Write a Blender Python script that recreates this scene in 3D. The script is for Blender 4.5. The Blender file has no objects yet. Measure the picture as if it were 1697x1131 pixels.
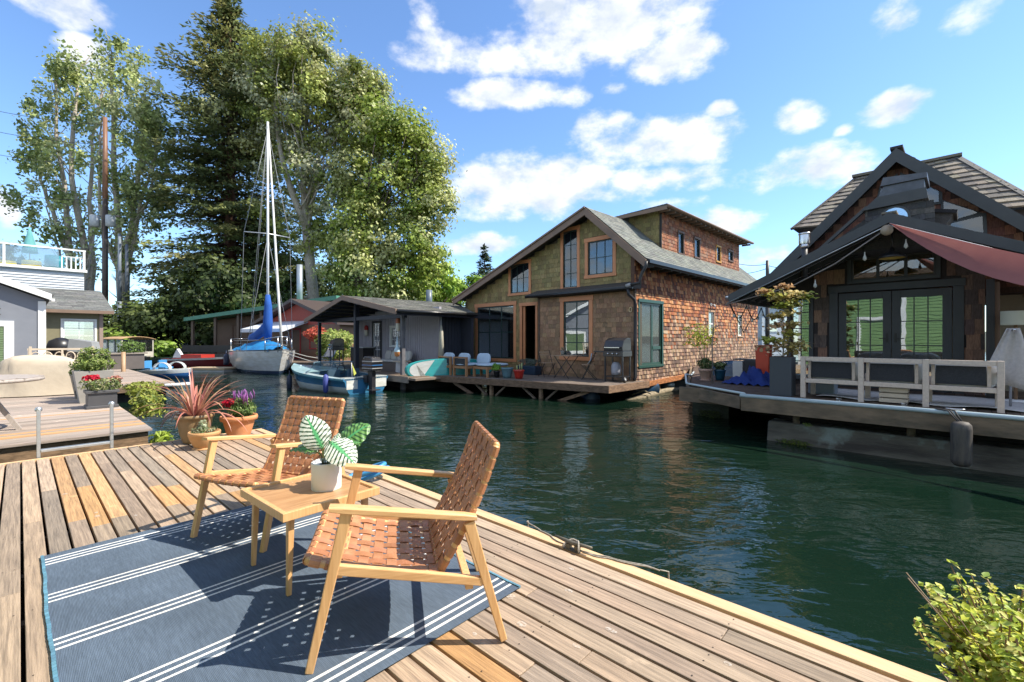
import bpy, math, random
import numpy as np
from mathutils import Vector, Matrix
random.seed(7); RNG = np.random.default_rng(7)
R = math.radians
SC = bpy.context.scene
COL = SC.collection
# ---------------------------------------------------------------- camera
cam = bpy.data.cameras.new('camera'); camo = bpy.data.objects.new('camera', cam); COL.objects.link(camo)
camo.location = (0, 0, 1.75); camo.rotation_euler = (R(90), 0, 0)
cam.sensor_width = 36; cam.lens = 15.97; cam.shift_y = -0.0021
cam.clip_start = .05; cam.clip_end = 3000
SC.camera = camo
# ---------------------------------------------------------------- exposure, sun, sky
SC.view_settings.view_transform = 'Standard'; SC.view_settings.look = 'None'
SC.view_settings.exposure = 1.08; SC.view_settings.gamma = 1
SC.cycles.max_bounces = 8; SC.cycles.transparent_max_bounces = 8
SC.cycles.caustics_reflective = False; SC.cycles.caustics_refractive = False
SUN_EL = R(50); SUN_AZ = R(94)
sd = Vector((math.sin(SUN_AZ)*math.cos(SUN_EL), math.cos(SUN_AZ)*math.cos(SUN_EL), math.sin(SUN_EL)))
sl = bpy.data.lights.new('sun', 'SUN'); sl.energy = 3.9; sl.angle = R(.5); sl.color = (1, .925, .80)
so = bpy.data.objects.new('sun', sl); COL.objects.link(so); so.location = (30, 5, 40)
so.rotation_euler = (-sd).to_track_quat('-Z', 'Y').to_euler()

def px_dir(px, py):
    return Vector(((px-848.5)/753, 1, (562-py)/753)).normalized()
world = bpy.data.worlds.new('World'); SC.world = world; world.use_nodes = True
nt = world.node_tree; nt.nodes.clear()
def wn(t, **k):
    n = nt.nodes.new(t)
    for a, b in k.items(): setattr(n, a, b)
    return n
def wmath(op, a, b=None, c=None, clamp=False):
    n = wn('ShaderNodeMath', operation=op, use_clamp=clamp)
    for i, v in enumerate((a, b, c)):
        if v is None: continue
        if isinstance(v, (int, float)): n.inputs[i].default_value = v
        else: nt.links.new(v, n.inputs[i])
    return n.outputs[0]
sky = wn('ShaderNodeTexSky', sky_type='NISHITA', sun_disc=False, sun_elevation=SUN_EL, sun_rotation=SUN_AZ,
         air_density=1.0, dust_density=.1, ozone_density=3.2, altitude=0)
geo = wn('ShaderNodeTexCoord')
DV = geo.outputs['Generated']
CL = [(1010,35,200,62,1.0),(1120,88,80,36,1.0),(900,75,110,52,1.0),(720,85,75,38,.75),(700,30,30,34,.6),(950,15,130,30,1),
      (800,92,85,30,.85),(855,158,105,26,1.0),(1090,238,150,42,1.0),(1000,215,60,30,.8),(900,305,165,48,1.0),(1060,300,120,26,.9),(800,335,70,28,.8),
      (1330,285,100,38,1.0),(1300,305,70,22,.9),(1325,192,46,26,1.0),(1480,182,58,26,1.0),(1478,38,50,36,.9),(1625,28,75,34,.9),
      (1195,182,28,15,.9),(1018,150,24,12,.6),(800,408,85,18,.9),(1170,372,95,24,.9),(1275,425,70,22,.9),(100,12,95,30,1),
      (150,92,50,36,.95),(5,345,30,32,.8),(1400,215,20,10,.7),(760,290,40,14,.6),(1110,340,60,14,.6),(1390,50,60,10,.35),
      (1700,330,200,30,.5),(300,330,60,20,.5),(560,350,100,20,.5)]
msum = None
for (x, y, rx, ry, w) in CL:
    c = px_dir(x, y)
    az = Vector((c.y, -c.x, 0)).normalized()          # horizontal tangent
    up = az.cross(c)
    if up.z < 0: up = -up
    k = 1/753*math.hypot(c.x, c.y)*(c.y/ math.hypot(c.x, c.y))
    d1 = wn('ShaderNodeVectorMath', operation='DOT_PRODUCT'); nt.links.new(DV, d1.inputs[0]); rx *= 1.12; ry *= 1.12; d1.inputs[1].default_value = az/(rx*k*c.y**.6)
    d2 = wn('ShaderNodeVectorMath', operation='DOT_PRODUCT'); nt.links.new(DV, d2.inputs[0]); d2.inputs[1].default_value = up/(ry*k)
    d3 = wn('ShaderNodeVectorMath', operation='DOT_PRODUCT'); nt.links.new(DV, d3.inputs[0]); d3.inputs[1].default_value = c
    q = wmath('ADD', wmath('MULTIPLY', d1.outputs['Value'], d1.outputs['Value']), wmath('MULTIPLY', d2.outputs['Value'], d2.outputs['Value']))
    m = wmath('MULTIPLY', wmath('SUBTRACT', 1.0, wmath('MULTIPLY', q, .55), clamp=True), w)
    m = wmath('MULTIPLY', m, wmath('GREATER_THAN', d3.outputs['Value'], .2))
    msum = m if msum is None else wmath('MAXIMUM', msum, m)
def cloud_noise(off):
    a = wn('ShaderNodeVectorMath', operation='ADD'); nt.links.new(DV, a.inputs[0]); a.inputs[1].default_value = off
    mp = wn('ShaderNodeVectorMath', operation='MULTIPLY'); nt.links.new(a.outputs[0], mp.inputs[0]); mp.inputs[1].default_value = (1, 1, 1.7)
    n1 = wn('ShaderNodeTexNoise'); n1.inputs['Scale'].default_value = 9; n1.inputs['Detail'].default_value = 9; n1.inputs['Roughness'].default_value = .58
    nt.links.new(mp.outputs[0], n1.inputs['Vector'])
    n2 = wn('ShaderNodeTexNoise'); n2.inputs['Scale'].default_value = 3.5; n2.inputs['Detail'].default_value = 3
    nt.links.new(mp.outputs[0], n2.inputs['Vector'])
    return wmath('ADD', wmath('MULTIPLY', n1.outputs[0], .8), wmath('MULTIPLY', n2.outputs[0], .2))
base = cloud_noise((3, 1, 2)); shf = cloud_noise((3.006, 1, 2.035))
sep = wn('ShaderNodeSeparateXYZ'); nt.links.new(DV, sep.inputs[0])
# heavy cloud added behind the camera to brighten shaded facades, none towards +Y
fill_clouds = wmath('MULTIPLY', wmath('LESS_THAN', sep.outputs[1], .3), .68)
msum = wmath('MAXIMUM', msum, fill_clouds)
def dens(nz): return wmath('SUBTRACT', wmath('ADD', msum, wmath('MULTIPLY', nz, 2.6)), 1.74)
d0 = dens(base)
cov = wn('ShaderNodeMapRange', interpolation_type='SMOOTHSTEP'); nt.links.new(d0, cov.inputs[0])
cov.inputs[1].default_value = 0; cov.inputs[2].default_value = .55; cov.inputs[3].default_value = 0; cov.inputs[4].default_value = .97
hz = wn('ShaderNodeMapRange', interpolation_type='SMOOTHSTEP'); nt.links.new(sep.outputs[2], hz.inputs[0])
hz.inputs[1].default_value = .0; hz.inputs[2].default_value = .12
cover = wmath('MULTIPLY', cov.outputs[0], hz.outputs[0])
lit = wn('ShaderNodeMapRange'); nt.links.new(wmath('SUBTRACT', dens(shf), wmath('MULTIPLY', d0, .55)), lit.inputs[0])
lit.inputs[1].default_value = .0; lit.inputs[2].default_value = .58; lit.inputs[3].default_value = 0; lit.inputs[4].default_value = 1
cr = wn('ShaderNodeMix', data_type='RGBA'); nt.links.new(lit.outputs[0], cr.inputs[0])
cr.inputs[6].default_value = (.92, .93, .95, 1); cr.inputs[7].default_value = (.56, .63, .73, 1)
bg1 = wn('ShaderNodeBackground'); bg1.inputs[1].default_value = .12
hs = wn('ShaderNodeMix', data_type='RGBA', blend_type='MULTIPLY'); hs.inputs[0].default_value = 1; nt.links.new(sky.outputs[0], hs.inputs[6]); hs.inputs[7].default_value = (.86, .98, 1.1, 1)
nt.links.new(hs.outputs[2], bg1.inputs[0])
bg2 = wn('ShaderNodeBackground'); nt.links.new(cr.outputs[2], bg2.inputs[0]); bg2.inputs[1].default_value = .62
mx = wn('ShaderNodeMixShader'); nt.links.new(cover, mx.inputs[0]); nt.links.new(bg1.outputs[0], mx.inputs[1]); nt.links.new(bg2.outputs[0], mx.inputs[2])
ow = wn('ShaderNodeOutputWorld'); nt.links.new(mx.outputs[0], ow.inputs[0])
world.cycles.sampling_method = 'MANUAL'; world.cycles.sample_map_resolution = 1024

# ---------------------------------------------------------------- helpers
def tag(o, label=None, cat=None, group=None, kind=None):
    if label: o['label'] = label
    if cat: o['category'] = cat
    if group: o['group'] = group
    if kind: o['kind'] = kind
    return o
def empty(name, loc=(0,0,0), rz=0, label=None, cat=None, group=None, kind=None, parent=None):
    o = bpy.data.objects.new(name, None); COL.objects.link(o); o.empty_display_size = .2
    o.location = loc; o.rotation_euler = (0, 0, rz); o.parent = parent
    return tag(o, label, cat, group, kind)
def kids(o): return [c for c in bpy.data.objects if c.parent == o]
def copy_tree(o, parent=None, label=None):
    def cp(s, p):
        c = s.copy(); COL.objects.link(c); c.parent = p
        for k in KID.get(s.name, []): cp(k, c)
        return c
    c = cp(o, parent)
    if label: c['label'] = label
    return c
KID = {}
def reg_children():
    KID.clear()
    for c in bpy.data.objects:
        if c.parent: KID.setdefault(c.parent.name, []).append(c)
def lerp(a, b, t): return a+(b-a)*t
def jit(c, a=.1, hue=.03):
    k = 1+random.uniform(-a, a)
    return tuple(max(0, ch*k*(1+random.uniform(-hue, hue))) for ch in c[:3])

class MB:
    def __init__(s): s.V = []; s.F = []; s.C = []; s.MI = []; s.S = []; s.mi = 0; s.T = None
    def add(s, vs, fs, col=(1,1,1), a=None, smooth=False):
        b = len(s.V)
        if s.T is not None: vs = [tuple(s.T @ Vector(v)) for v in vs]
        s.V.extend(vs)
        a = random.random() if a is None else a
        for f in fs:
            s.F.append(tuple(i+b for i in f)); s.C.append((col[0], col[1], col[2], a)); s.MI.append(s.mi); s.S.append(smooth)
        return s
    BF = [(0,3,2,1),(4,5,6,7),(0,1,5,4),(1,2,6,5),(2,3,7,6),(3,0,4,7)]
    def box(s, x0, x1, y0, y1, z0, z1, col=(1,1,1)):
        return s.add([(x0,y0,z0),(x1,y0,z0),(x1,y1,z0),(x0,y1,z0),(x0,y0,z1),(x1,y0,z1),(x1,y1,z1),(x0,y1,z1)], MB.BF, col)
    def bar(s, p0, p1, w, h=None, up=(0,0,1), w1=None, h1=None, col=(1,1,1)):
        h = w if h is None else h; w1 = w if w1 is None else w1; h1 = h if h1 is None else h1
        p0 = Vector(p0); p1 = Vector(p1); d = (p1-p0).normalized(); up = Vector(up)
        if abs(d.dot(up)) > .999: up = Vector((1,0,0))
        sx = d.cross(up).normalized(); sz = sx.cross(d).normalized()
        vs = []
        for p, ww, hh in ((p0, w, h), (p1, w1, h1)):
            for a, b in ((-1,-1),(1,-1),(1,1),(-1,1)): vs.append(tuple(p+sx*a*ww/2+sz*b*hh/2))
        return s.add(vs, [(0,1,2,3),(7,6,5,4),(0,4,5,1),(1,5,6,2),(2,6,7,3),(3,7,4,0)], col)
    def tube(s, pts, r, n=8, col=(1,1,1), closed=False, smooth=True):
        pts = [Vector(p) for p in pts]; m = len(pts)
        rs = r if isinstance(r, (list, tuple)) else [r]*m
        vs = []; prev = None
        for i, p in enumerate(pts):
            if closed: d = pts[(i+1) % m]-pts[i-1]
            else: d = pts[min(i+1, m-1)]-pts[max(i-1, 0)]
            if d.length < 1e-9: d = Vector((0,0,1))
            d.normalize()
            u = Vector((0,0,1)) if prev is None else prev
            if abs(d.dot(u)) > .95 and prev is None: u = Vector((1,0,0))
            a = (u-d*u.dot(d)).normalized(); b = d.cross(a); prev = a
            for k in range(n):
                t = 2*math.pi*k/n; vs.append(tuple(p+(a*math.cos(t)+b*math.sin(t))*rs[i]))
        fs = []
        for i in range(m if closed else m-1):
            j = (i+1) % m
            for k in range(n):
                l = (k+1) % n; fs.append((i*n+k, i*n+l, j*n+l, j*n+k))
        if not closed: fs += [tuple(range(n-1, -1, -1)), tuple((m-1)*n+k for k in range(n))]
        return s.add(vs, fs, col, smooth=smooth)
    def lathe(s, prof, c=(0,0,0), n=24, col=(1,1,1), smooth=True, sx=1, sy=1):
        vs = []; m = len(prof)
        for r, z in prof:
            for k in range(n):
                t = 2*math.pi*k/n; vs.append((c[0]+sx*r*math.cos(t), c[1]+sy*r*math.sin(t), c[2]+z))
        fs = []
        for i in range(m-1):
            for k in range(n):
                l = (k+1) % n; fs.append((i*n+k, i*n+l, (i+1)*n+l, (i+1)*n+k))
        return s.add(vs, fs, col, smooth=smooth)
    def disc(s, c, r, n=20, col=(1,1,1), sx=1, sy=1):
        return s.add([(c[0]+sx*r*math.cos(2*math.pi*k/n), c[1]+sy*r*math.sin(2*math.pi*k/n), c[2]) for k in range(n)], [tuple(range(n))], col)
    def prism(s, poly, f, t0, t1, col=(1,1,1)):
        """poly: list of (a,b); f(a,b,t)->xyz"""
        n = len(poly)
        vs = [f(a, b, t0) for a, b in poly]+[f(a, b, t1) for a, b in poly]
        fs = [tuple(range(n-1, -1, -1)), tuple(range(n, 2*n))]+[(i, (i+1) % n, n+(i+1) % n, n+i) for i in range(n)]
        return s.add(vs, fs, col)
    def grid(s, P, col=(1,1,1), smooth=True, closed=False, cols=None):
        """P[i][j] points"""
        a = len(P); b = len(P[0]); vs = [tuple(p) for row in P for p in row]
        fs = []
        for i in range(a-1):
            for j in range(b if closed else b-1):
                l = (j+1) % b; fs.append((i*b+j, i*b+l, (i+1)*b+l, (i+1)*b+j))
        if cols is None: return s.add(vs, fs, col, smooth=smooth)
        base = len(s.V); s.V.extend([tuple(s.T @ Vector(v)) for v in vs] if s.T is not None else vs)
        for f, c in zip(fs, cols):
            s.F.append(tuple(i+base for i in f)); s.C.append((*c, .5)); s.MI.append(s.mi); s.S.append(smooth)
        return s
    def build(s, name, mats, parent=None, bevel=0, loc=None, rz=0, solid=0):
        me = bpy.data.meshes.new(name); me.from_pydata(s.V, [], s.F)
        if not isinstance(mats, (list, tuple)): mats = [mats]
        for m in mats: me.materials.append(m)
        me.polygons.foreach_set('material_index', s.MI)
        me.polygons.foreach_set('use_smooth', s.S)
        at = me.attributes.new('Col', 'FLOAT_COLOR', 'FACE')
        at.data.foreach_set('color', np.array(s.C, dtype=np.float32).ravel())
        me.update()
        o = bpy.data.objects.new(name, me); COL.objects.link(o); o.parent = parent
        if loc is not None: o.location = loc
        o.rotation_euler = (0, 0, rz)
        if solid:
            m = o.modifiers.new('thick', 'SOLIDIFY'); m.thickness = solid; m.offset = 0
        if bevel:
            m = o.modifiers.new('bevel', 'BEVEL'); m.width = bevel; m.segments = 2; m.limit_method = 'ANGLE'; m.angle_limit = R(40)
        return o

def np_leaves(name, mat, P, N, size, col, parent=None, aspect=.55, shape='rhomb', loc=None, updir=None, extra=None):
    """P centres (n,3), N leaf normals, size (n), col (n,3). One mesh of folded leaf faces."""
    n = len(P); N = N/np.linalg.norm(N, axis=1, keepdims=True)
    t = RNG.normal(size=(n, 3)) if updir is None else updir+RNG.normal(size=(n, 3))*.25
    A = t-N*np.sum(t*N, axis=1, keepdims=True); A /= np.linalg.norm(A, axis=1, keepdims=True)
    B = np.cross(N, A)
    s = size[:, None]
    if shape == 'rhomb':
        V = np.stack([P-A*s*.5, P+B*s*aspect*.5-N*s*.06, P+A*s*.5, P-B*s*aspect*.5-N*s*.06], 1); nv = 4
        fl = np.arange(n*4).reshape(n, 4)
    else:  # leaf of six corners folded at the midrib -> two quads
        V = np.stack([P-A*s*.5, P-A*s*.12+B*s*aspect*.5+N*s*.08, P+A*s*.22+B*s*aspect*.36+N*s*.06, P+A*s*.55-N*s*.05,
                      P+A*s*.22-B*s*aspect*.36+N*s*.06, P-A*s*.12-B*s*aspect*.5+N*s*.08], 1); nv = 6
        b = (np.arange(n)*6)[:, None]
        fl = np.concatenate([b+np.array([0,1,2,3]), b+np.array([0,3,4,5])], 1).reshape(-1, 4)
    me = bpy.data.meshes.new(name); V = V.reshape(-1, 3)
    nf = len(fl)
    me.vertices.add(len(V)); me.vertices.foreach_set('co', V.astype(np.float32).ravel())
    me.loops.add(nf*4); me.loops.foreach_set('vertex_index', fl.astype(np.int32).ravel())
    me.polygons.add(nf); me.polygons.foreach_set('loop_start', np.arange(0, nf*4, 4, dtype=np.int32))
    me.polygons.foreach_set('loop_total', np.full(nf, 4, dtype=np.int32))
    me.update(calc_edges=True)
    at = me.attributes.new('Col', 'FLOAT_COLOR', 'FACE')
    c4 = np.concatenate([np.clip(col, 0, 1), RNG.random((n, 1))], 1)
    c4 = np.repeat(c4, nf//n, 0)
    at.data.foreach_set('color', c4.astype(np.float32).ravel())
    me.materials.append(mat)
    o = bpy.data.objects.new(name, me); COL.objects.link(o); o.parent = parent
    if loc is not None: o.location = loc
    return o

# ---------------------------------------------------------------- materials
def M(name, c1, c2=None, ns=4, st=(1,1,1), rough=.6, bump=0, bs=40, bst=None, metal=0, attr=False, spec=.5, coat=0,
      rv=0, trans=0, emis=None, lo=.35, hi=.65, alpha=None, detail=6, shift=False, transl=0, c3=None, ns3=2, t3=.6, sheen=0):
    m = bpy.data.materials.new(name); m.use_nodes = True; t = m.node_tree; N = t.nodes; L = t.links
    b = N['Principled BSDF']; b.inputs['Roughness'].default_value = rough; b.inputs['Metallic'].default_value = metal
    b.inputs['Specular IOR Level'].default_value = spec; b.inputs['Coat Weight'].default_value = coat
    if sheen: b.inputs['Sheen Weight'].default_value = sheen
    tc = N.new('ShaderNodeTexCoord'); vec = tc.outputs['Object']
    at = N.new('ShaderNodeAttribute'); at.attribute_name = 'Col'
    if shift:
        sv = N.new('ShaderNodeVectorMath'); sv.operation = 'SCALE'; sv.inputs[0].default_value = (7.3, 31.7, 11.9); L.new(at.outputs['Alpha'], sv.inputs['Scale'])
        av = N.new('ShaderNodeVectorMath'); av.operation = 'ADD'; L.new(vec, av.inputs[0]); L.new(sv.outputs[0], av.inputs[1]); vec = av.outputs[0]
    def noise(scale, stretch, det=detail, rg=.6):
        mp = N.new('ShaderNodeMapping'); mp.inputs['Scale'].default_value = stretch; L.new(vec, mp.inputs[0])
        n = N.new('ShaderNodeTexNoise'); n.inputs['Scale'].default_value = scale; n.inputs['Detail'].default_value = det; n.inputs['Roughness'].default_value = rg
        L.new(mp.outputs[0], n.inputs['Vector']); return n.outputs[0]
    col = None
    if c2 is not None:
        mr = N.new('ShaderNodeMapRange'); L.new(noise(ns, st), mr.inputs[0]); mr.inputs[1].default_value = lo; mr.inputs[2].default_value = hi
        mx = N.new('ShaderNodeMix'); mx.data_type = 'RGBA'; L.new(mr.outputs[0], mx.inputs[0]); mx.inputs[6].default_value = (*c1, 1); mx.inputs[7].default_value = (*c2, 1)
        col = mx.outputs[2]
        if c3 is not None:
            mr = N.new('ShaderNodeMapRange'); L.new(noise(ns3, (1,1,1), 5, .65), mr.inputs[0]); mr.inputs[1].default_value = t3; mr.inputs[2].default_value = t3+.1
            m3 = N.new('ShaderNodeMix'); m3.data_type = 'RGBA'; L.new(mr.outputs[0], m3.inputs[0]); L.new(col, m3.inputs[6]); m3.inputs[7].default_value = (*c3, 1); col = m3.outputs[2]
    if attr:
        if col is None: col = at.outputs['Color']
        else:
            mm = N.new('ShaderNodeMix'); mm.data_type = 'RGBA'; mm.blend_type = 'MULTIPLY'; mm.inputs[0].default_value = 1
            L.new(col, mm.inputs[6]); L.new(at.outputs['Color'], mm.inputs[7]); col = mm.outputs[2]
    if col is None: b.inputs['Base Color'].default_value = (*c1, 1)
    else: L.new(col, b.inputs['Base Color'])
    if rv:
        mr = N.new('ShaderNodeMapRange'); L.new(noise(ns*1.7, st), mr.inputs[0]); mr.inputs[1].default_value = .3; mr.inputs[2].default_value = .7
        mr.inputs[3].default_value = max(.02, rough-rv); mr.inputs[4].default_value = min(1, rough+rv); L.new(mr.outputs[0], b.inputs['Roughness'])
    if bump:
        bp = N.new('ShaderNodeBump'); bp.inputs['Strength'].default_value = min(1, bump); bp.inputs['Distance'].default_value = .01*max(1, bump)
        L.new(noise(bs, bst or st), bp.inputs['Height']); L.new(bp.outputs[0], b.inputs['Normal'])
    if trans:
        b.inputs['Transmission Weight'].default_value = trans
    if emis:
        b.inputs['Emission Color'].default_value = (*emis[:3], 1); b.inputs['Emission Strength'].default_value = emis[3]
    if transl:
        tr = N.new('ShaderNodeBsdfTranslucent'); ms = N.new('ShaderNodeMixShader'); ms.inputs[0].default_value = transl
        if col is not None: L.new(col, tr.inputs[0])
        else: tr.inputs[0].default_value = (*c1, 1)
        out = N['Material Output']; L.new(b.outputs[0], ms.inputs[1]); L.new(tr.outputs[0], ms.inputs[2]); L.new(ms.outputs[0], out.inputs[0])
    return m
def glass_mat(name, tint=(.02,.025,.03), mixw=.5):
    """window pane: partly see-through, partly mirror of what stands opposite"""
    m = bpy.data.materials.new(name); m.use_nodes = True; t = m.node_tree; N = t.nodes; L = t.links
    N.remove(N['Principled BSDF']); out = N['Material Output']
    gl = N.new('ShaderNodeBsdfGlossy'); gl.inputs['Roughness'].default_value = .01; gl.inputs[0].default_value = (.9, .95, .97, 1)
    tr = N.new('ShaderNodeBsdfTransparent'); tr.inputs[0].default_value = (.75, .8, .8, 1)
    df = N.new('ShaderNodeBsdfDiffuse'); df.inputs[0].default_value = (*tint, 1)
    m1 = N.new('ShaderNodeMixShader'); m1.inputs[0].default_value = .25; L.new(tr.outputs[0], m1.inputs[1]); L.new(df.outputs[0], m1.inputs[2])
    fr = N.new('ShaderNodeFresnel'); fr.inputs[0].default_value = 1.45
    mm = N.new('ShaderNodeMath'); mm.operation = 'MULTIPLY_ADD'; gb = N.new('ShaderNodeNewGeometry'); fb = N.new('ShaderNodeMath'); fb.operation = 'SUBTRACT'; fb.inputs[0].default_value = 1; L.new(gb.outputs['Backfacing'], fb.inputs[1]); fm = N.new('ShaderNodeMath'); fm.operation = 'MULTIPLY'; L.new(fr.outputs[0], fm.inputs[0]); L.new(fb.outputs[0], fm.inputs[1]); L.new(fm.outputs[0], mm.inputs[0]); mm.inputs[1].default_value = 1-mixw; mm.inputs[2].default_value = mixw
    nz = N.new('ShaderNodeTexNoise'); nz.inputs['Scale'].default_value = 2.2; nz.inputs['Detail'].default_value = 1
    tc = N.new('ShaderNodeTexCoord'); L.new(tc.outputs['Object'], nz.inputs['Vector'])
    bp = N.new('ShaderNodeBump'); bp.inputs['Strength'].default_value = .05; bp.inputs['Distance'].default_value = .02; L.new(nz.outputs[0], bp.inputs['Height']); L.new(bp.outputs[0], gl.inputs['Normal'])
    m2 = N.new('ShaderNodeMixShader'); L.new(mm.outputs[0], m2.inputs[0]); L.new(m1.outputs[0], m2.inputs[1]); L.new(gl.outputs[0], m2.inputs[2])
    L.new(m2.outputs[0], out.inputs[0]); return m
# ---------------------------------------------------------------- shared materials
WOODW = M('weathered_wood', (.98,.94,.9), (.52,.50,.49), ns=3.2, st=(26,1.1,26), rough=.8, bump=.5, bs=5, bst=(30,1.6,30), attr=True, shift=True, lo=.36, hi=.66, c3=(1.25,1.2,1.14), ns3=3.1, t3=.66, detail=9)
WOODX = M('weathered_wood_across', (.98,.94,.9), (.55,.53,.51), ns=3.2, st=(1.1,26,26), rough=.8, bump=.5, bs=5, bst=(1.6,30,30), attr=True, shift=True, lo=.36, hi=.66, c3=(1.22,1.18,1.12), ns3=2.6, t3=.66, detail=9)
WOODB = M('rough_timber', (1,.97,.93), (.5,.47,.44), ns=3, st=(2,2,14), rough=.85, bump=.5, bs=9, attr=True, shift=True)
TIMBER = M('dock_timber', (1,.97,.93), (.45,.43,.4), ns=4, st=(2,2,6), rough=.85, bump=.4, bs=10, attr=True, shift=True, detail=8)
HONEY = M('honey_wood', (.74,.44,.20), (.60,.33,.135), ns=3, st=(26,26,1.6), rough=.42, bump=.08, bs=30, coat=.15)
HONEYH = M('honey_wood_flat', (.76,.46,.215), (.62,.345,.145), ns=3, st=(26,1.6,26), rough=.42, bump=.08, bs=30, coat=.15)
LEATHER = M('tan_leather', (1,1,1), (.74,.70,.66), ns=14, rough=.40, bump=.3, bs=90, attr=True)
TERRA = M('terracotta', (.56,.21,.075), (.62,.29,.14), ns=5, rough=.75, bump=.15, bs=60, c3=(.62,.42,.3), ns3=6, t3=.62)
TERRAP = M('pale_terracotta', (.60,.34,.15), (.52,.27,.11), ns=4, rough=.7, bump=.15, bs=50)
OLIVEP = M('olive_glaze', (.22,.15,.08), (.34,.22,.11), ns=4, rough=.35, bump=.2, bs=14)
SOIL = M('soil', (.05,.03,.02), (.1,.06,.035), ns=30, rough=.95, bump=.6, bs=60)
WHITEC = M('white_ceramic', (.76,.75,.72), rough=.35)
LEAF = M('leaf', (1,1,1), rough=.5, attr=True, transl=.35, spec=.35)
LEAFG = M('glossy_leaf', (1,1,1), rough=.35, attr=True, transl=.2)
BARK = M('bark', (.15,.115,.085), (.075,.058,.045), ns=6, st=(4,4,.8), rough=.9, bump=1, bs=8, bst=(4,4,.8))
PALEBARK = M('pale_bark', (.50,.44,.37), (.28,.24,.20), ns=4, st=(4,4,1.2), rough=.85, bump=.6, bs=8)
REDBARK = M('red_bark', (.13,.06,.04), (.07,.035,.025), ns=6, st=(4,4,.6), rough=.9, bump=1, bs=8)
ALU = M('aluminium', (.55,.57,.58), (.45,.47,.48), ns=9, rough=.38, metal=.8)
BLACK = M('black_paint', (.018,.018,.02), rough=.35)
BLACKM = M('matt_black', (.02,.02,.022), (.03,.03,.032), ns=10, rough=.7)
WHITE = M('white_paint', (.74,.75,.74), (.66,.67,.66), ns=3, rough=.45)
STEEL = M('steel', (.6,.6,.6), rough=.25, metal=1)
ROPE = M('rope', (.42,.38,.32), (.25,.22,.18), ns=60, rough=.9)
ATTR = M('painted', (1,1,1), (.88,.88,.88), ns=5, rough=.5, attr=True)
CLOTH = M('woven_cloth', (1,1,1), (.85,.85,.85), ns=30, rough=.9, attr=True, bump=.2, bs=120)

DA = R(47.31)       # heading of the deck and the left dock: local x = across the planks, local y = along them
def DW(v, u, z=0): return (v*.678-u*.735, v*.735+u*.678, z)

# ---------------------------------------------------------------- water, land
def water():
    m = bpy.data.materials.new('lake_water'); m.use_nodes = True; t = m.node_tree; N = t.nodes; L = t.links
    b = N['Principled BSDF']; b.inputs['Roughness'].default_value = .035; b.inputs['IOR'].default_value = 1.45
    tc = N.new('ShaderNodeTexCoord')
    def nz(scale, st, det, rot=0, dist=0):
        mp = N.new('ShaderNodeMapping'); mp.inputs['Scale'].default_value = st; mp.inputs['Rotation'].default_value = (0, 0, rot); L.new(tc.outputs['Object'], mp.inputs[0])
        n = N.new('ShaderNodeTexNoise'); n.inputs['Scale'].default_value = scale; n.inputs['Detail'].default_value = det; n.inputs['Distortion'].default_value = dist; L.new(mp.outputs[0], n.inputs['Vector']); return n.outputs[0]
    c = N.new('ShaderNodeMix'); c.data_type = 'RGBA'; L.new(nz(.35, (1,1,1), 3), c.inputs[0]); c.inputs[6].default_value = (.003,.013,.008,1); c.inputs[7].default_value = (.008,.020,.012,1)
    L.new(c.outputs[2], b.inputs['Base Color'])
    a1 = nz(1.9, (1,1.9,1), 3, R(25), .6); a2 = nz(7.5, (1,1.5,1), 3, R(-15), .5); a3 = nz(.5, (1,1,1), 2)
    def ma(op, x, y):
        n = N.new('ShaderNodeMath'); n.operation = op
        for i, v in enumerate((x, y)):
            if isinstance(v, float): n.inputs[i].default_value = v
            else: L.new(v, n.inputs[i])
        return n.outputs[0]
    h = ma('ADD', ma('MULTIPLY', a1, 1.0), ma('MULTIPLY', a2, .17))
    mr = N.new('ShaderNodeMapRange'); L.new(a3, mr.inputs[0]); mr.inputs[1].default_value = .35; mr.inputs[2].default_value = .65; mr.inputs[3].default_value = .3; mr.inputs[4].default_value = 1.35
    h = ma('MULTIPLY', h, mr.outputs[0])
    bp = N.new('ShaderNodeBump'); bp.inputs['Strength'].default_value = 1; bp.inputs['Distance'].default_value = .034; L.new(h, bp.inputs['Height']); L.new(bp.outputs[0], b.inputs['Normal'])
    mb = MB(); mb.add([(-300,-120,0),(400,-120,0),(400,600,0),(-300,600,0)], [(0,1,2,3)])
    tag(mb.build('water', m), kind='structure')
water()
GRND = M('bank_earth', (.05,.045,.03), (.035,.05,.018), ns=.6, rough=.95, bump=.6, bs=3)
def land():
    mb = MB(); ys = [0, 1.5, 8, 30, 120, 900]; zs = [-.8, .7, 1.5, 2.5, 5, 8]
    base = [(-900,70),(-70,36),(-30,35.5),(-18,37),(-4,38.5),(8,40),(16,48),(40,60),(900,90)]
    P = [[(x*(1+ys[i]/300), y+ys[i], zs[i]+(.5*math.sin(x*.3)+.3*math.sin(x*.71) if 0 < i < 5 else 0)) for x, y in base] for i in range(6)]
    tag(mb.grid(P).build('shore_ground', GRND), kind='structure')
land()

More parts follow.
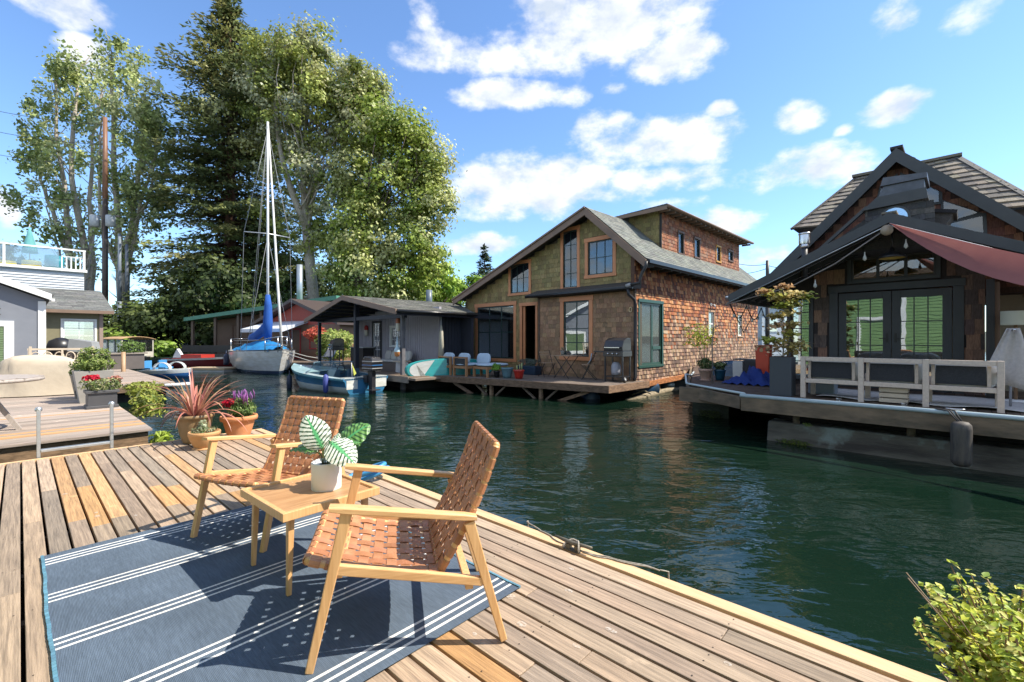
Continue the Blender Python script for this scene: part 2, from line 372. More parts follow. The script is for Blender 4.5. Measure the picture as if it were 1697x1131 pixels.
# ---------------------------------------------------------------- our deck
GREYS = [(.44,.335,.24),(.35,.28,.21),(.48,.37,.27),(.31,.255,.20),(.41,.32,.235),(.50,.38,.27),(.37,.29,.22)]
FRESH = [(.66,.39,.175),(.62,.36,.16),(.58,.36,.18)]
def planks(mb, a0, a1, b0, b1, z, pitch, gap, along='y', fresh=(), lens=(2.2, 4.5), th=.035, cols=GREYS, wob=.0015):
    i = 0; a = a0
    while a < a1-1e-4:
        e = min(a+pitch-gap, a1); b = b1; first = True
        cuts = FRESHCUT.get(i, None) if cols is GREYS and along == 'y' else None
        segs = []
        if cuts:
            for (bb, fr) in cuts: segs.append((bb, fr))
        while b > b0+.01:
            if segs: nb, fr = segs.pop(0); nb = max(b0, nb)
            else: nb = max(b0, b-random.uniform(*lens)); fr = random.random() < .035
            c = jit(random.choice(FRESH if fr else cols), .17, .012)
            dz = random.uniform(-wob, wob)
            if along == 'y': mb.box(a, e, nb+.002, b-.001, z-th+dz, z+dz, c)
            else: mb.box(nb+.002, b-.001, a, e, z-th+dz, z+dz, c)
            b = nb
        a += pitch; i += 1
# hand placed fresh boards: index of plank -> list of (u where the board ends, fresh?)
FRESHCUT = {}
U1 = 6.80; V1 = 2.19; NP = 98; PITCH = .1035; V0 = V1-NP*PITCH
def pl(v): return int((v-V0)/PITCH)
for v, cuts in {(-.01): [(4.9,False),(2.0,False)], .0: [(4.5,False)], .09: [(5.35,False),(2.9,False)], .19: [(4.32,True),(3.6,False)], .3: [(5.28,False),(4.1,True),(3,False)],
                .40: [(4.2,True),(3.0,False)], .5: [(6.1,False),(3.2,False)], .61: [(5.6,False),(4.75,False)], .71: [(6.0,False),(4.85,False),(4.2,True)], .81: [(4.75,False),(4.1,True)],
                .92: [(5.3,False)], 1.02: [(6.05,False),(4.2,True),(3.1,False)], 1.13: [(4.2,False)], 1.47: [(1.0,False),(-2.5,False)], 1.68: [(1.45,False),(-.25,False),(-1.4,True)]}.items():
    FRESHCUT[pl(v+.05)] = cuts
FRESHW = M('fresh_timber', (.68,.46,.26), (.54,.35,.19), ns=4, st=(10,1,10), rough=.7, bump=.25, bs=6, bst=(20,1.5,20), c3=(.5,.3,.13), ns3=5, t3=.68, detail=8)
def our_deck():
    mb = MB(); planks(mb, V0, V1, -5, U1, .5, PITCH, .0135)
    tag(mb.build('deck', WOODW, rz=DA, bevel=.003), kind='structure')
    r = MB(); dark = (.07,.055,.04)
    for u in np.arange(-4.8, 6.8, .6): r.box(V0, V1, u, u+.05, .30, .462, dark)
    r.box(V0, V1+.02, 6.60, 6.74, .12, .46, dark)
    r.box(V1-.16, V1, -5, 6.6, .16, .455, dark)
    r.box(V0, V1-.2, -5, 6.5, -.2, .02, (.03,.025,.02))
    tag(r.build('deck_underframe', TIMBER, rz=DA), kind='structure')
    e = MB(); e.box(V1+.004, V1+.088, -5, U1+.04, .34, .508); e.box(V0, V1+.004, U1+.004, U1+.042, .34, .505)
    tag(e.build('deck_edge_board', FRESHW, rz=DA, bevel=.004), kind='structure')
    # galvanised nail heads and screw heads
    n = MB()
    for i in range(38, NP):
        v = V0+i*PITCH
        for u in np.arange(-4.78, 6.8, .6):
            for dv in (.022, .07):
                if random.random() < .85: n.disc((v+dv+random.uniform(-.004,.004), u+.025+random.uniform(-.008,.008), .5022), .0034, 6)
    tag(n.build('deck_screws', M('rusty_screw', (.06,.045,.035), rough=.6, metal=.3), rz=DA), kind='structure')
our_deck()
def stains():
    m = bpy.data.materials.new('mineral_stain'); m.use_nodes = True; t = m.node_tree; N = t.nodes; L = t.links; b = N['Principled BSDF']; b.inputs['Base Color'].default_value = (.68,.64,.58,1); b.inputs['Roughness'].default_value = .9
    tc = N.new('ShaderNodeTexCoord'); n = N.new('ShaderNodeTexNoise'); n.inputs['Scale'].default_value = 90; n.inputs['Detail'].default_value = 5; L.new(tc.outputs['Object'], n.inputs['Vector'])
    mr = N.new('ShaderNodeMapRange'); L.new(n.outputs[0], mr.inputs[0]); mr.inputs[1].default_value = .36; mr.inputs[2].default_value = .60; mr.inputs[4].default_value = .42; L.new(mr.outputs[0], b.inputs['Alpha'])
    mb = MB(); rd = random.Random(5)
    for i in range(130):
        v = V0+rd.randint(62, NP-1)*PITCH+rd.choice((.024,.045,.068)); u = rd.uniform(-2.4, 5.8); r = rd.uniform(.012, .032); st = rd.uniform(1.1, 2.2); k = 14
        vs = [(v+q*math.cos(2*math.pi*j/k), u+q*st*math.sin(2*math.pi*j/k), .5035) for q in (r*.7,) for j in range(k)]
        mb.add(vs, [tuple(range(k))])
    tag(mb.build('deck_stains', m, rz=DA), kind='structure')
stains()

def left_dock():
    d = empty('floating_dock', DW(1.26, 8.0), DA, 'weathered grey plank dock with patio table and planters, left of the blue rug deck', 'dock')
    mb = MB(); cols = [(.44,.37,.32),(.40,.34,.295),(.48,.40,.34),(.36,.31,.27)]
    planks(mb, 0, 20, -7.5, 0, .5, .115, .008, along='x', cols=cols, lens=(2, 5))
    mb.build('planking', WOODX, d, bevel=.003)
    f = MB(); f.box(-7.5, -.04, .05, .12, .28, .455, (.26,.17,.10)); f.box(-.12, -.04, .12, 20, .25, .455, (.16,.12,.09))
    f.build('edge_beam', TIMBER, d)
    for x in (-3.1, -1.15, -.35, -6.4):
        p = MB(); p.box(x, x+.10, .13, .23, -.5, .45, (.45,.28,.12)); p.build('post', TIMBER, d)
    f = MB(); f.box(-7.5, -.3, 1.0, 20, -.4, .15, (.04,.035,.03)); f.build('float', TIMBER, d)
    p = empty('finger_pier', DW(1.3, 16.1), DA, 'narrow weathered pier running out beyond the grey square planter', 'pier')
    mb = MB(); planks(mb, 0, 8.3, 0, 1.75, .5, .12, .012, along='x', cols=cols, lens=(3, 3)); mb.build('planking', WOODX, p)
    f = MB(); f.box(1.68, 1.74, .02, 8.3, .28, .46, (.2,.14,.09)); f.box(0, 1.68, .02, .09, .28, .46, (.22,.15,.1)); f.build('edge_beam', TIMBER, p)
    f = MB(); f.box(.1, 1.6, .3, 8.2, -.3, .2, (.03,.03,.03)); f.build('float', TIMBER, p)
    f = MB(); f.tube([(1.5,-.05,.42),(2.1,-.02,.42)], .05, 8); f.build('rub_tube', WHITE, p)
left_dock()

# ---------------------------------------------------------------- rug
def rug():
    m = bpy.data.materials.new('rug_weave'); m.use_nodes = True; t = m.node_tree; N = t.nodes; L = t.links; b = N['Principled BSDF']; b.inputs['Roughness'].default_value = .95
    b.inputs['Specular IOR Level'].default_value = .15
    at = N.new('ShaderNodeAttribute'); at.attribute_name = 'Col'; tc = N.new('ShaderNodeTexCoord')
    def nz(s, st):
        mp = N.new('ShaderNodeMapping'); mp.inputs['Scale'].default_value = st; L.new(tc.outputs['Object'], mp.inputs[0])
        n = N.new('ShaderNodeTexNoise'); n.inputs['Scale'].default_value = s; n.inputs['Detail'].default_value = 3; L.new(mp.outputs[0], n.inputs['Vector']); return n.outputs[0]
    mr = N.new('ShaderNodeMapRange'); L.new(nz(60, (3,.25,1)), mr.inputs[0]); mr.inputs[1].default_value = .3; mr.inputs[2].default_value = .7; mr.inputs[3].default_value = .84; mr.inputs[4].default_value = 1.16
    mr2 = N.new('ShaderNodeMapRange'); L.new(nz(3, (1,1,1)), mr2.inputs[0]); mr2.inputs[1].default_value = .3; mr2.inputs[2].default_value = .7; mr2.inputs[3].default_value = .85; mr2.inputs[4].default_value = 1.15
    wv = N.new('ShaderNodeTexWave'); wv.bands_direction = 'X'; wv.inputs['Scale'].default_value = 70; wv.inputs['Distortion'].default_value = .5; L.new(tc.outputs['Object'], wv.inputs['Vector'])
    wy = N.new('ShaderNodeTexWave'); wy.bands_direction = 'Y'; wy.inputs['Scale'].default_value = 55; wy.inputs['Distortion'].default_value = .5; L.new(tc.outputs['Object'], wy.inputs['Vector'])
    ad = N.new('ShaderNodeMath'); ad.operation = 'ADD'; L.new(wv.outputs['Fac'], ad.inputs[0]); L.new(wy.outputs['Fac'], ad.inputs[1])
    mr3 = N.new('ShaderNodeMapRange'); L.new(ad.outputs[0], mr3.inputs[0]); mr3.inputs[2].default_value = 2; mr3.inputs[3].default_value = .78; mr3.inputs[4].default_value = 1.22
    mu = N.new('ShaderNodeMath'); mu.operation = 'MULTIPLY'; L.new(mr.outputs[0], mu.inputs[0]); L.new(mr2.outputs[0], mu.inputs[1])
    mu2 = N.new('ShaderNodeMath'); mu2.operation = 'MULTIPLY'; L.new(mu.outputs[0], mu2.inputs[0]); L.new(mr3.outputs[0], mu2.inputs[1])
    vs = N.new('ShaderNodeVectorMath'); vs.operation = 'SCALE'; L.new(at.outputs['Color'], vs.inputs[0]); L.new(mu2.outputs[0], vs.inputs['Scale'])
    L.new(vs.outputs[0], b.inputs['Base Color'])
    bp = N.new('ShaderNodeBump'); bp.inputs['Strength'].default_value = .5; bp.inputs['Distance'].default_value = .003; L.new(ad.outputs[0], bp.inputs['Height']); L.new(bp.outputs[0], b.inputs['Normal'])
    W, Ln = 1.607, 2.217
    ys = [0]
    for s in (.07, .58, 1.07, 1.575, 2.07):
        for k in range(3): ys += [s+k*.043, s+k*.043+.0135]
    ys.append(Ln); xs = list(np.linspace(0, W, 33))
    def hh(x, y): return .0085+.0016*math.sin(x*5+y*2.2)+.0012*math.sin(y*7+x)+.0015
    mb = MB(); blue = (.098,.130,.175); wht = (.74,.73,.70)
    yy = []; 
    for i in range(len(ys)-1):
        n = 1 if i % 2 else max(1, int((ys[i+1]-ys[i])/.12))
        for k in range(n): yy.append((lerp(ys[i], ys[i+1], k/n), wht if i % 2 else blue))
    yy.append((Ln, blue))
    P = []
    def wob(y): return .003*math.sin(y*6)+.001*math.sin(y*23)
    for y, c in yy: P.append([(x+(wob(y) if x in (0, W) else 0), -y, hh(x, y)) for x in xs])
    cols = [yy[i][1] for i in range(len(yy)-1) for j in range(len(xs)-1)]
    mb.grid(P, smooth=False, cols=cols)
    o = tag(mb.build('outdoor_rug', m, loc=(-2.68, 2.59, .5), rz=DA), 'flat woven blue outdoor rug with groups of white stripes on the deck', 'rug')
    teal = (.10,.24,.33)
    for x, n in ((0, 90), (W, 90)):
        e = MB()
        for k in range(n):
            y = k*Ln/n; e.bar((x+wob(y), -y, .009), (x+wob(y)+random.uniform(-.001,.001), -y-Ln/n*.9, .009), .013, .012, col=jit(teal, .2))
        e.build('bound_edge', CLOTH, o)
rug()

# ---------------------------------------------------------------- woven armchairs
def strap_panel(mb, prof, W, nx, ny, sw, rails_r, sag=0.0, th=.0022, wrap_x=True, wrap_ends=(True, True)):
    """prof(t)->(y,z) curve; weave over it. W half width"""
    base = jit
    def pt(x, t, off):
        y, z = prof(t); y2, z2 = prof(min(1, t+.01)); y1, z1 = prof(max(0, t-.01))
        dy, dz = y2-y1, z2-z1; l = math.hypot(dy, dz); ny_, nz_ = -dz/l, dy/l
        s = sag*(1-(x/W)**2)*1.0
        return Vector((x, y+ny_*(off)-0*s, z+nz_*off-s))
    tan = [(.46,.205,.095),(.50,.23,.11),(.42,.185,.085),(.49,.225,.115)]
    def ribbon(pts, wv, col):
        vs = []
        for p, n in pts:
            for a, b in ((-1,-1),(1,-1),(1,1),(-1,1)):
                vs.append(tuple(p+wv*(a*sw/2)+n*(b*th/2)))
        fs = []
        for i in range(len(pts)-1):
            for k in range(4):
                l = (k+1) % 4; fs.append((i*4+k, i*4+l, i*4+4+l, i*4+4+k))
        fs += [(0,1,2,3), tuple(len(vs)-4+k for k in (3,2,1,0))]
        mb.add(vs, fs, col)
    def nrm(t):
        y2, z2 = prof(min(1, t+.01)); y1, z1 = prof(max(0, t-.01)); l = math.hypot(y2-y1, z2-z1)
        return Vector((0, -(z2-z1)/l, (y2-y1)/l)), Vector((0, (y2-y1)/l, (z2-z1)/l))
    A = .0034
    tj = [(j+.5)/ny for j in range(ny)]
    # along
    for i in range(nx):
        x = -W+ (i+.5)*2*W/nx; pts = []
        for k in range(ny*4+1):
            t = k/(ny*4); ph = math.sin(math.pi*(t*ny))*(1 if i % 2 else -1)
            n, tt = nrm(t); pts.append((pt(x, t, A*ph), n))
        e0 = []; e1 = []
        rr = rails_r
        for lst, t, sg, do in ((e0, 0, -1, wrap_ends[0]), (e1, 1, 1, wrap_ends[1])):
            if not do: continue
            n, tt = nrm(t); c = pt(x, t, -rr*.6)
            for a in (90, 45, 0, -45, -90, -135, -180):
                d = tt*sg*math.cos(R(a))+n*math.sin(R(a)); lst.append((c+d*rr, d))
        pts = list(reversed(e0))+pts[1 if e0 else 0:-1 if e1 else None]+e1
        ribbon(pts, Vector((1,0,0)), jit(random.choice(tan), .08))
    # across
    for j in range(ny):
        t = tj[j]; n, tt = nrm(t); pts = []
        rr = rails_r
        def wrapx(sg):
            l = []; c = pt(sg*W, t, -rr*.6)
            for a in (90, 45, 0, -45, -90, -135, -180):
                d = Vector((sg*math.cos(R(a)), 0, 0))+n*math.sin(R(a)); l.append((c+d*rr, d))
            return l
        for k in range(nx*4+1):
            x = -W+2*W*k/(nx*4); ph = math.sin(math.pi*(k/4))*(-1 if j % 2 else 1)
            pts.append((pt(x, t, A*ph), n))
        pts = list(reversed(wrapx(-1)))+pts[1:-1]+wrapx(1)
        ribbon(pts, tt, jit(random.choice(tan), .08))

def chair_parts(root):
    w = .29
    for sx in (-1, 1):
        m = MB(); m.bar((sx*w, 0, 0), (sx*w, .134, .592), .030, .030, (0,1,0), .030, .044); m.build('front_leg', HONEY, root, bevel=.004)
        m = MB(); m.bar((sx*w, .742, 0), (sx*w, .598, .50), .030, .028, (0,1,0), .030, .044); m.build('rear_leg', HONEY, root, bevel=.004)
        m = MB()
        P = []
        for t in np.linspace(0, 1, 12):
            y = lerp(.070, .628, t); z = lerp(.604, .516, t); hw = .026-.006*t; hh = .0125 if .02 < t < .98 else .009
            P.append([(sx*w+a*hw, y, z+b*hh) for a, b in ((-1,-1),(-1,.5),(-.8,1),(.8,1),(1,.5),(1,-1),(.8,-1.1),(-.8,-1.1))])
        m.grid(P, closed=True, smooth=False); m.add(P[0], [tuple(range(8))]); m.add(P[-1], [tuple(range(7,-1,-1))])
        m.build('armrest', HONEYH, root, bevel=.003)
        m = MB(); m.bar((sx*w, .088, .372), (sx*w, .655, .252), .024, .040, (0,0,1), .024, .034); m.build('side_rail', HONEYH, root, bevel=.004)
    for y, z in ((.10, .345), (.60, .235)):
        m = MB(); m.bar((-w, y, z), (w, y, z), .032, .022); m.build('stretcher', HONEY, root, bevel=.003)
    ws = .252
    def seat(t): return (lerp(-.012, .49, t), .405-.105*t-.022*math.sin(math.pi*t)+.0*t)
    def back(t): return (lerp(.478, .712, t)+.022*math.sin(math.pi*t)-.0, lerp(.30, .795, t))
    def back_n(t): return back(1-t)
    s = MB(); strap_panel(s, seat, ws, 9, 9, .0405, .0165, sag=.012); so_ = s.build('seat', LEATHER, root)
    f = MB()
    for sx in (-1, 1): f.tube([(sx*ws, seat(t)[0], seat(t)[1]-.010) for t in np.linspace(0, 1, 9)], .0145, 8)
    f.tube([(x, seat(0)[0], seat(0)[1]-.010-.012*(1-(x/ws)**2)) for x in np.linspace(-ws, ws, 9)], .0145, 8)
    f.tube([(x, seat(1)[0], seat(1)[1]-.010-.012*(1-(x/ws)**2)) for x in np.linspace(-ws, ws, 9)], .0145, 8)
    f.build('seat_frame', HONEY, root)
    b = MB(); strap_panel(b, back, ws, 9, 10, .0405, .0165, sag=0); b.build('backrest', LEATHER, root)
    f = MB()
    for sx in (-1, 1): f.tube([(sx*ws, back(t)[0]+.009, back(t)[1]-.004) for t in np.linspace(0, 1, 9)], .0145, 8)
    for t in (0, 1): f.tube([(-ws, back(t)[0]+.009, back(t)[1]-.004), (ws, back(t)[0]+.009, back(t)[1]-.004)], .0145, 8)
    f.build('back_frame', HONEY, root)
ch = empty('woven_armchair', (-.8255, 1.968, .512), R(-75.5), 'tan woven leather armchair seen from the side, nearest the camera on the blue rug', 'armchair', 'woven armchairs at the small table')
chair_parts(ch); reg_children()
ch2 = copy_tree(ch, label='tan woven leather armchair facing the camera, beside the terracotta pots and behind the table')
ch2.location = (-1.724, 2.747, .505); ch2.rotation_euler = (0, 0, R(-20.2))

# ---------------------------------------------------------------- little table and prayer plant
def table():
    Lc, Fc, Rc = Vector((-1.465,2.5,0)), Vector((-1.069,2.119,0)), Vector((-.73,2.51,0))
    ex = (Rc-Fc); ey = (Lc-Fc); a = ex.length; b = ey.length; ang = math.atan2(ex.y, ex.x)
    t = empty('side_table', (Fc.x, Fc.y, .512), ang, 'square honey wood side table with raised rim holding the white plant pot', 'table')
    H = .42; r = .024
    m = MB(); m.box(r, a-r, r, b-r, H-.030, H-.012); m.build('table_top', M('oak_veneer', (.36,.19,.085), (.50,.29,.14), ns=3, st=(2,22,2), rough=.4, detail=8, bump=.08, bs=20), t)
    m = MB()
    for q in ((0,a,0,r),(0,a,b-r,b),(0,r,r,b-r),(a-r,a,r,b-r)): m.box(*q, H-.042, H)
    m.build('rim', HONEY, t, bevel=.003)
    for x, y, dx, dy in ((.06,.06,-.02,-.01),(a-.06,.06,.02,-.02),(.06,b-.06,-.02,.02),(a-.06,b-.06,.02,.02)):
        m = MB(); m.bar((x+dx*.5, y+dy*.5, 0), (x, y, H-.031), .022, .022, (0,1,0), .032, .032); m.build('leg', HONEY, t, bevel=.004)
table()
def prayer_plant():
    C = (-1.035, 2.535, .904)
    t = empty('potted_prayer_plant', C, 0, 'round striped green and white leaves in a white cylinder pot on the side table', 'potted plant')
    m = MB(); m.lathe([(0,0),(.070,0),(.076,.006),(.079,.02),(.080,.16),(.0785,.164),(.072,.164),(.071,.15),(.0,.148)], n=40); m.build('pot', WHITEC, t)
    m = MB(); m.disc((0,0,.149), .070, 24); m.build('soil', SOIL, t)
    GL = M('striped_leaf', (1,1,1), rough=.4, attr=True, transl=.22)
    def leaf(c, ax, nrm, ln, wd, white=True, curl=.15):
        ax = Vector(ax).normalized(); nrm = Vector(nrm); nrm = (nrm-ax*nrm.dot(ax)).normalized(); bx = ax.cross(nrm)
        NA, NB = 120, 22; P = []; cols = []
        for i in range(NA+1):
            a = i/NA; w = wd*(math.sin(math.pi*a**.80))**.62 if 0 < a < 1 else .0008
            row = []
            for j in range(NB+1):
                s = j/NB*2-1
                p = Vector(c)+ax*(a-.0)*ln+bx*s*w/2-nrm*(curl*wd*(s*s)*.55+ln*.22*(a-.35)**2*1.5)+nrm*.004*math.sin(a*34+abs(s)*6)*abs(s)
                row.append(p)
            P.append(row)
        dk = (.022,.085,.035); md = (.10,.26,.07); lt = (.72,.76,.66) if white else (.17,.36,.10)
        for i in range(NA):
            for j in range(NB):
                a = (i+.5)/NA; s = abs((j+.5)/NB*2-1)
                ph = (a-.20*s+.03*s*s)*9.5
                st = abs((ph % 1)-.5)*2
                edge = s > .955 or a < .02
                if edge: c_ = md
                elif s < .07+.10*max(0, .5-a): c_ = (.10,.42,.16)
                elif st > (.70-.12*(1-s) if white else .66): c_ = dk
                elif white and s < .30-.3*a: c_ = (.30,.58,.32)
                else: c_ = lt
                cols.append(c_)
        mb = MB(); mb.grid(P, cols=cols); mb.build('leaf', GL, t)
        return Vector(c)
    # (base of blade, axis, normal, length, width, white)
    L_ = [((-.01,-.02,.235), (-.35,-.15,.85), (.35,-.80,.30), .185, .145, True),
          ((.035,-.05,.29), (.80,-.25,-.52), (.40,-.75,.55), .175, .150, True),
          ((.05,.03,.235), (.72,.12,.62), (-.35,-.75,.45), .185, .155, False),
          ((-.05,.02,.25), (-.62,.15,.62), (-.15,-.85,.42), .155, .120, False),
          ((-.045,-.02,.235), (-.97,-.05,.10), (.05,-.25,1), .135, .055, False),
          ((.02,.03,.20), (.15,.25,.80), (.1,-.9,.2), .105, .055, True),
          ((.035,.01,.25), (.92,-.12,.22), (0,-.35,.9), .145, .050, False),
          ((-.06,.01,.215), (-.8,.25,.28), (.1,-.5,.85), .12, .075, True)]
    for l in L_: leaf(l[0], l[1], l[2], l[3]*1.12, l[4]*1.10, l[5])
    for l in L_:
        b = Vector(l[0]); m = MB(); s = Vector((b.x*.4, b.y*.4, .148)); mid = (s+b)/2+Vector((-b.x*.15, 0, .01)); m.tube([s, mid, b, b+Vector(l[1]).normalized()*.02], [.0035,.003,.0025,.002], 6, (.06,.14,.03)); m.build('stem', LEAFG, t)
prayer_plant()

# ---------------------------------------------------------------- flower pots at the deck corner
def blade(mb, p, d, L_, w, droop, col, n=9):
    d = Vector(d).normalized(); side = d.cross(Vector((0,0,1))).normalized(); P = []
    up = d.copy()
    q = Vector(p)
    for i in range(n+1):
        a = i/n; ww = w*(1-a**2.2)*(.75+.6*min(1, a*3)) + .0008
        P.append([q-side*ww/2, q+Vector((0,0,-ww*.22)), q+side*ww/2])
        up = (up+Vector((0,0,-droop*(.4+a*1.6)/n))).normalized(); q = q+up*L_/n
    mb.grid(P, col)
def flax():
    t = empty('potted_flax', (-3.84, 5.50, .5), 0, 'spiky bronze red flax in the large olive glazed pot on the deck corner', 'potted plant')
    m = MB(); m.lathe([(0,0),(.115,0),(.125,.02),(.155,.12),(.178,.25),(.182,.295),(.200,.300),(.204,.325),(.196,.342),(.178,.340),(.172,.30),(0,.30)], n=36); m.build('pot', OLIVEP, t)
    m = MB(); m.disc((0,0,.305), .17, 24); m.build('soil', SOIL, t)
    b = MB()
    for i in range(62):
        a = random.uniform(0, 2*math.pi); el = random.uniform(.15, 1.4); r = random.uniform(0, .06)
        d = (math.cos(a)*math.cos(el), math.sin(a)*math.cos(el), math.sin(el)+.25)
        col = random.choice([(.52,.23,.16),(.46,.17,.13),(.56,.30,.19),(.30,.10,.08),(.42,.28,.13)])
        blade(b, (r*math.cos(a), r*math.sin(a), .30), d, random.uniform(.42, .80), random.uniform(.016, .028), random.uniform(.7, 2.3), jit(col, .2), 11)
    b.build('leaves', LEAFG, t)
flax()
def shrub_leaves(name, parent, C, rad, n, size, cols, mat=None, up=.3, shape='leaf', aspect=.5, squash=1, shell=.5, jitter=.6, asize=.35):
    """leaves through an ellipsoid; C centre, rad (rx,ry,rz)"""
    D = RNG.normal(size=(n, 3)); D /= np.linalg.norm(D, axis=1, keepdims=True)
    rr = (shell+(1-shell)*RNG.random(n))[:, None]**.7
    P = D*rr*np.array(rad)+np.array(C)
    ph = RNG.random(3)*6
    wob = np.sin(D[:, 0]*5+ph[0])*np.sin(D[:, 1]*5+ph[1])+np.sin(D[:, 2]*6+ph[2])
    P += D*np.array(rad)*(wob*.14)[:, None]
    N = D+np.array([0, 0, up])+RNG.normal(size=(n, 3))*jitter
    c = np.array(cols)[RNG.integers(0, len(cols), n)]*(1+RNG.normal(size=(n, 1))*.18)
    return np_leaves(name, mat or LEAF, P, N, size*(1+RNG.normal(size=n)*asize*.6).clip(.4, 1.8), c, parent, aspect=aspect, shape=shape)
def stems(parent, base, C, rad, n, r=.003, col=(.12,.14,.05)):
    m = MB()
    for _ in range(n):
        d = Vector((random.gauss(0,1), random.gauss(0,1), abs(random.gauss(0,1)))).normalized()
        e = Vector(C)+Vector((d.x*rad[0], d.y*rad[1], d.z*rad[2]))*.9; b = Vector(base); mid = (b+e)/2+Vector((0,0,.1*rad[2]))
        m.tube([b, mid, e], [r, r*.8, r*.5], 5, col)
    m.build('stems', ATTR, parent)
def terracotta_pots():
    t = empty('terracotta_pot_of_succulents', (-3.52, 5.20, .5), 0, 'low pale terracotta bowl of small grey succulents in front of the flax pot', 'potted plant')
    m = MB(); m.lathe([(0,0),(.12,0),(.12,.008),(.10,.012),(.10,.02)], n=30); m.build('saucer', TERRAP, t)
    m = MB(); m.lathe([(0,.012),(.092,.012),(.105,.03),(.145,.11),(.153,.15),(.158,.152),(.16,.188),(.154,.196),(.142,.194),(.138,.17),(0,.165)], n=36); m.build('pot', TERRAP, t)
    shrub_leaves('succulents', t, (0,0,.19), (.12,.12,.06), 520, .028, [(.22,.27,.14),(.30,.33,.2),(.34,.30,.18),(.16,.22,.08)], up=.6)
    shrub_leaves('tall_succulent', t, (-.03,.02,.25), (.05,.05,.07), 160, .03, [(.30,.36,.22),(.4,.44,.3)], up=.6)
    t = empty('terracotta_pot_of_flowers', (-3.45, 5.74, .5), 0, 'large orange terracotta pot of red and purple flowers beside the flax', 'potted plant')
    m = MB(); m.lathe([(0,0),(.118,0),(.122,.015),(.165,.17),(.178,.225),(.205,.228),(.212,.262),(.205,.285),(.19,.288),(.178,.27),(.17,.24),(0,.235)], n=36); m.build('pot', TERRA, t)
    m = MB(); m.disc((0,0,.24), .168, 24); m.build('soil', SOIL, t)
    stems(t, (0,0,.22), (.03,0,.38), (.15,.15,.17), 22)
    shrub_leaves('foliage', t, (.04,0,.36), (.15,.14,.14), 900, .05, [(.13,.22,.05),(.2,.3,.08),(.28,.36,.12),(.08,.15,.04)], aspect=.28, up=.5)
    shrub_leaves('red_blooms', t, (-.09,0,.44), (.10,.08,.06), 260, .028, [(.55,.01,.04),(.40,.01,.08),(.5,.02,.02)], aspect=.9, up=.6)
    b = MB()
    for _ in range(26):
        x, y = random.uniform(-.06,.16), random.uniform(-.1,.1); z = random.uniform(.42,.5)
        b.tube([(x,y,z),(x+random.uniform(-.02,.02),y,z+.07),(x+random.uniform(-.02,.02),y,z+.12)], [.005,.008,.002], 5, random.choice([(.25,.08,.3),(.33,.12,.36),(.2,.05,.2)]))
    b.build('purple_spikes', ATTR, t)
terracotta_pots()
def glazed_planter():
    t = empty('glazed_planter', (1.39, 1.19, .5), R(20), 'dark blue glazed pot of yellow green leafy shrub on the deck edge, bottom right', 'potted plant')
    GLZ = M('blue_glaze', (.012,.016,.055), (.03,.03,.09), ns=6, st=(1,1,4), rough=.12, coat=.6)
    m = MB(); m.lathe([(0,0),(.12,0),(.135,.02),(.165,.2),(.185,.30),(.20,.31),(.205,.335),(.195,.345),(.175,.34),(.17,.31),(0,.30)], n=40); m.build('pot', GLZ, t)
    cols = [(.58,.62,.07),(.66,.64,.10),(.42,.52,.08),(.26,.36,.07),(.66,.62,.22),(.46,.54,.12)]
    # upright sprigs with opposite leaves
    st = MB(); Ps = []; Ns = []; Ss = []; Cs = []
    for k in range(250):
        a = random.uniform(0, 2*math.pi); el = random.uniform(.15, 1.35); b = Vector((.12*math.cos(a)*random.random(), .12*math.sin(a)*random.random(), .30))
        L_ = random.uniform(.13, .26)*(1.1 if el > .8 else 1)
        d = Vector((math.cos(a)*math.cos(el), math.sin(a)*math.cos(el), math.sin(el)))
        pts = [b]; q = b.copy(); n = 9
        for i in range(n):
            q = q+d*L_/n; d = (d+Vector((random.uniform(-.12,.12), random.uniform(-.12,.12), .10))).normalized(); pts.append(q.copy())
            if i >= 1:
                for s in range(4):
                    ld = Vector((random.gauss(0,1), random.gauss(0,1), random.gauss(.4,.5))).normalized()
                    Ps.append(tuple(q+ld*.012)); Ns.append(tuple((ld*.5+Vector((random.gauss(0,.5), random.gauss(0,.5), 1))))); Ss.append(random.uniform(.011, .031)); c = random.choice(cols); Cs.append(c)
        st.tube(pts, [.0022]*len(pts), 4, (.25,.16,.08))
    for k in range(9):
        a = random.uniform(1.8, 4.5); q = Vector((.1*math.cos(a), .1*math.sin(a), .36)); st.tube([q, q+Vector((math.cos(a)*.1, math.sin(a)*.1, .1)), q+Vector((math.cos(a)*.17, math.sin(a)*.17, .19))], .0014, 4, (.3,.2,.12))
    st.build('stems', ATTR, t)
    c = np.array(Cs)*(1+RNG.normal(size=(len(Cs),1))*.15)
    np_leaves('foliage', LEAF, np.array(Ps), np.array(Ns), np.array(Ss), c, t, aspect=.62, shape='leaf')
glazed_planter()
# ---------------------------------------------------------------- cleat, ladder, hose
def cleat(name, loc, rz, label, mat, L_=.17, rope=True, parent=None):
    t = empty(name, loc, rz, label, 'cleat')
    m = MB()
    for x in (-.03, .03): m.box(x-.014, x+.014, -.014, .014, 0, .035)
    m.tube([(-L_*.75,0,.052),(-L_*.4,0,.047),(0,0,.042),(L_*.4,0,.047),(L_*.75,0,.052)], [.007,.011,.014,.011,.007], 8)
    m.box(-.055, .055, -.022, .022, 0, .008)
    m.build('horn', mat, t)
    if rope:
        r = MB(); pts = []
        for i in range(44):
            a = i*.42; s = (-1) ** (i//8); pts.append((.045*math.sin(a*.5)*1.2, .028*math.cos(a), .03+.018*math.sin(a*1.1+1)+i*.0002))
        r.tube(pts, .0055, 6)
        r.build('rope_turns', ROPE, t)
    return t
g_ = M('grey_iron', (.17,.155,.12), (.10,.09,.07), ns=20, rough=.6, metal=.3)
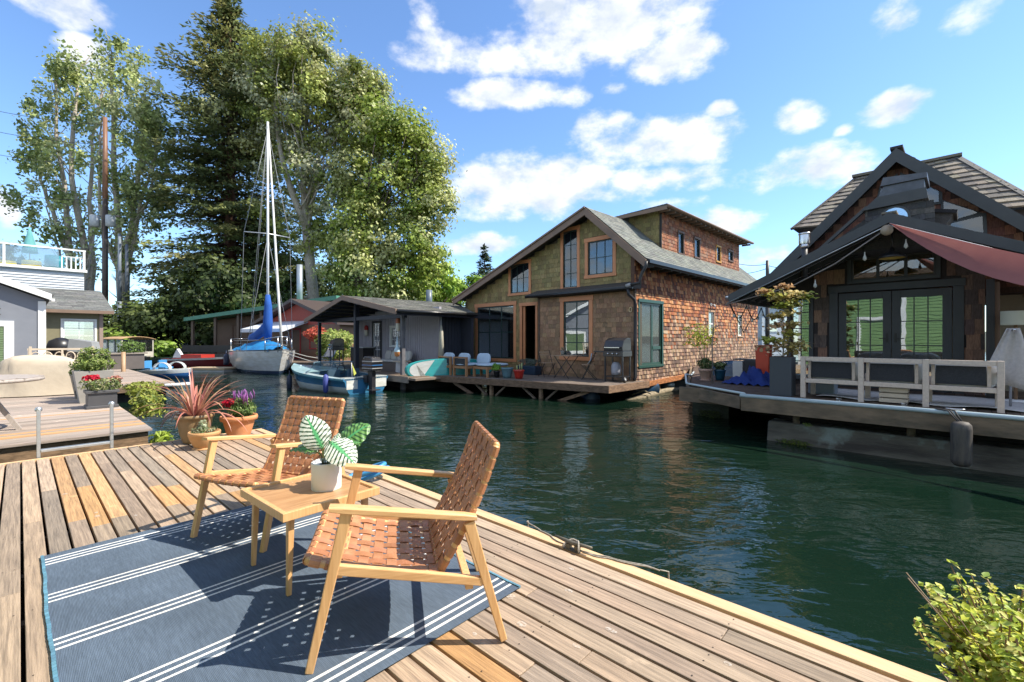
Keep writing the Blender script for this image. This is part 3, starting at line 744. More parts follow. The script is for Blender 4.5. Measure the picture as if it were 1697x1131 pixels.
cleat('dock_cleat', (.36, 2.68, .502), R(-40), 'small grey iron cleat wound with rope near the deck edge', g_)
m = MB()
def along(p, q, n=14, sag=0.0, w=.006): return [tuple(Vector(p).lerp(Vector(q), i/n)+Vector((w*math.sin(i*1.9), w*math.cos(i*1.3), -sag*math.sin(math.pi*i/n)))) for i in range(n+1)]
m.tube(along((.33,2.71,.512), (.10,3.07,.514), 10), .0045, 6); m.tube([(.10,3.07,.514),(.11,3.12,.50),(.12,3.14,.3),(.1,3.2,-.02)], .0045, 6)
m.tube(along((.40,2.65,.512), (.77,2.445,.516), 12), .0045, 6); m.tube(along((.41,2.63,.510), (.79,2.425,.516), 12), .0045, 6); m.tube([(.79,2.425,.516),(.84,2.44,.50),(.86,2.46,.2),(.9,2.5,-.02)], .0045, 6)
tag(m.build('mooring_line', ROPE), 'thin grey rope running from the cleat over the light deck edge board', 'rope')
def ladder():
    e0 = Vector(DW(.135, 6.87)); e1 = Vector(DW(.735, 6.87)); u = Vector((-.735,.678,0)); x = (e1-e0).normalized()
    t = empty('swim_ladder', tuple(e0), DA, 'aluminium swim ladder hooked over the far deck edge toward the left dock', 'ladder')
    for k, xx in ((0, 0), (1, .58)):
        m = MB(); m.bar((xx, .03, -.6), (xx, .03, 1.0), .030, .055, (0,1,0)); m.lathe([(0,-.02),(.028,-.02),(.03,0),(.02,.02),(0,.025)], (xx,.03,1.01), 12)
        m.bar((xx+.0,.10,.2),(xx+.0,.045,.98),.02,.03,(0,1,0)); m.build('stile', ALU, t, bevel=.004)
    for z in (.57, .30, .02, -.25):
        m = MB(); m.bar((.016,.03,z), (.564,.03,z), .07, .028); m.build('rung', ALU, t, bevel=.004)
ladder()
m = MB(); c0 = Vector((-1.27, 4.02, .52)); pts = [tuple(c0+Vector((.16*math.cos(a)-.02, .10*math.sin(a), .06+.06*math.cos(a*1)))) for a in np.linspace(0, 2*math.pi, 25)[:-1]]
m.tube(pts, .020, 8, (.05,.28,.55), closed=True); m.tube([tuple(Vector(p)+Vector((.02,.04,-.045))) for p in pts], .020, 8, (.05,.28,.55), closed=True)
tag(m.build('coiled_hose', ATTR), 'light blue coiled hose at the deck edge behind the white plant pot', 'hose')
# ---------------------------------------------------------------- building helpers
SH = M('cedar_shingle', (1,1,1), (.62,.6,.6), ns=5, st=(14,14,2), rough=.8, bump=.4, bs=6, bst=(30,30,3), attr=True, shift=True, lo=.4, hi=.62)
SHAKE = M('roof_shake', (1,1,1), (.6,.6,.6), ns=8, st=(6,6,6), rough=.85, bump=.4, bs=20, attr=True, shift=True)
COMP = M('composition_roof', (.20,.205,.195), (.12,.125,.12), ns=14, st=(1,1,1), rough=.95, bump=.6, bs=60, attr=True, detail=8)
DARK = M('interior_dark', (.035,.03,.027), (.06,.05,.045), ns=1, rough=.9)
GLASS = glass_mat('window_glass', mixw=.36)
GLASSU = glass_mat('upper_glass', (.03,.04,.06), .10)
GLASSD = glass_mat('door_glass', mixw=.36)
ORANGE = M('orange_trim', (.62,.26,.115), (.54,.22,.095), ns=3, rough=.55, bump=.1)
GREENS = M('green_sash', (.012,.06,.042), rough=.4)
DGREEN = M('dark_green_sash', (.012,.035,.03), rough=.4)
BROWN = M('brown_fascia', (.22,.145,.10), (.18,.12,.085), ns=3, rough=.6, bump=.1)
CHAR = M('charcoal_paint', (.04,.044,.046), (.05,.054,.056), ns=4, rough=.5)
NAVY = M('navy_paint', (.012,.016,.03), (.018,.022,.035), ns=4, rough=.5)
GUT = M('black_gutter', (.012,.012,.013), rough=.3)
def shingles(mb, f, u0, u1, v0, v1, inside, course=.13, wid=(.07,.17), cols=None, th=.014, lap=1.12, ragged=.006):
    v = v0; r = 0
    while v < v1:
        u = u0+random.uniform(-.1, 0)
        while u < u1:
            w = random.uniform(*wid); ua = max(u, u0); ub = min(u+w-.004, u1); u += w
            if ub-ua < .02: continue
            uc = (ua+ub)/2; rb = v+random.uniform(-ragged, ragged); rt = v+course*lap
            if not inside(uc, v+course*.5, ub-ua): continue
            c = jit(random.choice(cols(uc, v) if callable(cols) else cols), .16, .05); t = th*random.uniform(.8, 1.2)
            vs = [f(ua, rb, t), f(ub, rb, t), f(ub, rt, .003), f(ua, rt, .003), f(ua, rb, 0), f(ub, rb, 0)]
            mb.add(vs, [(0,1,2,3), (4,5,1,0), (4,0,3), (5,2,1)], c)
        v += course; r += 1
def wall_cols(mb, f, segs, zb, holes, th=.1, col=(1,1,1), th0=0):
    """segs: [(u, ztop)...] polyline of the top; holes (u0,u1,z0,z1). f(u,z,d)"""
    us = sorted({s[0] for s in segs} | {h[0] for h in holes} | {h[1] for h in holes})
    def top(u):
        for (a, za), (b, zb_) in zip(segs, segs[1:]):
            if a-1e-6 <= u <= b+1e-6: return za+(zb_-za)*(u-a)/(b-a)
        return segs[-1][1]
    for a, b in zip(us, us[1:]):
        if b-a < 1e-4: continue
        hs = sorted([h for h in holes if h[0] < (a+b)/2 < h[1]], key=lambda h: h[2]); z = zb
        for h in hs:
            if h[2] > z+1e-4: mb.prism([(a,z),(b,z),(b,h[2]),(a,h[2])], lambda u, w, t: f(u, w, t), th0, th0-th, col)
            z = h[3]
        mb.prism([(a,z),(b,z),(b,top(b)),(a,top(a))], lambda u, w, t: f(u, w, t), th0, th0-th, col)
def window(parent, f, hole, cas=.1, casm=None, sash=None, nx=2, ny=2, head=.0, sw=.035, mw=.018, name='window', pane=None, vsplit=None, hsplit=None, deep=.05, frame_d=.03, label=None, sill=True):
    """f(u,z,d) with d outward. casing around the hole, then sash and pane as sub-parts"""
    u0, u1, z0, z1 = hole; m = MB()
    def bx(a, b, c, e, d0, d1, mb): mb.prism([(a,c),(b,c),(b,e),(a,e)], lambda u, w, t: f(u, w, t), d1, d0)
    if cas:
        bx(u0-cas, u0, z0-.001, z1, -.02, frame_d, m); bx(u1, u1+cas, z0-.001, z1, -.02, frame_d, m)
        bx(u0-cas-head, u1+cas+head, z1+.001, z1+cas*1.1, -.02, frame_d+.012, m)
        if sill: bx(u0-cas-head, u1+cas+head, z0-cas*.9, z0-.002, -.02, frame_d+.016, m)
    else:
        bx(u0-.01, u1+.01, z1-.02, z1, -.02, frame_d, m)
    w = m.build(name, casm or ORANGE, parent, bevel=.004)
    if label: w['label'] = label
    s = MB()
    bx(u0, u0+sw, z0, z1, -.06, -.01, s); bx(u1-sw, u1, z0, z1, -.06, -.01, s); bx(u0+sw, u1-sw, z1-sw, z1, -.06, -.01, s); bx(u0+sw, u1-sw, z0, z0+sw, -.06, -.01, s)
    for k in range(1, nx):
        u = lerp(u0, u1, (vsplit or [k/nx for k in range(1, nx)])[k-1]); bx(u-mw/2, u+mw/2, z0+sw, z1-sw, -.05, -.015, s)
    for k in range(1, ny):
        z = lerp(z0, z1, (hsplit or [k/ny for k in range(1, ny)])[k-1]); bx(u0+sw, u1-sw, z-mw/2, z+mw/2, -.049, -.016, s)
    s.build('sash', sash or DGREEN, w)
    p = MB(); bx(u0+sw*.5, u1-sw*.5, z0+sw*.5, z1-sw*.5, -.036, -.030, p); p.build('pane', pane or GLASS, w)
    return w
def slab(mb, p, n_off, th, col=(1,1,1)):
    """p: polygon of top points; extruded downward by th along n_off"""
    n = len(p); o = Vector(n_off).normalized()*th
    vs = [tuple(q) for q in p]+[tuple(Vector(q)-o) for q in p]
    mb.add(vs, [tuple(range(n)), tuple(range(2*n-1, n-1, -1))]+[(i, n+i, n+(i+1) % n, (i+1) % n) for i in range(n)], col)
def roof_plane(mb, a, b, c, d, course=.14, wid=(.2,.34), cols=None, th=.012, lift=.004, poly=None):
    """quad a(eave left) b(eave right) c(ridge right) d(ridge left); courses of shingles laid up the slope"""
    a, b, c, d = map(Vector, (a, b, c, d)); L_ = ((d-a).length+(c-b).length)/2
    nrm = (b-a).cross(d-a).normalized()
    if nrm.z < 0: nrm = -nrm
    n = max(2, int(L_/course))
    for i in range(n):
        t0 = i/n; t1 = min(1, (i+1.15)/n); l0 = a.lerp(d, t0); r0 = b.lerp(c, t0); l1 = a.lerp(d, t1); r1 = b.lerp(c, t1); W = (r0-l0).length
        u = -random.random()*.2
        while u < W:
            w = random.uniform(*wid); s = max(0, u)/W; e = min(W, u+w-.004)/W; u += w
            if e <= s: continue
            h = th*random.uniform(.75, 1.25)
            p0 = l0.lerp(r0, s); p1 = l0.lerp(r0, e); p2 = l1.lerp(r1, e); p3 = l1.lerp(r1, s)
            N = nrm
            mb.add([tuple(p0+N*(h+lift)), tuple(p1+N*(h+lift)), tuple(p2+N*(.002+lift)), tuple(p3+N*(.002+lift)), tuple(p0+N*lift*.2), tuple(p1+N*lift*.2)], [(0,1,2,3),(4,5,1,0),(4,0,3),(5,2,1)], jit(random.choice(cols), .14, .03))

# ---------------------------------------------------------------- brown shingled houseboat in the centre
def centre_house():
    h = empty('shingled_houseboat', (3.63, 13.45, 0), R(-45), 'brown cedar shingled two storey houseboat with orange window trim and long dormer', 'houseboat')
    F0 = lambda y: (lambda u, z, d: (u, y-d, z))
    FF = F0(.3); FB = F0(0.0); FS = lambda u, z, d: (d, u, z)         # side wall facing +x, u along y
    rl = lambda x: 3.42+(x+8.5)*(5.90-3.42)/(8.5-1.67) if x < -1.67 else 5.90+(x+1.67)*(4.03-5.90)/(.42+1.67)
    # facade
    holes = [(-5.50,-4.54,3.50,4.58),(-2.92,-2.32,3.50,5.44),(-1.88,-.93,3.84,4.93),(-7.46,-5.33,.98,3.05),(-4.88,-4.20,.5,2.98)]
    bay = (-3.77, 0)
    m = MB(); wall_cols(m, FF, [(-8.22, rl(-8.22)-.1),(-1.67,5.78),(0, rl(0)-.1)], .3, holes, th=.12, col=(.10,.085,.06), th0=-.005)
    def olive(u, z):
        if u > -3.77 and z < 3.3: return [(.34,.20,.11),(.28,.17,.095),(.39,.235,.13)]
        k = min(1, max(0, (z-2.2)/2.5))
        return [(lerp(.34,.29,k),lerp(.235,.24,k),.095),(lerp(.38,.33,k),lerp(.265,.27,k),.11),(lerp(.28,.24,k),lerp(.195,.195,k),.08)]
    def ins(hs, top, zmin=0):
        return lambda u, z, w: z < top(u)-.16 and all(not (a-.07 < u < b+.07 and c-.08 < z < d+.08) for a, b, c, d in hs) and z > zmin
    w = MB(); w.C = m.C; w.V = m.V; w.F = m.F; w.MI = m.MI; w.S = m.S
    shingles(w, FF, -8.2, 0, .46, 5.9, lambda u, z, ww: ins(holes, rl)(u, z, ww) and not (u > -3.77 and z < 3.25), .165, (.10,.24), olive, .016)
    for x0, x1 in ((-8.235,-8.15),(-.075,.0)): w.prism([(x0,.45),(x1,.45),(x1,rl(x1)-.2),(x0,rl(x0)-.2)], lambda a, b, t: FF(a, b, t), .028, 0, (.14,.12,.085))
    w.build('front_wall', SH, h)
    # bay wall
    bh = [(-2.66,-1.62,1.17,3.0)]
    m = MB(); wall_cols(m, FB, [(-3.77,3.25),(0,3.25)], .3, bh, th=.12, col=(.10,.08,.06), th0=-.005)
    m.box(-3.77, -3.65, .001, .3, .3, 3.25, (.11,.085,.06))
    shingles(m, FB, -3.72, -.02, .46, 3.1, ins(bh, lambda u: 3.4), .150, (.10,.22), olive, .016)
    m.box(-3.80, -3.72, -.03, .2, .45, 3.22, (.13,.08,.05)); m.box(-.02, .03, -.03, .05, .45, 3.22, (.10,.07,.05))
    m.build('bay_wall', SH, h)
    # side wall
    sh = [(.27,1.67,.95,2.86),(5.42,5.95,1.88,2.78),(8.55,9.05,1.88,2.78)]
    m = MB(); wall_cols(m, FS, [(0,4.2),(11.2,4.2)], .35, sh, th=.12, col=(.12,.06,.035), th0=-.005)
    def ced(u, z):
        k = min(1, max(0, (z-.9)/2.2+random.uniform(-.35,.35)))
        a = [(.46,.16,.05),(.36,.105,.035),(.20,.06,.025),(.55,.24,.09),(.14,.05,.028),(.60,.30,.13)]; b = [(.42,.27,.17),(.26,.155,.10),(.14,.085,.06),(.52,.36,.24),(.19,.11,.075),(.34,.20,.11)]
        return a if k > .5 else b
    shingles(m, FS, .0, 11.2, .42, 4.15, ins(sh, lambda u: 4.5), .125, (.06,.15), ced, .024)
    m.build('side_wall', SH, h)
    m = MB(); m.box(-8.22, -8.1, .32, 11.2, .3, 3.5, (.1,.08,.06)); m.box(-8.1, -.12, 11.08, 11.2, .3, 4.0, (.1,.08,.06)); m.build('rear_walls', SH, h)
    m = MB(); m.box(-8.09, -.14, .45, 11, .48, .52, (.2,.13,.08)); m.box(-8.09, -.14, 4.5, 4.6, .52, 3.4, (.5,.46,.4)); m.box(-8.0,-.2,.5,4.45,3.25,3.3,(.45,.42,.38)); m.build('interior', ATTR, h)
    m = MB(); m.box(-.30,-.27,.3,1.1,2.45,2.9,(.6,.62,.66)); m.box(-.30,-.27,1.15,1.66,2.6,2.9,(.6,.62,.66)); m.box(-.9,-.35,.5,1.2,.53,1.0,(.6,.58,.54)); m.box(-1.0,-.9,.45,1.25,.53,1.4,(.6,.58,.54)); m.box(-.9,-.4,.38,.5,.53,1.2,(.6,.58,.54)); m.build('blind_and_chair', ATTR, h)
    # roof
    y0, y1 = -.12, 11.35
    L0, P0, R0 = (-8.55, 3.44), (-1.67, 5.97), (.45, 4.06)
    m = MB()
    def rp(p, y): return (p[0], y, p[1])
    slab(m, [rp(L0,y0),rp(L0,y1),rp(P0,y1),rp(P0,y0)], (-.35,0,1), .05, (.5,.45,.4)); slab(m, [rp(P0,y0),rp(P0,y1),rp(R0,y1),rp(R0,y0)], (.67,0,.74), .05, (.5,.45,.4))
    cc = [(1.05,1.08,1.0),(.9,.93,.88),(1.15,1.15,1.05),(.8,.82,.8)]
    roof_plane(m, rp(R0,y0-.02), rp(R0,y1), rp(P0,y1), rp(P0,y0-.02), .13, (.18,.36), cc, .010)
    roof_plane(m, rp(L0,y1), rp(L0,y0-.02), rp(P0,y0-.02), rp(P0,y1), .13, (.25,.5), cc, .010)
    roof = m.build('roof', COMP, h)
    m = MB()
    def fas(p, q, t0, t1, y, w=.2):
        m.prism([(p[0],p[1]+t0),(q[0],q[1]+t0),(q[0],q[1]+t1),(p[0],p[1]+t1)], lambda a, b, t: (a, t, b), y, y+.05)
    fas(L0, P0, -.03, -.25, y0-.05); fas(P0, R0, -.03, -.29, y0-.05)
    m.prism([(L0[0]-.03,L0[1]),(P0[0],P0[1]+.02),(P0[0],P0[1]-.04),(L0[0]-.03,L0[1]-.06)], lambda a, b, t: (a, t, b), y0-.09, y0-.051)
    m.build('barge_board', BROWN, roof)
    m = MB(); m.box(.44, .56, y0, y1, 3.93, 4.03); m.tube([(.5,y0,3.98),(.5,y1,3.98)], .06, 8); m.box(.40,.44,y0,y1,3.90,4.03); m.build('gutter', GUT, roof)
    m = MB()
    for y in np.arange(.3, 11.2, .6): m.box(.0, .42, y, y+.06, 3.86, 3.96)
    m.build('rafter_tails', CHAR, roof)
    # little roof over the bay
    m = MB(); m.prism([(-.26,3.22),(-.26,3.30),(.29,3.50),(.29,3.25)], lambda a, b, t: (t, a, b), -4.15, .06); m.build('bay_roof', M('bay_roof_felt', (.045,.04,.035), (.07,.06,.05), ns=9, rough=.8), h)
    m = MB(); m.tube([(-4.18,-.27,3.24),(.08,-.27,3.24)], .05, 8); m.box(-4.15,.05,-.30,-.26,3.24,3.3); m.build('bay_gutter', GUT, h)
    m = MB(); m.tube([(.47,-.16,3.97),(.47,-.18,3.85),(.36,-.2,3.66),(.30,-.22,3.5),(.30,-.24,3.36),(.05,-.3,3.33)], .045, 8, (.03,.03,.03)); m.tube([(.05,-.3,3.33),(-.1,-.3,3.30)], .055, 8, (.35,.35,.35))
    m.tube([(-.05,-.3,3.2),(-.03,-.28,3.05),(.06,-.12,2.9),(.075,-.075,2.75),(.075,-.075,.62),(.075,-.16,.55)], .045, 8, (.015,.015,.017)); m.build('downpipe', ATTR, h)
    m = MB(); m.tube([(-8.6,-.06,3.4),(-8.55,-.03,3.28),(-8.35,.12,3.18),(-8.28,.2,3.0),(-8.28,.2,.6)], .04, 8, (.03,.03,.035)); m.build('downpipe', ATTR, h)
    # windows
    window(h, FF, holes[0], .11, ORANGE, DGREEN, 3, 2, .02, pane=GLASSU); window(h, FF, holes[1], .11, ORANGE, DGREEN, 2, 4, .02, pane=GLASSU); window(h, FF, holes[2], .12, ORANGE, DGREEN, 3, 2, .02, pane=GLASSU)
    window(h, FF, holes[3], .13, ORANGE, DGREEN, 3, 2, .03, sw=.05, mw=.03); window(h, FB, bh[0], .14, ORANGE, DGREEN, 2, 4, .03, sw=.05, mw=.03)
    window(h, FS, sh[0], .09, GREENS, GREENS, 2, 1, 0, sw=.06, mw=.09, vsplit=[.58], pane=glass_mat('clear_glass', (.2,.22,.22), .03), label='large green framed side window')
    m = MB(); m.prism([(1.10,1.42),(1.64,1.42),(1.64,1.52),(1.10,1.52)], lambda u, z, t: FS(u, z, t), .0, -.06); m.build('transom', GREENS, h)
    for k in (1, 2):
        window(h, FS, sh[k], .06, M('tan_casing', (.45,.27,.15), rough=.6) if k == 1 else bpy.data.materials['tan_casing'], WHITE, 1, 2, 0, sw=.055, mw=.06, label='small white sash side window')
    # door
    m = MB(); fd = lambda a, b, c, e, d0, d1: m.prism([(a,c),(b,c),(b,e),(a,e)], lambda u, z, t: FF(u, z, t), d1, d0)
    fd(-5.0,-4.88,.5,2.98,-.02,.03); fd(-4.20,-4.1,.5,2.98,-.02,.03); fd(-5.02,-4.08,2.981,3.1,-.02,.042); fd(-4.87,-4.78,.5,2.97,-.09,-.03)
    m.build('door_frame', ORANGE, h)
    m = MB(); m.box(-5.7,-4.9,.46,.50,.53,2.95); m.build('sliding_door', ORANGE, h)
    # house number
    m = MB(); m.tube([(-.12+.045*math.cos(a),-.03,2.62+.07*math.sin(a)) for a in np.linspace(0, 2*math.pi, 17)[:-1]], .012, 6, (.75,.62,.35), closed=True); m.build('number_zero', ATTR, h)
    m = MB(); m.box(0,.03,5.58,5.72,3.02,3.12,(.5,.5,.5)); m.tube([(.03,5.65,3.07),(.14,5.62,3.04)], .02, 6, (.5,.5,.5)); m.lathe([(0,.0),(.05,0),(.035,.09),(.0,.1)], (.16,5.6,2.96), 10, (.7,.7,.7)); m.build('flood_lamp', ATTR, h)
    # dormer
    dx = -.4; FD = lambda u, z, d: (dx+d, u, z)
    dh = [(3.74,4.13,4.86,5.58),(5.12,5.55,4.9,5.58),(7.27,7.67,5.0,5.58),(8.62,9.08,5.2,5.58)]
    m = MB(); wall_cols(m, FD, [(2.47,6.0),(9.95,6.0)], 4.6, dh, th=.1, col=(.2,.09,.05), th0=-.005)
    ced2 = [(.34,.125,.05),(.27,.09,.04),(.22,.075,.035),(.38,.16,.075),(.30,.16,.10)]
    shingles(m, FD, 2.49, 9.93, 4.76, 5.95, ins(dh, lambda u: 6.2), .118, (.07,.16), ced2, .015)
    dm = m.build('dormer', SH, h)
    FC = lambda u, z, d: (u, 2.47-d, z)
    m = MB(); wall_cols(m, FC, [(-1.7,6.0),(-.4,6.0)], 4.6, [], th=.1, col=(.1,.09,.06), th0=-.005)
    shingles(m, FC, -1.65, -.46, 4.6, 5.98, lambda u, z, w: z > rl(u)-.02, .15, (.1,.22), olive, .014); m.prism([(-.46,4.6),(-.395,4.6),(-.395,6.0),(-.46,6.0)], lambda u, z, t: FC(u, z, t), .03, 0, (.03,.03,.03)); m.build('cheek', SH, dm)
    m = MB(); slab(m, [(-2.3,2.12,6.13),(-.02,2.12,6.20),(-.02,10.45,6.20),(-2.3,10.45,6.13)], (0,0,1), .05, (.8,.8,.8))
    roof_plane(m, (-.02,2.1,6.20), (-.02,10.45,6.20), (-2.3,10.45,6.13), (-2.3,2.1,6.13), .14, (.2,.4), cc, .01); m.build('dormer_roof', COMP, dm)
    m = MB(); m.box(-.02,.02,2.1,10.46,6.09,6.19); m.box(-2.3,-.02,2.08,2.12,6.02,6.14); m.tube([(.04,2.1,6.13),(.04,10.46,6.13)], .045, 8)
    for y in np.arange(2.3, 10.4, .42): m.box(-.39, -.03, y, y+.05, 6.02, 6.09)
    m.build('dormer_fascia', BROWN, dm)
    brc = M('brown_casing', (.10,.05,.03), rough=.6); yel = M('ochre_casing', (.52,.26,.05), rough=.6)
    for k in range(4): window(dm, FD, dh[k], .07, (brc, brc, yel, brc)[k], DGREEN, 1, 1 if k < 2 else 2, 0, sw=.03, pane=GLASSU)
        # deck
    poly = [(-9.3,.3),(-9.0,-.9),(-5.80,-2.98),(.22,-1.74),(.22,.38),(.0,.38)]
    def xr(y):
        xs = []
        for (a, b), (c, d) in zip(poly, poly[1:]+poly[:1]):
            if (b-y)*(d-y) < 0: xs.append(a+(c-a)*(y-b)/(d-b))
        return (min(xs), max(xs)) if len(xs) > 1 else None
    m = MB(); y = -2.95
    while y < .36:
        r = xr(min(y+.06,.3)) 
        if r and r[1]-r[0] > .1:
            x = r[0]
            while x < r[1]:
                e = min(r[1], x+random.uniform(1.8, 3.5)); m.box(x, e-.003, y, y+.105, .462, .5, jit((.21,.17,.14), .2)); x = e
        y += .115
    dk = m.build('deck', WOODX, h)
    m = MB(); tcol = (.20,.13,.085)
    m.bar((-5.83,-3.0,.405),(.25,-1.77,.405),.06,.19,col=tcol); m.bar((.25,-1.80,.405),(.25,.38,.405),.06,.19,col=(.30,.19,.12)); m.bar((-5.83,-3.0,.405),(-9.0,-.9,.405),.06,.19,col=tcol)
    m.bar((.04,.4,.36),(.04,3.3,.44),.05,.15,col=(.55,.22,.08)); m.bar((.02,3.3,.4),(.02,11,.4),.05,.2,col=(.10,.06,.04))
    m.build('rim_beam', TIMBER, dk)
    def fr(x): return lerp(-2.98, -1.74, (x+5.8)/6.02)+.08
    for xs in (-3.6, -1.85):
        y = fr(xs); m = MB(); m.bar((xs,y,.32),(xs,y,-.3),.09,.09,col=(.30,.2,.13)); m.build('post', TIMBER, dk)
        for dx_ in (-.62, .55):
            m = MB(); m.bar((xs+dx_,fr(xs+dx_)+.0,.31),(xs+.03*np.sign(dx_),y,-.14),.08,.05,col=(.17,.13,.095)); m.build('brace', TIMBER, dk)
    m = MB(); m.bar((-.38,fr(-.38),.30),(-1.72,fr(-1.72)+.1,-.18),.08,.09,col=(.28,.18,.11)); m.build('brace', TIMBER, dk)
    m = MB(); m.bar((-5.1,fr(-5.1),.30),(-4.2,fr(-4.2),-.1),.08,.09,col=(.18,.12,.08)); m.build('brace', TIMBER, dk)
    for y in (1.06, 1.65):
        m = MB(); m.box(-.14,-.04,y-.05,y+.05,-.3,.36,(.35,.24,.15)); m.box(-.14,-.03,y-.2,y+.2,-.05,.03,(.33,.25,.16)); m.build('post', TIMBER, dk)
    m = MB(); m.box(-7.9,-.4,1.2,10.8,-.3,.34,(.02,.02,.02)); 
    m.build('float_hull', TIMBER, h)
    BL = M('blue_drum', (.01,.05,.12), (.015,.03,.05), ns=4, rough=.4)
    for p, q in (((-1.3,-.6,0),(-.7,-1.1,0)), ((-.4,.55,.16),(-.05,1.4,.18)), ((-.5,2.1,.16),(-.3,2.9,.16))):
        m = MB(); m.tube([p, tuple(Vector(p).lerp(Vector(q),.03)), tuple(Vector(p).lerp(Vector(q),.97)), q], [.18,.22,.22,.18], 14); m.build('float_drum', BL, h)
    m = MB(); pts = [(.05,-.55,-.04),(.1,.3,0),(.0,1.2,.02),(-.05,2.2,.04),(.0,3.2,.02)]; m.tube(pts, [.07,.10,.10,.09,.06], 9, (.33,.28,.19)); m.tube([(-.1,0,.08),(.2,.2,.22),(.25,.5,.1)], .02, 6, (.25,.22,.15)); 
    tag(m.build('floating_log', TIMBER, None, loc=(3.63,13.45,0), rz=R(-45)), 'pale bare log floating under the corner of the shingled house deck', 'log')
    return h
centre_house()
HC = Matrix.Translation((3.63,13.45,0)) @ Matrix.Rotation(R(-45), 4, 'Z')
def hw(x, y, z=.5): return tuple(HC @ Vector((x, y, z)))

# ---------------------------------------------------------------- dark house with porch gable on the right
def right_house():
    h = empty('dark_gabled_houseboat', (4.02, 7.93, 0), R(-45), 'dark cedar houseboat with charcoal gables, double glass doors and a timber dock, on the right', 'houseboat')
    FW = lambda u, z, d: (u, 3.2-d, z)
    dkc = [(.15,.10,.08),(.21,.13,.09),(.11,.08,.065),(.28,.16,.10),(.34,.19,.11)]
    holes = [(.78,2.62,.75,2.78),(1.08,2.36,2.95,3.40),(-.02,.36,.9,2.7)]
    pr = lambda x: 2.60+(x+.73)*(3.80-2.60)/(1.84+.73) if x < 1.84 else 3.80-(x-1.84)*.475
    m = MB(); wall_cols(m, FW, [(-.1, pr(-.1)),(1.84,3.74),(3.0,pr(3.0))], .5, holes, th=.1, col=(.04,.03,.028), th0=-.005)
    shingles(m, FW, .42, 3.0, .75, 3.6, lambda u, z, w: z < pr(u)-.08 and all(not (a-.1 < u < b+.1 and c-.1 < z < d+.1) for a, b, c, d in holes), .27, (.10,.2), lambda u, z: dkc+([(.32,.15,.08)] if (u > 2.65 and 2.1 < z < 2.5) else []), .018)
    m.build('front_wall', SH, h)
    FSd = lambda u, z, d: (-.1-d, u, z)
    m = MB(); wall_cols(m, FSd, [(3.2,2.9),(9,2.9)], .5, [], th=.1, col=(.1,.06,.04), th0=-.005); shingles(m, FSd, 3.22, 9, .75, 2.9, lambda u, z, w: True, .15, (.08,.16), [(.2,.11,.07),(.14,.08,.055),(.26,.15,.09)], .016); m.build('left_wall', SH, h)
    # door pair
    for k, (a, b) in enumerate(((.86,1.715),(1.725,2.58))):
        m = MB(); q = lambda a_, b_, c, e, d0=-.05, d1=.0: m.prism([(a_,c),(b_,c),(b_,e),(a_,e)], lambda u, z, t: FW(u, z, t), d1, d0)
        q(a, a+.13, .76, 2.70); q(b-.13, b, .76, 2.70); q(a+.13, b-.13, 2.56, 2.70); q(a+.13, b-.13, .76, 1.0)
        d = m.build('door', CHAR, h, bevel=.004)
        m = MB()
        for i in (1, 2): u = lerp(a+.13, b-.13, i/3); m.prism([(u-.009,1.0),(u+.009,1.0),(u+.009,2.56),(u-.009,2.56)], lambda u, z, t: FW(u, z, t), -.012, -.04)
        for i in (1, 2): z = lerp(1.0, 2.56, (.40,.70)[i-1]); m.prism([(a+.13,z-.009),(b-.13,z-.009),(b-.13,z+.009),(a+.13,z+.009)], lambda u, z, t: FW(u, z, t), -.011, -.039)
        m.build('muntins', CHAR, d)
        m = MB(); m.prism([(a+.12,.99),(b-.12,.99),(b-.12,2.57),(a+.12,2.57)], lambda u, z, t: FW(u, z, t), -.022, -.028); m.build('pane', GLASSD, d)
        m = MB(); u = b-.06 if k == 0 else a+.06; m.prism([(u-.02,1.68),(u+.02,1.68),(u+.02,1.86),(u-.02,1.86)], lambda u, z, t: FW(u, z, t), .012, 0); s = -1 if k == 0 else 1; m.bar((u,3.15,1.76),(u+s*.12,3.14,1.76),.018); m.build('handle', BLACK, d)
    m = MB(); q = lambda a_, b_, c, e, d0=-.06, d1=.03: m.prism([(a_,c),(b_,c),(b_,e),(a_,e)], lambda u, z, t: FW(u, z, t), d1, d0)
    q(.70,.85,.75,2.72); q(2.59,2.74,.75,2.72); q(.68,2.76,2.721,2.86,-.06,.045); m.build('door_frame', CHAR, h, bevel=.004)
    w = window(h, FW, holes[1], .07, CHAR, CHAR, 3, 1, 0, sw=.03, mw=.05, pane=glass_mat('amber_stained_glass', (.16,.10,.04), .12), label='stained glass transom window')
    m = MB(); am = (.20,.13,.05)
    for i in range(3):
        c = lerp(1.08, 2.36, (i+.5)/3)
        for a in np.linspace(R(10), R(170), 7): m.bar((c,3.235,2.99),(c+.17*math.cos(a),3.235,2.99+.36*math.sin(a)),.008,.004,col=(.03,.02,.01))
        m.add([(c-.09,3.236,2.99),(c+.09,3.236,2.99),(c,3.236,3.07)], [(0,1,2)], (.3,.12,.04) if i == 1 else (.05,.10,.09)); m.add([(c-.19,3.238,2.98),(c+.19,3.238,2.98),(c+.19,3.238,3.38),(c-.19,3.238,3.38)], [(0,1,2,3)], am)
    m.build('stained_glass', ATTR, w)
    window(h, FW, holes[2], .05, CHAR, CHAR, 2, 5, 0, sw=.04, mw=.02, pane=GLASSD)
    # posts and beams of the nook on the right
    m = MB(); m.box(3.0,3.1,2.55,2.65,.75,2.75,(.02,.02,.022)); m.box(3.1,3.16,2.6,3.2,.75,2.7,(.16,.09,.055)); m.box(-.5,3.9,.98,1.06,2.50,2.6,(.03,.03,.032)) if 0 else None
    m.build('post', ATTR, h)
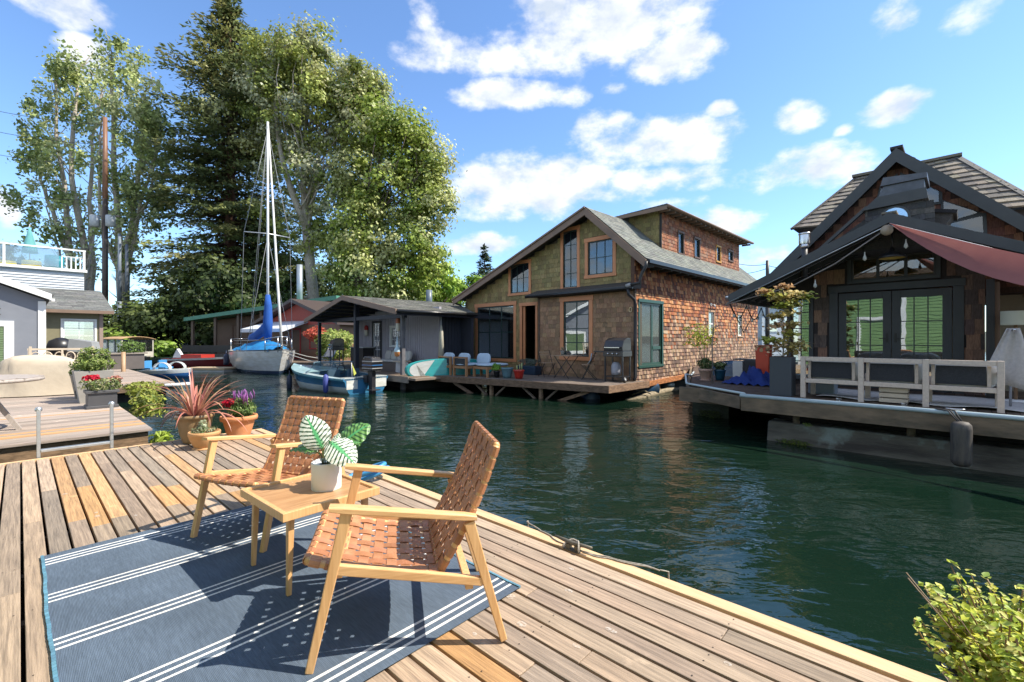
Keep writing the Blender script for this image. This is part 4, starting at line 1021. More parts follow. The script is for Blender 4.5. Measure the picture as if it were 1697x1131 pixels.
    m = MB(); m.box(3.1,6.5,4.6,4.7,.5,3.4,(.34,.29,.22)); m.box(3.16,6.5,3.2,4.6,.5,.74,(.15,.1,.07))
    for i in range(3): m.bar((3.3+i*.6,4.55,3.1),(3.9+i*.6,4.55,1.9),.07,.05,col=(.2,.1,.05))
    m.build('nook_wall', ATTR, h)
    m = MB(); m.box(-.05,3,8.9,9,.5,3.4,(.1,.08,.07)); m.box(-.05,3.0,3.3,8.9,.60,.72,(.16,.10,.06)); m.box(.2,2.9,5.5,5.6,.72,3.0,(.22,.17,.12)); m.box(1.0,2.6,4.4,4.9,.72,1.2,(.4,.35,.28)); m.build('interior', ATTR, h)
    # porch roof
    y0, y1 = 1.5, 4.2; Lp, Pk, Rp = (-.73, 2.66), (1.84, 3.86), (5.0, 2.36)
    m = MB(); rp = lambda p, y: (p[0], y, p[1])
    slab(m, [rp(Lp,y0),rp(Lp,y1+2),rp(Pk,y1),rp(Pk,y0)], (-.42,0,.9), .06, (.3,.3,.3)); slab(m, [rp(Pk,y0),rp(Pk,y1),rp(Rp,y1),rp(Rp,y0)], (.42,0,.9), .06, (.3,.3,.3))
    shc = [(.20,.18,.15),(.25,.22,.18),(.15,.14,.12),(.30,.25,.19)]
    roof_plane(m, rp(Lp,y1+2), rp(Lp,y0-.01), rp(Pk,y0-.01), rp(Pk,y1), .20, (.12,.24), shc, .022)
    roof_plane(m, rp(Rp,y0-.01), rp(Rp,y1), rp(Pk,y1), rp(Pk,y0-.01), .20, (.12,.24), shc, .022)
    for y in np.arange(y0, y1-.3, .25): m.box(1.74,1.94,y-.01,y+.26,3.875,3.905,(.22,.19,.15))
    pr_ = m.build('porch_roof', SHAKE, h)
    m = MB()
    def fas(p, q, y, w, g=0): m.prism([(p[0],p[1]+.02-g),(q[0],q[1]+.02-g),(q[0],q[1]-w),(p[0],p[1]-w)], lambda a, b, t: (a, t, b), y, y+.045)
    fas(Lp, Pk, y0-.05, .15); fas(Pk, Rp, y0-.05, .15); m.bar((Lp[0],y0-.04,Lp[1]-.06),(Lp[0],y1+2,Lp[1]-.06),.04,.14); m.build('barge_board', CHAR, pr_)
    m = MB(); m.tube([(Lp[0]-.04,y0-.07,Lp[1]-.17),(Pk[0],y0-.08,Pk[1]-.20),(Rp[0],y0-.07,Rp[1]-.2)], .012, 6); m.tube([(Lp[0]-.05,y0-.06,Lp[1]-.04),(Lp[0]-.05,y1+2,Lp[1]-.04)], .03, 6); m.build('trim_pipe', ALU, pr_)
    m = MB()
    for y in np.arange(1.7, 4, .55):
        m.bar((Lp[0]+.1,y,Lp[1]-.05),(Pk[0],y,Pk[1]-.12),.05,.1); m.bar((Pk[0],y,Pk[1]-.12),(Rp[0],y,Rp[1]-.1),.05,.1)
    m.build('rafters', BLACKM, pr_)
    # upper gable
    yg = 3.62; Lg, Pg, Rg = (-.75, 3.08), (1.76, 5.60), (4.6, 2.78)
    m = MB(); rg = lambda p, y: (p[0], y, p[1])
    slab(m, [rg(Lg,yg),rg(Lg,8),rg(Pg,8),rg(Pg,yg)], (-.7,0,.7), .07, (.3,.3,.3)); slab(m, [rg(Pg,yg),rg(Pg,8),rg(Rg,8),rg(Rg,yg)], (.7,0,.7), .07, (.3,.3,.3))
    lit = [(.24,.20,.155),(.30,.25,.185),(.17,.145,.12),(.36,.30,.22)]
    roof_plane(m, rg(Lg,8), rg(Lg,yg-.01), rg(Pg,yg-.01), rg(Pg,8), .19, (.12,.24), lit, .022)
    roof_plane(m, rg(Rg,yg-.01), rg(Rg,8), rg(Pg,8), rg(Pg,yg-.01), .19, (.12,.24), lit, .022)
    m.box(1.66,1.86,yg-.03,8,5.62,5.67,(.05,.05,.05))
    mr = m.build('main_roof', SHAKE, h)
    m = MB(); fas(Lg, Pg, yg-.06, .26); fas(Pg, Rg, yg-.06, .26); m.build('barge_board', CHAR, mr)
    FG = lambda u, z, d: (u, 3.9-d, z); gt = lambda x: 3.0+(x+.75)*1.0 if x < 1.76 else 5.51-(x-1.76)*.99
    gl = [(2.47,2.97,3.6,4.0)]
    m = MB(); m.prism([(-.5,2.6),(4.0,2.6),(4.0,gt(4.0)-.1),(1.76,5.42),(-.5,gt(-.5)-.1)], lambda u, z, t: FG(u, z, t), 0, -.08, (.06,.03,.02))
    shingles(m, FG, -.4, 4.0, 2.7, 5.5, lambda u, z, w: z < gt(u)-.15, .16, (.09,.18), [(.18,.075,.05),(.25,.105,.06),(.13,.06,.042),(.30,.15,.09)], .016)
    m.build('gable_wall', SH, h)
    for i, poly in enumerate((((1.85,5.12),(2.38,4.66),(2.38,4.46),(1.85,4.46)), ((2.45,4.45),(2.93,4.14),(2.45,4.02)), ((2.45,3.98),(2.98,4.06),(3.0,3.5),(2.45,3.5)), ((1.5,4.95),(1.72,5.12),(1.72,4.5),(1.4,4.5)))):
        m = MB(); m.prism(poly, lambda u, z, t: FG(u, z, t), .055, .02)
        cx = sum(p[0] for p in poly)/len(poly); cz = sum(p[1] for p in poly)/len(poly)
        f_ = MB(); f_.prism([((a-cx)*1.12+cx+(.02 if a > cx else -.02), (b-cz)*1.12+cz+(.02 if b > cz else -.02)) for a, b in poly], lambda u, z, t: FG(u, z, t), .04, .015)
        fo = f_.build('window', CHAR, h); m.build('pane', GLASSU, fo)
    # rear hip roof
    m = MB(); A, B, C_, D = (-.25,4.3,4.45), (3.75,4.3,4.2), (2.6,6.0,5.90), (.80,6.0,5.88)
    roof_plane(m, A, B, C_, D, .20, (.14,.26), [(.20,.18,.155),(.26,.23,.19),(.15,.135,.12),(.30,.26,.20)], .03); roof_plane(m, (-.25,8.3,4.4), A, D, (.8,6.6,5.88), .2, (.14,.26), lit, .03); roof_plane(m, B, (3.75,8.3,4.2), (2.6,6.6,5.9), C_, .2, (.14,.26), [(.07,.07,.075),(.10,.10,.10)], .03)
    m.add([A,B,C_,D,(-.25,8.3,4.4),(3.75,8.3,4.2)], [(0,1,2,3),(4,0,3),(1,5,2)], (.05,.05,.05))
    m.box(.7,2.7,5.9,6.05,5.88,5.94,(.2,.18,.14)); m.bar(C_, B, .14, .04, col=(.09,.09,.09)); m.bar(D, A, .12, .05, col=(.10,.085,.07))
    m.box(-.15,3.6,4.45,8.2,2.6,4.2,(.07,.05,.045)); m.build('rear_roof', SHAKE, h)
    # little tower dormer over the porch
    m = MB(); s1 = (.075,.075,.078)
    m.prism([(1.40,3.4),(2.42,3.4),(2.22,4.26),(1.50,4.20)], lambda a, b, t: (a, t, b), 2.3, 3.2, s1)
    FT = lambda u, z, d: (u, 2.3-d, z)
    shingles(m, FT, 1.42, 2.38, 3.55, 4.1, lambda u, z, w: 1.62 > u or u > 2.06, .10, (.07,.14), [(.07,.07,.075),(.10,.095,.09),(.05,.05,.055)], .012)
    m.prism([(.60,3.42),(1.52,3.42),(1.52,4.1)], lambda a, b, t: (a, t, b), 2.36, 3.4, s1)
    shingles(m, lambda u, z, d: (u, 2.36-d, z), .65, 1.5, 3.4, 4.1, lambda u, z, w: z < 3.42+(u-.6)*.72-.03, .10, (.07,.14), [(.065,.065,.07),(.09,.085,.085),(.05,.05,.055)], .012)
    tw = m.build('tower_dormer', SHAKE, h)
    m = MB(); m.prism([(1.38,4.15),(2.30,4.20),(2.27,4.39),(1.60,4.36)], lambda a, b, t: (a, t, b), 2.22, 3.25); m.bar((.58,2.3,3.42),(1.45,2.3,4.22),.1,.05); m.build('cornice', CHAR, tw)
    m = MB(); m.prism([(1.60,4.37),(2.24,4.40),(2.24,4.58),(1.68,4.57)], lambda a, b, t: (a, t, b), 2.35, 3.1); m.prism([(1.64,4.571),(2.28,4.582),(2.28,4.67),(1.68,4.72)], lambda a, b, t: (a, t, b), 2.3, 3.15); m.build('skylight_box', M('lead_grey', (.07,.075,.085), (.10,.105,.12), ns=6, rough=.35, metal=.4), tw)
    arch = [(1.66,3.80)]+[(1.845+.185*math.cos(a), 3.93+.19*math.sin(a)) for a in np.linspace(math.pi, 0, 12)]+[(2.03,3.80)]
    m = MB(); m.prism([((a-1.845)*1.2+1.845,(b-3.8)*1.12+3.8) for a, b in arch], lambda a, b, t: (a, t, b), 2.262, 2.29)
    aw = m.build('window', CHAR, tw); aw['label'] = 'arched window'
    m = MB(); m.prism(arch, lambda a, b, t: (a, t, b), 2.25, 2.261); m.build('pane', glass_mat('arch_glass', (.3,.4,.42), .5), aw)
    m = MB(); m.prism([(2.25,4.07),(2.62,3.98),(2.60,3.93),(2.40,3.55)], lambda a, b, t: (a, t, b), 2.6, 3.2, (.08,.075,.075)); m.prism([(2.24,4.09),(2.66,3.99),(2.65,3.93),(2.23,4.03)], lambda a, b, t: (a, t, b), 2.55, 3.3, (.02,.02,.025)); m.build('side_dormer', SHAKE, tw)
    # flue
    m = MB(); m.tube([(.46,2.2,3.0),(.46,2.2,3.62)], .055, 12, (.05,.05,.055)); m.build('flue', ATTR, h)
    m = MB(); m.lathe([(0,3.58),(.085,3.60),(.075,3.62),(.075,3.66)], (.46,2.2,0), 16); m.lathe([(.10,3.66),(.105,3.70),(.10,3.84)], (.46,2.2,0), 16); m.lathe([(.10,3.84),(.11,3.85),(.11,3.88),(0,3.90)], (.46,2.2,0), 16); m.build('flue_cap', STEEL, h)
    # dock
    dk = MB(); 
    def brd(x0, x1, y0_, y1_):
        x = x0
        while x < x1: dk.box(x, min(x1, x+.125), y0_, y1_, .715, .75, jit((.125,.085,.06), .25)); x += .132
    brd(-.02, 8, .06, 3.2); 
    y = 1.0
    while y < 9.5:
        xl = lerp(-1.5, -4.6, (y-1.2)/(8.5)) if y > 1.2 else -1.5
        xl = -1.5-(y-1.3)*.42 if y > 1.3 else lerp(-.1,-1.5,(y-.3)/1.0)
        dk.box(xl, -.03, y, y+.125, .715, .75, jit((.115,.075,.055), .25)); y += .132
    y = .35
    while y < 1.0: dk.box(lerp(-.1,-1.5,(y-.2)/1.1)+.12, -.03, y, y+.125, .715, .75, jit((.115,.075,.055), .25)); y += .132
    dko = dk.build('dock', WOODB, h)
    wr = M('mossy_timber', (.24,.17,.11), (.10,.08,.055), ns=2.2, st=(1,1,3), rough=.9, bump=.5, bs=12, c3=(.10,.13,.09), ns3=1.7, t3=.58, detail=8)
    m = MB(); m.box(-.02, 8, -.02, .05, .50, .735); m.build('face_board', wr, dko, bevel=.006)
    m = MB(); m.box(-1.6,-.03,1.0,1.06,.42,.72,(1,1,1)); m.bar((-1.55,1.3,.6),(-.1,.25,.6),.06,.22); m.bar((-1.55,1.3,.6),(-5.0,9.5,.6),.06,.24); m.build('left_face_board', wr, dko)
    m = MB(); m.tube([(-.03,-.01,.765),(8,-.01,.765)], .032, 12); m.build('rub_rail', M('pale_pvc', (.50,.60,.62), (.42,.50,.52), ns=2, rough=.4), dko)
    m = MB(); m.tube([(-.05,.27,.765),(-1.5,1.30,.765),(-1.6,1.36,.77),(-2.0,2.2,.9),(-2.3,3.2,.80),(-3.0,5,.76)], .022, 8); m.build('rub_rail', bpy.data.materials['pale_pvc'], dko)
    m = MB(); m.prism([(.30,-.35),(8,-.35),(8,.34),(.34,.34)], lambda a, b, t: (a, t, b), .22, .62); m.build('float_log', M('wet_timber', (.15,.14,.11), (.05,.042,.035), ns=1.6, st=(.7,.7,3.5), rough=.75, bump=.8, bs=8, c3=(.22,.26,.23), ns3=1.3, t3=.55, detail=9), dko, bevel=.03)
    for x in (.75, 2.2): m = MB(); m.lathe([(0,.3),(.05,.3),(.05,.52),(0,.52)], (x,.3,0), 12, (.2,.16,.12)); m.build('spacer', TIMBER, dko)
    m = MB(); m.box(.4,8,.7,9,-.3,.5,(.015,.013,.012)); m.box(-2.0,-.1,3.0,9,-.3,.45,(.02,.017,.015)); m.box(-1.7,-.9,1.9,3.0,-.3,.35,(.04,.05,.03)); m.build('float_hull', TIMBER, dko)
    shrub_leaves('moss', dko, (.75,.17,.03), (.28,.05,.06), 500, .025, [(.16,.2,.03),(.1,.15,.03)], shape='rhomb'); shrub_leaves('moss', dko, (-1.3,1.85,.06), (.3,.06,.1), 500, .03, [(.10,.13,.03),(.06,.09,.02)], shape='rhomb'); shrub_leaves('moss', dko, (.98,.0,.38), (.07,.04,.03), 120, .02, [(.14,.2,.04)], shape='rhomb')
    return h
right_house()
RC = Matrix.Translation((4.02,7.93,0)) @ Matrix.Rotation(R(-45), 4, 'Z')
def rw(x, y, z=.75): return tuple(RC @ Vector((x, y, z)))

# ---------------------------------------------------------------- grey boathouse with porch
def grey_house():
    h = empty('grey_boathouse', (-3.8, 15.7, 0), R(-45), 'low grey houseboat with open gabled porch and dark posts behind the blue motorboat', 'houseboat')
    y0, y1 = -.62, 4.9; L0, P0, R0 = (-7.05, 2.62), (-3.25, 3.42), (.70, 2.72)
    m = MB(); rp = lambda p, y: (p[0], y, p[1])
    slab(m, [rp(L0,y0),rp(L0,y1),rp(P0,y1),rp(P0,y0)], (-.2,0,1), .05, (.6,.5,.4)); slab(m, [rp(P0,y0),rp(P0,y1),rp(R0,2.7),rp(R0,y0)], (.2,0,1), .05, (.6,.5,.4))
    cc = [(1.0,.98,.92),(.85,.83,.8),(1.15,1.1,1.02),(.7,.7,.68)]
    roof_plane(m, rp(R0,y0), rp(R0,2.7), rp(P0,y1), rp(P0,y0), .16, (.2,.4), cc, .014); roof_plane(m, rp(L0,y1), rp(L0,y0), rp(P0,y0), rp(P0,y1), .16, (.3,.5), cc, .014)
    rf = m.build('roof', COMP, h)
    m = MB()
    for p, q in ((L0, P0), (P0, R0)): m.prism([(p[0],p[1]+.01),(q[0],q[1]+.01),(q[0],q[1]-.17),(p[0],p[1]-.17)], lambda a, b, t: (a, t, b), y0-.05, y0)
    m.build('barge_board', BROWN, rf)
    m = MB(); m.tube([(.74,y0,2.66),(.74,2.8,2.66)], .05, 8); m.build('gutter', GUT, rf)
    m = MB(); m.tube([(-4.9,4.5,3.0),(-4.9,4.5,4.15)], .15, 12); m.build('flue', M('grey_flue', (.10,.13,.16), rough=.4), rf)
    m = MB()
    for x in np.arange(-6.6, .6, .55):
        zt = 3.42-.05-abs(x+3.25)*(.21 if x < -3.25 else .177); m.box(x,x+.07,y0+.02,4,zt-.16,zt-.06)
    m.build('rafters', NAVY, rf)
    for x, w in ((-.12,.13),(-3.64,.16),(-7.2,.12)):
        m = MB(); m.box(x, x+w, 0, w, -.2 if x > -1 else .5, 2.62 if x > -1 or x < -7 else 3.2, (1,1,1)); m.build('post', NAVY if x < -1 else M('grey_post', (.16,.15,.16), (.1,.1,.11), ns=4, rough=.7), h)
    m = MB(); m.box(-7.2,.1,.02,.14,2.48,2.62); m.prism([(-6.9,2.62),(.5,2.62),(-3.25,3.25)], lambda a, b, t: (a, t, b), 2.2, 2.25); m.build('tie_beam', NAVY, h)
    # board and batten wall inside the porch: front (y=2.25..) and side facing +x
    lil = (.40,.38,.42)
    m = MB(); m.box(-6.7,-.05,1.6,1.7,.5,2.95,lil)
    x = -6.7
    while x < -.06:
        m.box(x,x+.035,1.575,1.6,.5,2.75,lil); x += .13
    m.build('wall', ATTR, h)
    m = MB(); m.box(-.15,-.05,1.71,2.7,.5,2.62,(.03,.035,.05)); m.box(-.04,.62,2.6,2.7,.45,2.6,(.03,.035,.05)); y = 1.75
    while y < 2.6: m.box(-.05,-.025,y,y+.04,.5,2.6,(.03,.035,.05)); y += .14
    pass
    m.build('side_wall', ATTR, h)
    window(h, lambda u, z, d: (u, 1.56-d, z), (-4.95,-4.3,.5,2.45), .08, BLACKM, WHITE, 2, 5, 0, sw=.05, mw=.025, name='door', pane=GLASS, label='white glazed door')
    window(h, lambda u, z, d: (u, 1.56-d, z), (-3.45,-2.6,1.45,2.25), .05, WHITE, WHITE, 3, 3, 0, sw=.04, mw=.02, pane=GLASS)
    m = MB(); m.box(-7.4,.9,-.3,2.6,.42,.5,(.2,.15,.11)); m.box(-7.4,.9,-.33,-.3,.30,.5,(.3,.26,.22)); m.box(-6.8,.3,.3,3.4,-.3,.38,(.03,.03,.03)); m.box(.3,1.3,-.3,2.6,.40,.47,(.25,.2,.16)); m.build('deck', WOODX, h)
    return h
grey_house()
TC = Matrix.Translation((-3.8,15.7,0)) @ Matrix.Rotation(R(-45), 4, 'Z')
def tw_(x, y, z=.5): return tuple(TC @ Vector((x, y, z)))

# ---------------------------------------------------------------- houses on the left dock (frame of the deck heading)
def left_houses():
    h = empty('grey_house', DW(.52, 20), DA, 'blue grey house with white trim and green shuttered window at the left edge', 'house')
    GREY = M('blue_grey_siding', (.19,.205,.235), (.17,.185,.215), ns=3, rough=.7); top = lambda x: 2.95-x*.42
    m = MB(); m.prism([(-7,.4),(0,.4),(0,2.95),(-3.6,4.5),(-7,3.1)], lambda a, b, t: (a, t, b), 0, .12); m.box(-.12,0,.121,7,.4,2.95); m.build('wall', GREY, h)
    m = MB(); m.box(-.14,.03,-.03,.0,.4,2.9); m.box(.001,.03,0,.12,.4,2.9); m.prism([(.15,2.93),(.15,3.12),(-3.6,4.75),(-3.6,4.52)], lambda a, b, t: (a, t, b), -.26, -.2); m.box(.10,.22,-.2,.0,2.9,2.98); m.build('corner_trim', WHITE, h)
    m = MB(); slab(m, [(.2,-.2,3.10),(.2,7,3.10),(-3.6,7,4.76),(-3.6,-.2,4.76)], (.4,0,.9), .06, (.6,.6,.6)); slab(m, [(-3.6,-.2,4.76),(-3.6,7,4.76),(-7.4,7,3.1),(-7.4,-.2,3.1)], (-.4,0,.9), .06, (.6,.6,.6)); m.build('roof', COMP, h)
    m = MB(); a, b, c, d = -2.9,-.83,.9,2.12
    for q in ((a-.2,a,c-.2,d+.16),(b,b+.2,c-.2,d+.16),(a,b,d,d+.16),(a,b,c-.2,c)): m.box(q[0],q[1],-.05,-.001,q[2],q[3])
    w = m.build('window', WHITE, h)
    m = MB(); z = c
    while z < d-.01: m.prism([(-.035,z),(-.012,z+.012),(-.012,z+.05),(-.035,z+.03)], lambda p, q, t: (t, p, q), a, b, (.15,.22,.11)); z += .052
    m.box(a,b,-.011,-.001,c,d,(.05,.07,.04)); m.build('shutters', ATTR, w)
    m = MB(); m.tube([(-.95+.09*math.cos(t),-.04,2.55+.10*math.sin(t)) for t in np.linspace(R(50), R(310), 12)], .012, 6, (.03,.03,.03)); m.build('letter_c', ATTR, h)
    # second house
    h = empty('shingle_roofed_house', DW(2.4, 26), DA, 'low olive house with grey shingle roof and white multi pane windows, beside the grey house', 'house')
    OL = M('olive_siding', (.22,.20,.12), (.19,.17,.10), ns=3, rough=.7)
    F = lambda u, z, d: (u, -d, z); hs = [(-3.55,-2.65,1.25,2.55),(-2.6,-1.75,1.25,2.55),(-1.2,-.25,1.25,2.5)]
    m = MB(); wall_cols(m, F, [(-6,2.9),(0,2.9)], .4, hs, th=.1); m.box(-.1,0,.11,4,.4,2.9); m.build('wall', OL, h)
    for q in hs: window(h, F, q, .07, WHITE, WHITE, 2, 4, 0, sw=.04, mw=.02)
    m = MB(); slab(m, [(-6.2,-.35,2.9),(.35,-.35,2.9),(.2,2.9,4.0),(-6.2,2.9,4.0)], (0,-.4,1), .08, (.6,.6,.6))
    roof_plane(m, (-6.2,-.36,2.9), (.36,-.36,2.9), (.2,2.9,4.0), (-6.2,2.9,4.0), .16, (.25,.45), [(1.0,.98,.95),(.85,.84,.84),(.72,.72,.72)], .012); m.add([(.35,-.35,2.9),(.2,2.9,4.0),(.6,3,2.9)], [(0,2,1)], (.6,.6,.6)); m.build('roof', COMP, h)
    m = MB(); m.box(-6.2,.34,-.42,-.36,2.80,2.93); m.build('gutter', BROWN, h)
    m = MB(); m.box(-3.9,-.0,-.05,-.001,.95,1.12); m.box(-.10,.02,-.04,0,.4,2.85); m.build('trim', M('pinkish_trim', (.3,.22,.18), rough=.6), h)
    # upper deck house
    h = empty('white_deck_house', DW(2.95, 42), DA, 'white sided house with glass railed roof deck rising behind the shingle roof, top left', 'house')
    m = MB(); z = 2.0
    while z < 6.2: m.prism([(-.02,z),(-.05,z),(-.0,z+.16),(.3,z+.16),(.3,z)], lambda p, q, t: (t, p, q), -14, 0, (.52,.56,.6)); z += .165
    m.box(-14,0,.3,8,0,6.15,(.5,.53,.57)); m.build('siding', ATTR, h)
    m = MB(); m.box(-14.2,.15,-.2,8,6.2,6.38); m.build('deck_edge', WHITE, h)
    for x in (0, -3.6, -7.2, -10.8):
        m = MB(); m.box(x-.06,x+.06,-.12,.0,6.38,7.6); m.build('railing_post', WHITE, h)
    m = MB(); m.box(-14,.08,-.13,.01,7.6,7.7)
    for x in np.arange(-1.1, -.1, .22): m.box(x,x+.07,-.08,-.03,6.38,7.2)
    m.box(-1.1,0,-.09,-.02,7.15,7.2); m.build('railing', WHITE, h)
    m = MB(); m.box(-14,-1.2,-.07,-.05,6.45,7.55); m.build('railing_glass', glass_mat('rail_glass', (.3,.35,.35), .12), h)
    m = MB(); m.box(-8.6,-5.2,-1.6,-.3,5.2,6.9,(.12,.11,.11))
    for z in np.arange(5.4, 6.8, .2): m.box(-8.6,-5.2,-1.64,-1.6,z,z+.1,(.08,.075,.075))
    m.box(-8.9,-5.0,-1.8,-.2,6.9,7.15,(.14,.14,.14)); m.build('roof_box', ATTR, h)
left_houses()

# ---------------------------------------------------------------- green roofed and red houseboats, buildings far behind
def back_houses():
    h = empty('green_roofed_houseboat', (-22.5, 33, 0), R(-4), 'long brown houseboat under a sloping green metal roof behind the sailboat', 'houseboat')
    m = MB(); m.prism([(-.6,3.0),(10.5,4.45),(10.5,4.75),(-.6,3.25)], lambda a, b, t: (a, t, b), -1.0, 6.5); m.build('roof', M('green_metal', (.06,.20,.13), (.08,.25,.17), ns=2, rough=.4), h)
    m = MB(); m.box(.5,10.2,.5,.6,.7,3.1,(.14,.08,.05)); m.prism([(.5,3.1),(10.2,3.1),(10.2,4.4)], lambda a, b, t: (a, t, b), .5, .6, (.14,.08,.05)); m.box(9.9,10.0,.6,6,.7,4.3,(.1,.05,.03)); m.build('wall', ATTR, h)
    for x in (-.3,1.4,3.1,4.8,6.5,8.2,9.9):
        m = MB(); m.box(x,x+.16,-.7,-.54,.7,3.05+(x+.6)*.13,(.12,.08,.055)); m.build('post', ATTR, h)
    for x in (2.0,3.7,5.4,7.1): window(h, lambda u, z, d: (u, .5-d, z), (x,x+1.1,1.2,2.7), .07, M('brown_sash', (.12,.06,.035)) if x == 2.0 else bpy.data.materials['brown_sash'], BLACKM, 2, 2)
    m = MB(); m.box(-.6,10.5,-1.1,6,.3,.7,(.10,.08,.07)); m.box(-.6,10.5,-1.15,-1.1,.8,1.3,(.05,.045,.04)); m.build('deck', ATTR, h)
    m = MB(); m.tube([(6.5,1.5,3.8),(6.5,1.5,7.3)], .22, 12, (.35,.4,.44)); m.build('flue', M('galvanised', (.35,.4,.44), rough=.35, metal=.6), h)
    m = MB(); m.tube([(1.9,2,3.4),(1.9,2,4.5)], .07, 8, (.3,.25,.2)); m.build('vent_pipe', ATTR, h)
    h = empty('red_houseboat', (-13.2, 28, 0), R(-30), 'red and brown cabin houseboat with white awning beside the sailboat', 'houseboat')
    m = MB(); m.prism([(-4.2,2.55),(0,4.0),(4.2,2.55),(4.2,2.75),(0,4.2),(-4.2,2.75)], lambda a, b, t: (a, t, b), -.5, 7, (.07,.05,.045)); m.build('roof', ATTR, h)
    m = MB(); m.box(-3.8,3.8,0,.1,.5,2.6,(.22,.11,.06)); m.prism([(-3.8,2.6),(3.8,2.6),(0,3.95)], lambda a, b, t: (a, t, b), 0, .1, (.35,.05,.03)); m.box(3.7,3.8,.1,6,.5,2.6,(.2,.1,.05)); m.build('wall', ATTR, h)
    window(h, lambda u, z, d: (u, -d, z), (-.6,.2,.6,2.3), .1, M('red_door', (.4,.03,.02)), bpy.data.materials['red_door'], 1, 2, name='door'); window(h, lambda u, z, d: (u, -d, z), (1.2,2.4,1.2,2.3), .08, bpy.data.materials['red_door'], BLACKM, 2, 2)
    m = MB(); m.prism([(-1.7,2.35),(-1.7,2.15),(0,2.75),(0,2.85)], lambda a, b, t: (t, a, b), -3.2, 1.0, (.62,.66,.72)); m.build('awning', ATTR, h)
    m = MB(); m.box(-4.5,4.5,-2.6,6,.3,.5,(.16,.12,.09)); m.box(-4.2,4.2,-2,6,-.3,.3,(.03,.03,.03)); m.build('deck', ATTR, h)
    # buildings beyond the trees
    def block(name, loc, rz, sx, sy, z0, z1, col, label, wins, roof=(.3,.3,.32), cat='building'):
        b = empty(name, loc, rz, label, cat); m = MB(); m.box(-sx/2,sx/2,0,sy,z0,z1,col); m.build('wall', ATTR, b)
        m = MB(); m.box(-sx/2-.4,sx/2+.4,-.4,sy+.4,z1,z1+.35,roof); m.build('roof', ATTR, b)
        for (x, z, w, hh) in wins:
            m = MB(); m.box(x,x+w,-.05,-.001,z,z+hh); f = m.build('window', WHITE, b); m = MB(); m.box(x+.1,x+w-.1,-.07,-.051,z+.1,z+hh-.1); m.build('pane', GLASSD, f)
    block('apartment_block', (-37,58,0), R(10), 9, 8, 0, 9.0, (.24,.21,.18), 'tan apartment building half hidden by tree trunks beyond the left shore', [(-3.6,6.3,1.8,1.3),(-.6,6.3,1.8,1.3),(2.2,6.3,1.8,1.3),(-3.6,3.4,1.8,1.3),(-.6,3.4,1.8,1.3)])
    block('white_apartment', (-24,60,0), R(-8), 10, 8, 0, 7.2, (.5,.52,.53), 'white flat roofed building glimpsed behind the sailboat mast', [(-4,4.8,2.6,1.4),(-.6,4.8,2.6,1.4),(2.4,4.8,2.2,1.4)], (.45,.47,.5))
    block('pale_building', (-15.5,66,0), 0, 11, 8, 0, 7.6, (.42,.42,.40), 'pale building seen between the broadleaf trunks behind the grey boathouse', [(-5,5.2,2,1.3),(-2,5.2,2,1.3),(1,5.2,2,1.3)], (.3,.22,.18))
    block('distant_white_house', (31.5,52,0), R(15), 7, 6, 0, 5.6, (.5,.55,.6), 'pale house glimpsed between the two brown houseboats', [(-3,2.5,1.6,1.6),(-.5,2.5,1.6,1.6)])
back_houses()
# our own green house behind the camera: only its reflection shows in the glass doors
def own_house():
    h = empty('green_house', DW(-1.75, -1.2), DA, 'green lap sided house with white trim behind the viewer, reflected in the glass doors', 'house')
    m = MB(); z = .52
    while z < 4.4: m.prism([(.0,z),(.02,z),(.004,z+.13),(-.2,z+.13),(-.2,z)], lambda p, q, t: (p, t, q), -4.5, 7.0, (.16,.27,.105)); z += .131
    m.box(-5,-.2,-4.5,7.0,.5,4.4,(.15,.3,.1)); m.build('siding', ATTR, h)
    m = MB()
    for y in (-4.5, 3.05, 6.85): m.box(.021,.05,y,y+.15,.5,4.4)
    m.build('corner_trim', WHITE, h)
    m = MB(); m.box(-5.4,.5,-4.9,7.4,4.4,4.6); m.build('roof', BROWN, h)
    FO = lambda u, z, d: (.02+d, u, z)
    window(h, FO, (-2.6,-1.7,.55,2.6), .12, WHITE, WHITE, 1, 1, name='door'); window(h, FO, (-.9,.9,1.4,2.7), .12, WHITE, WHITE, 2, 1); window(h, FO, (3.6,4.6,.55,2.6), .12, WHITE, WHITE, 1, 1, name='door')
own_house()
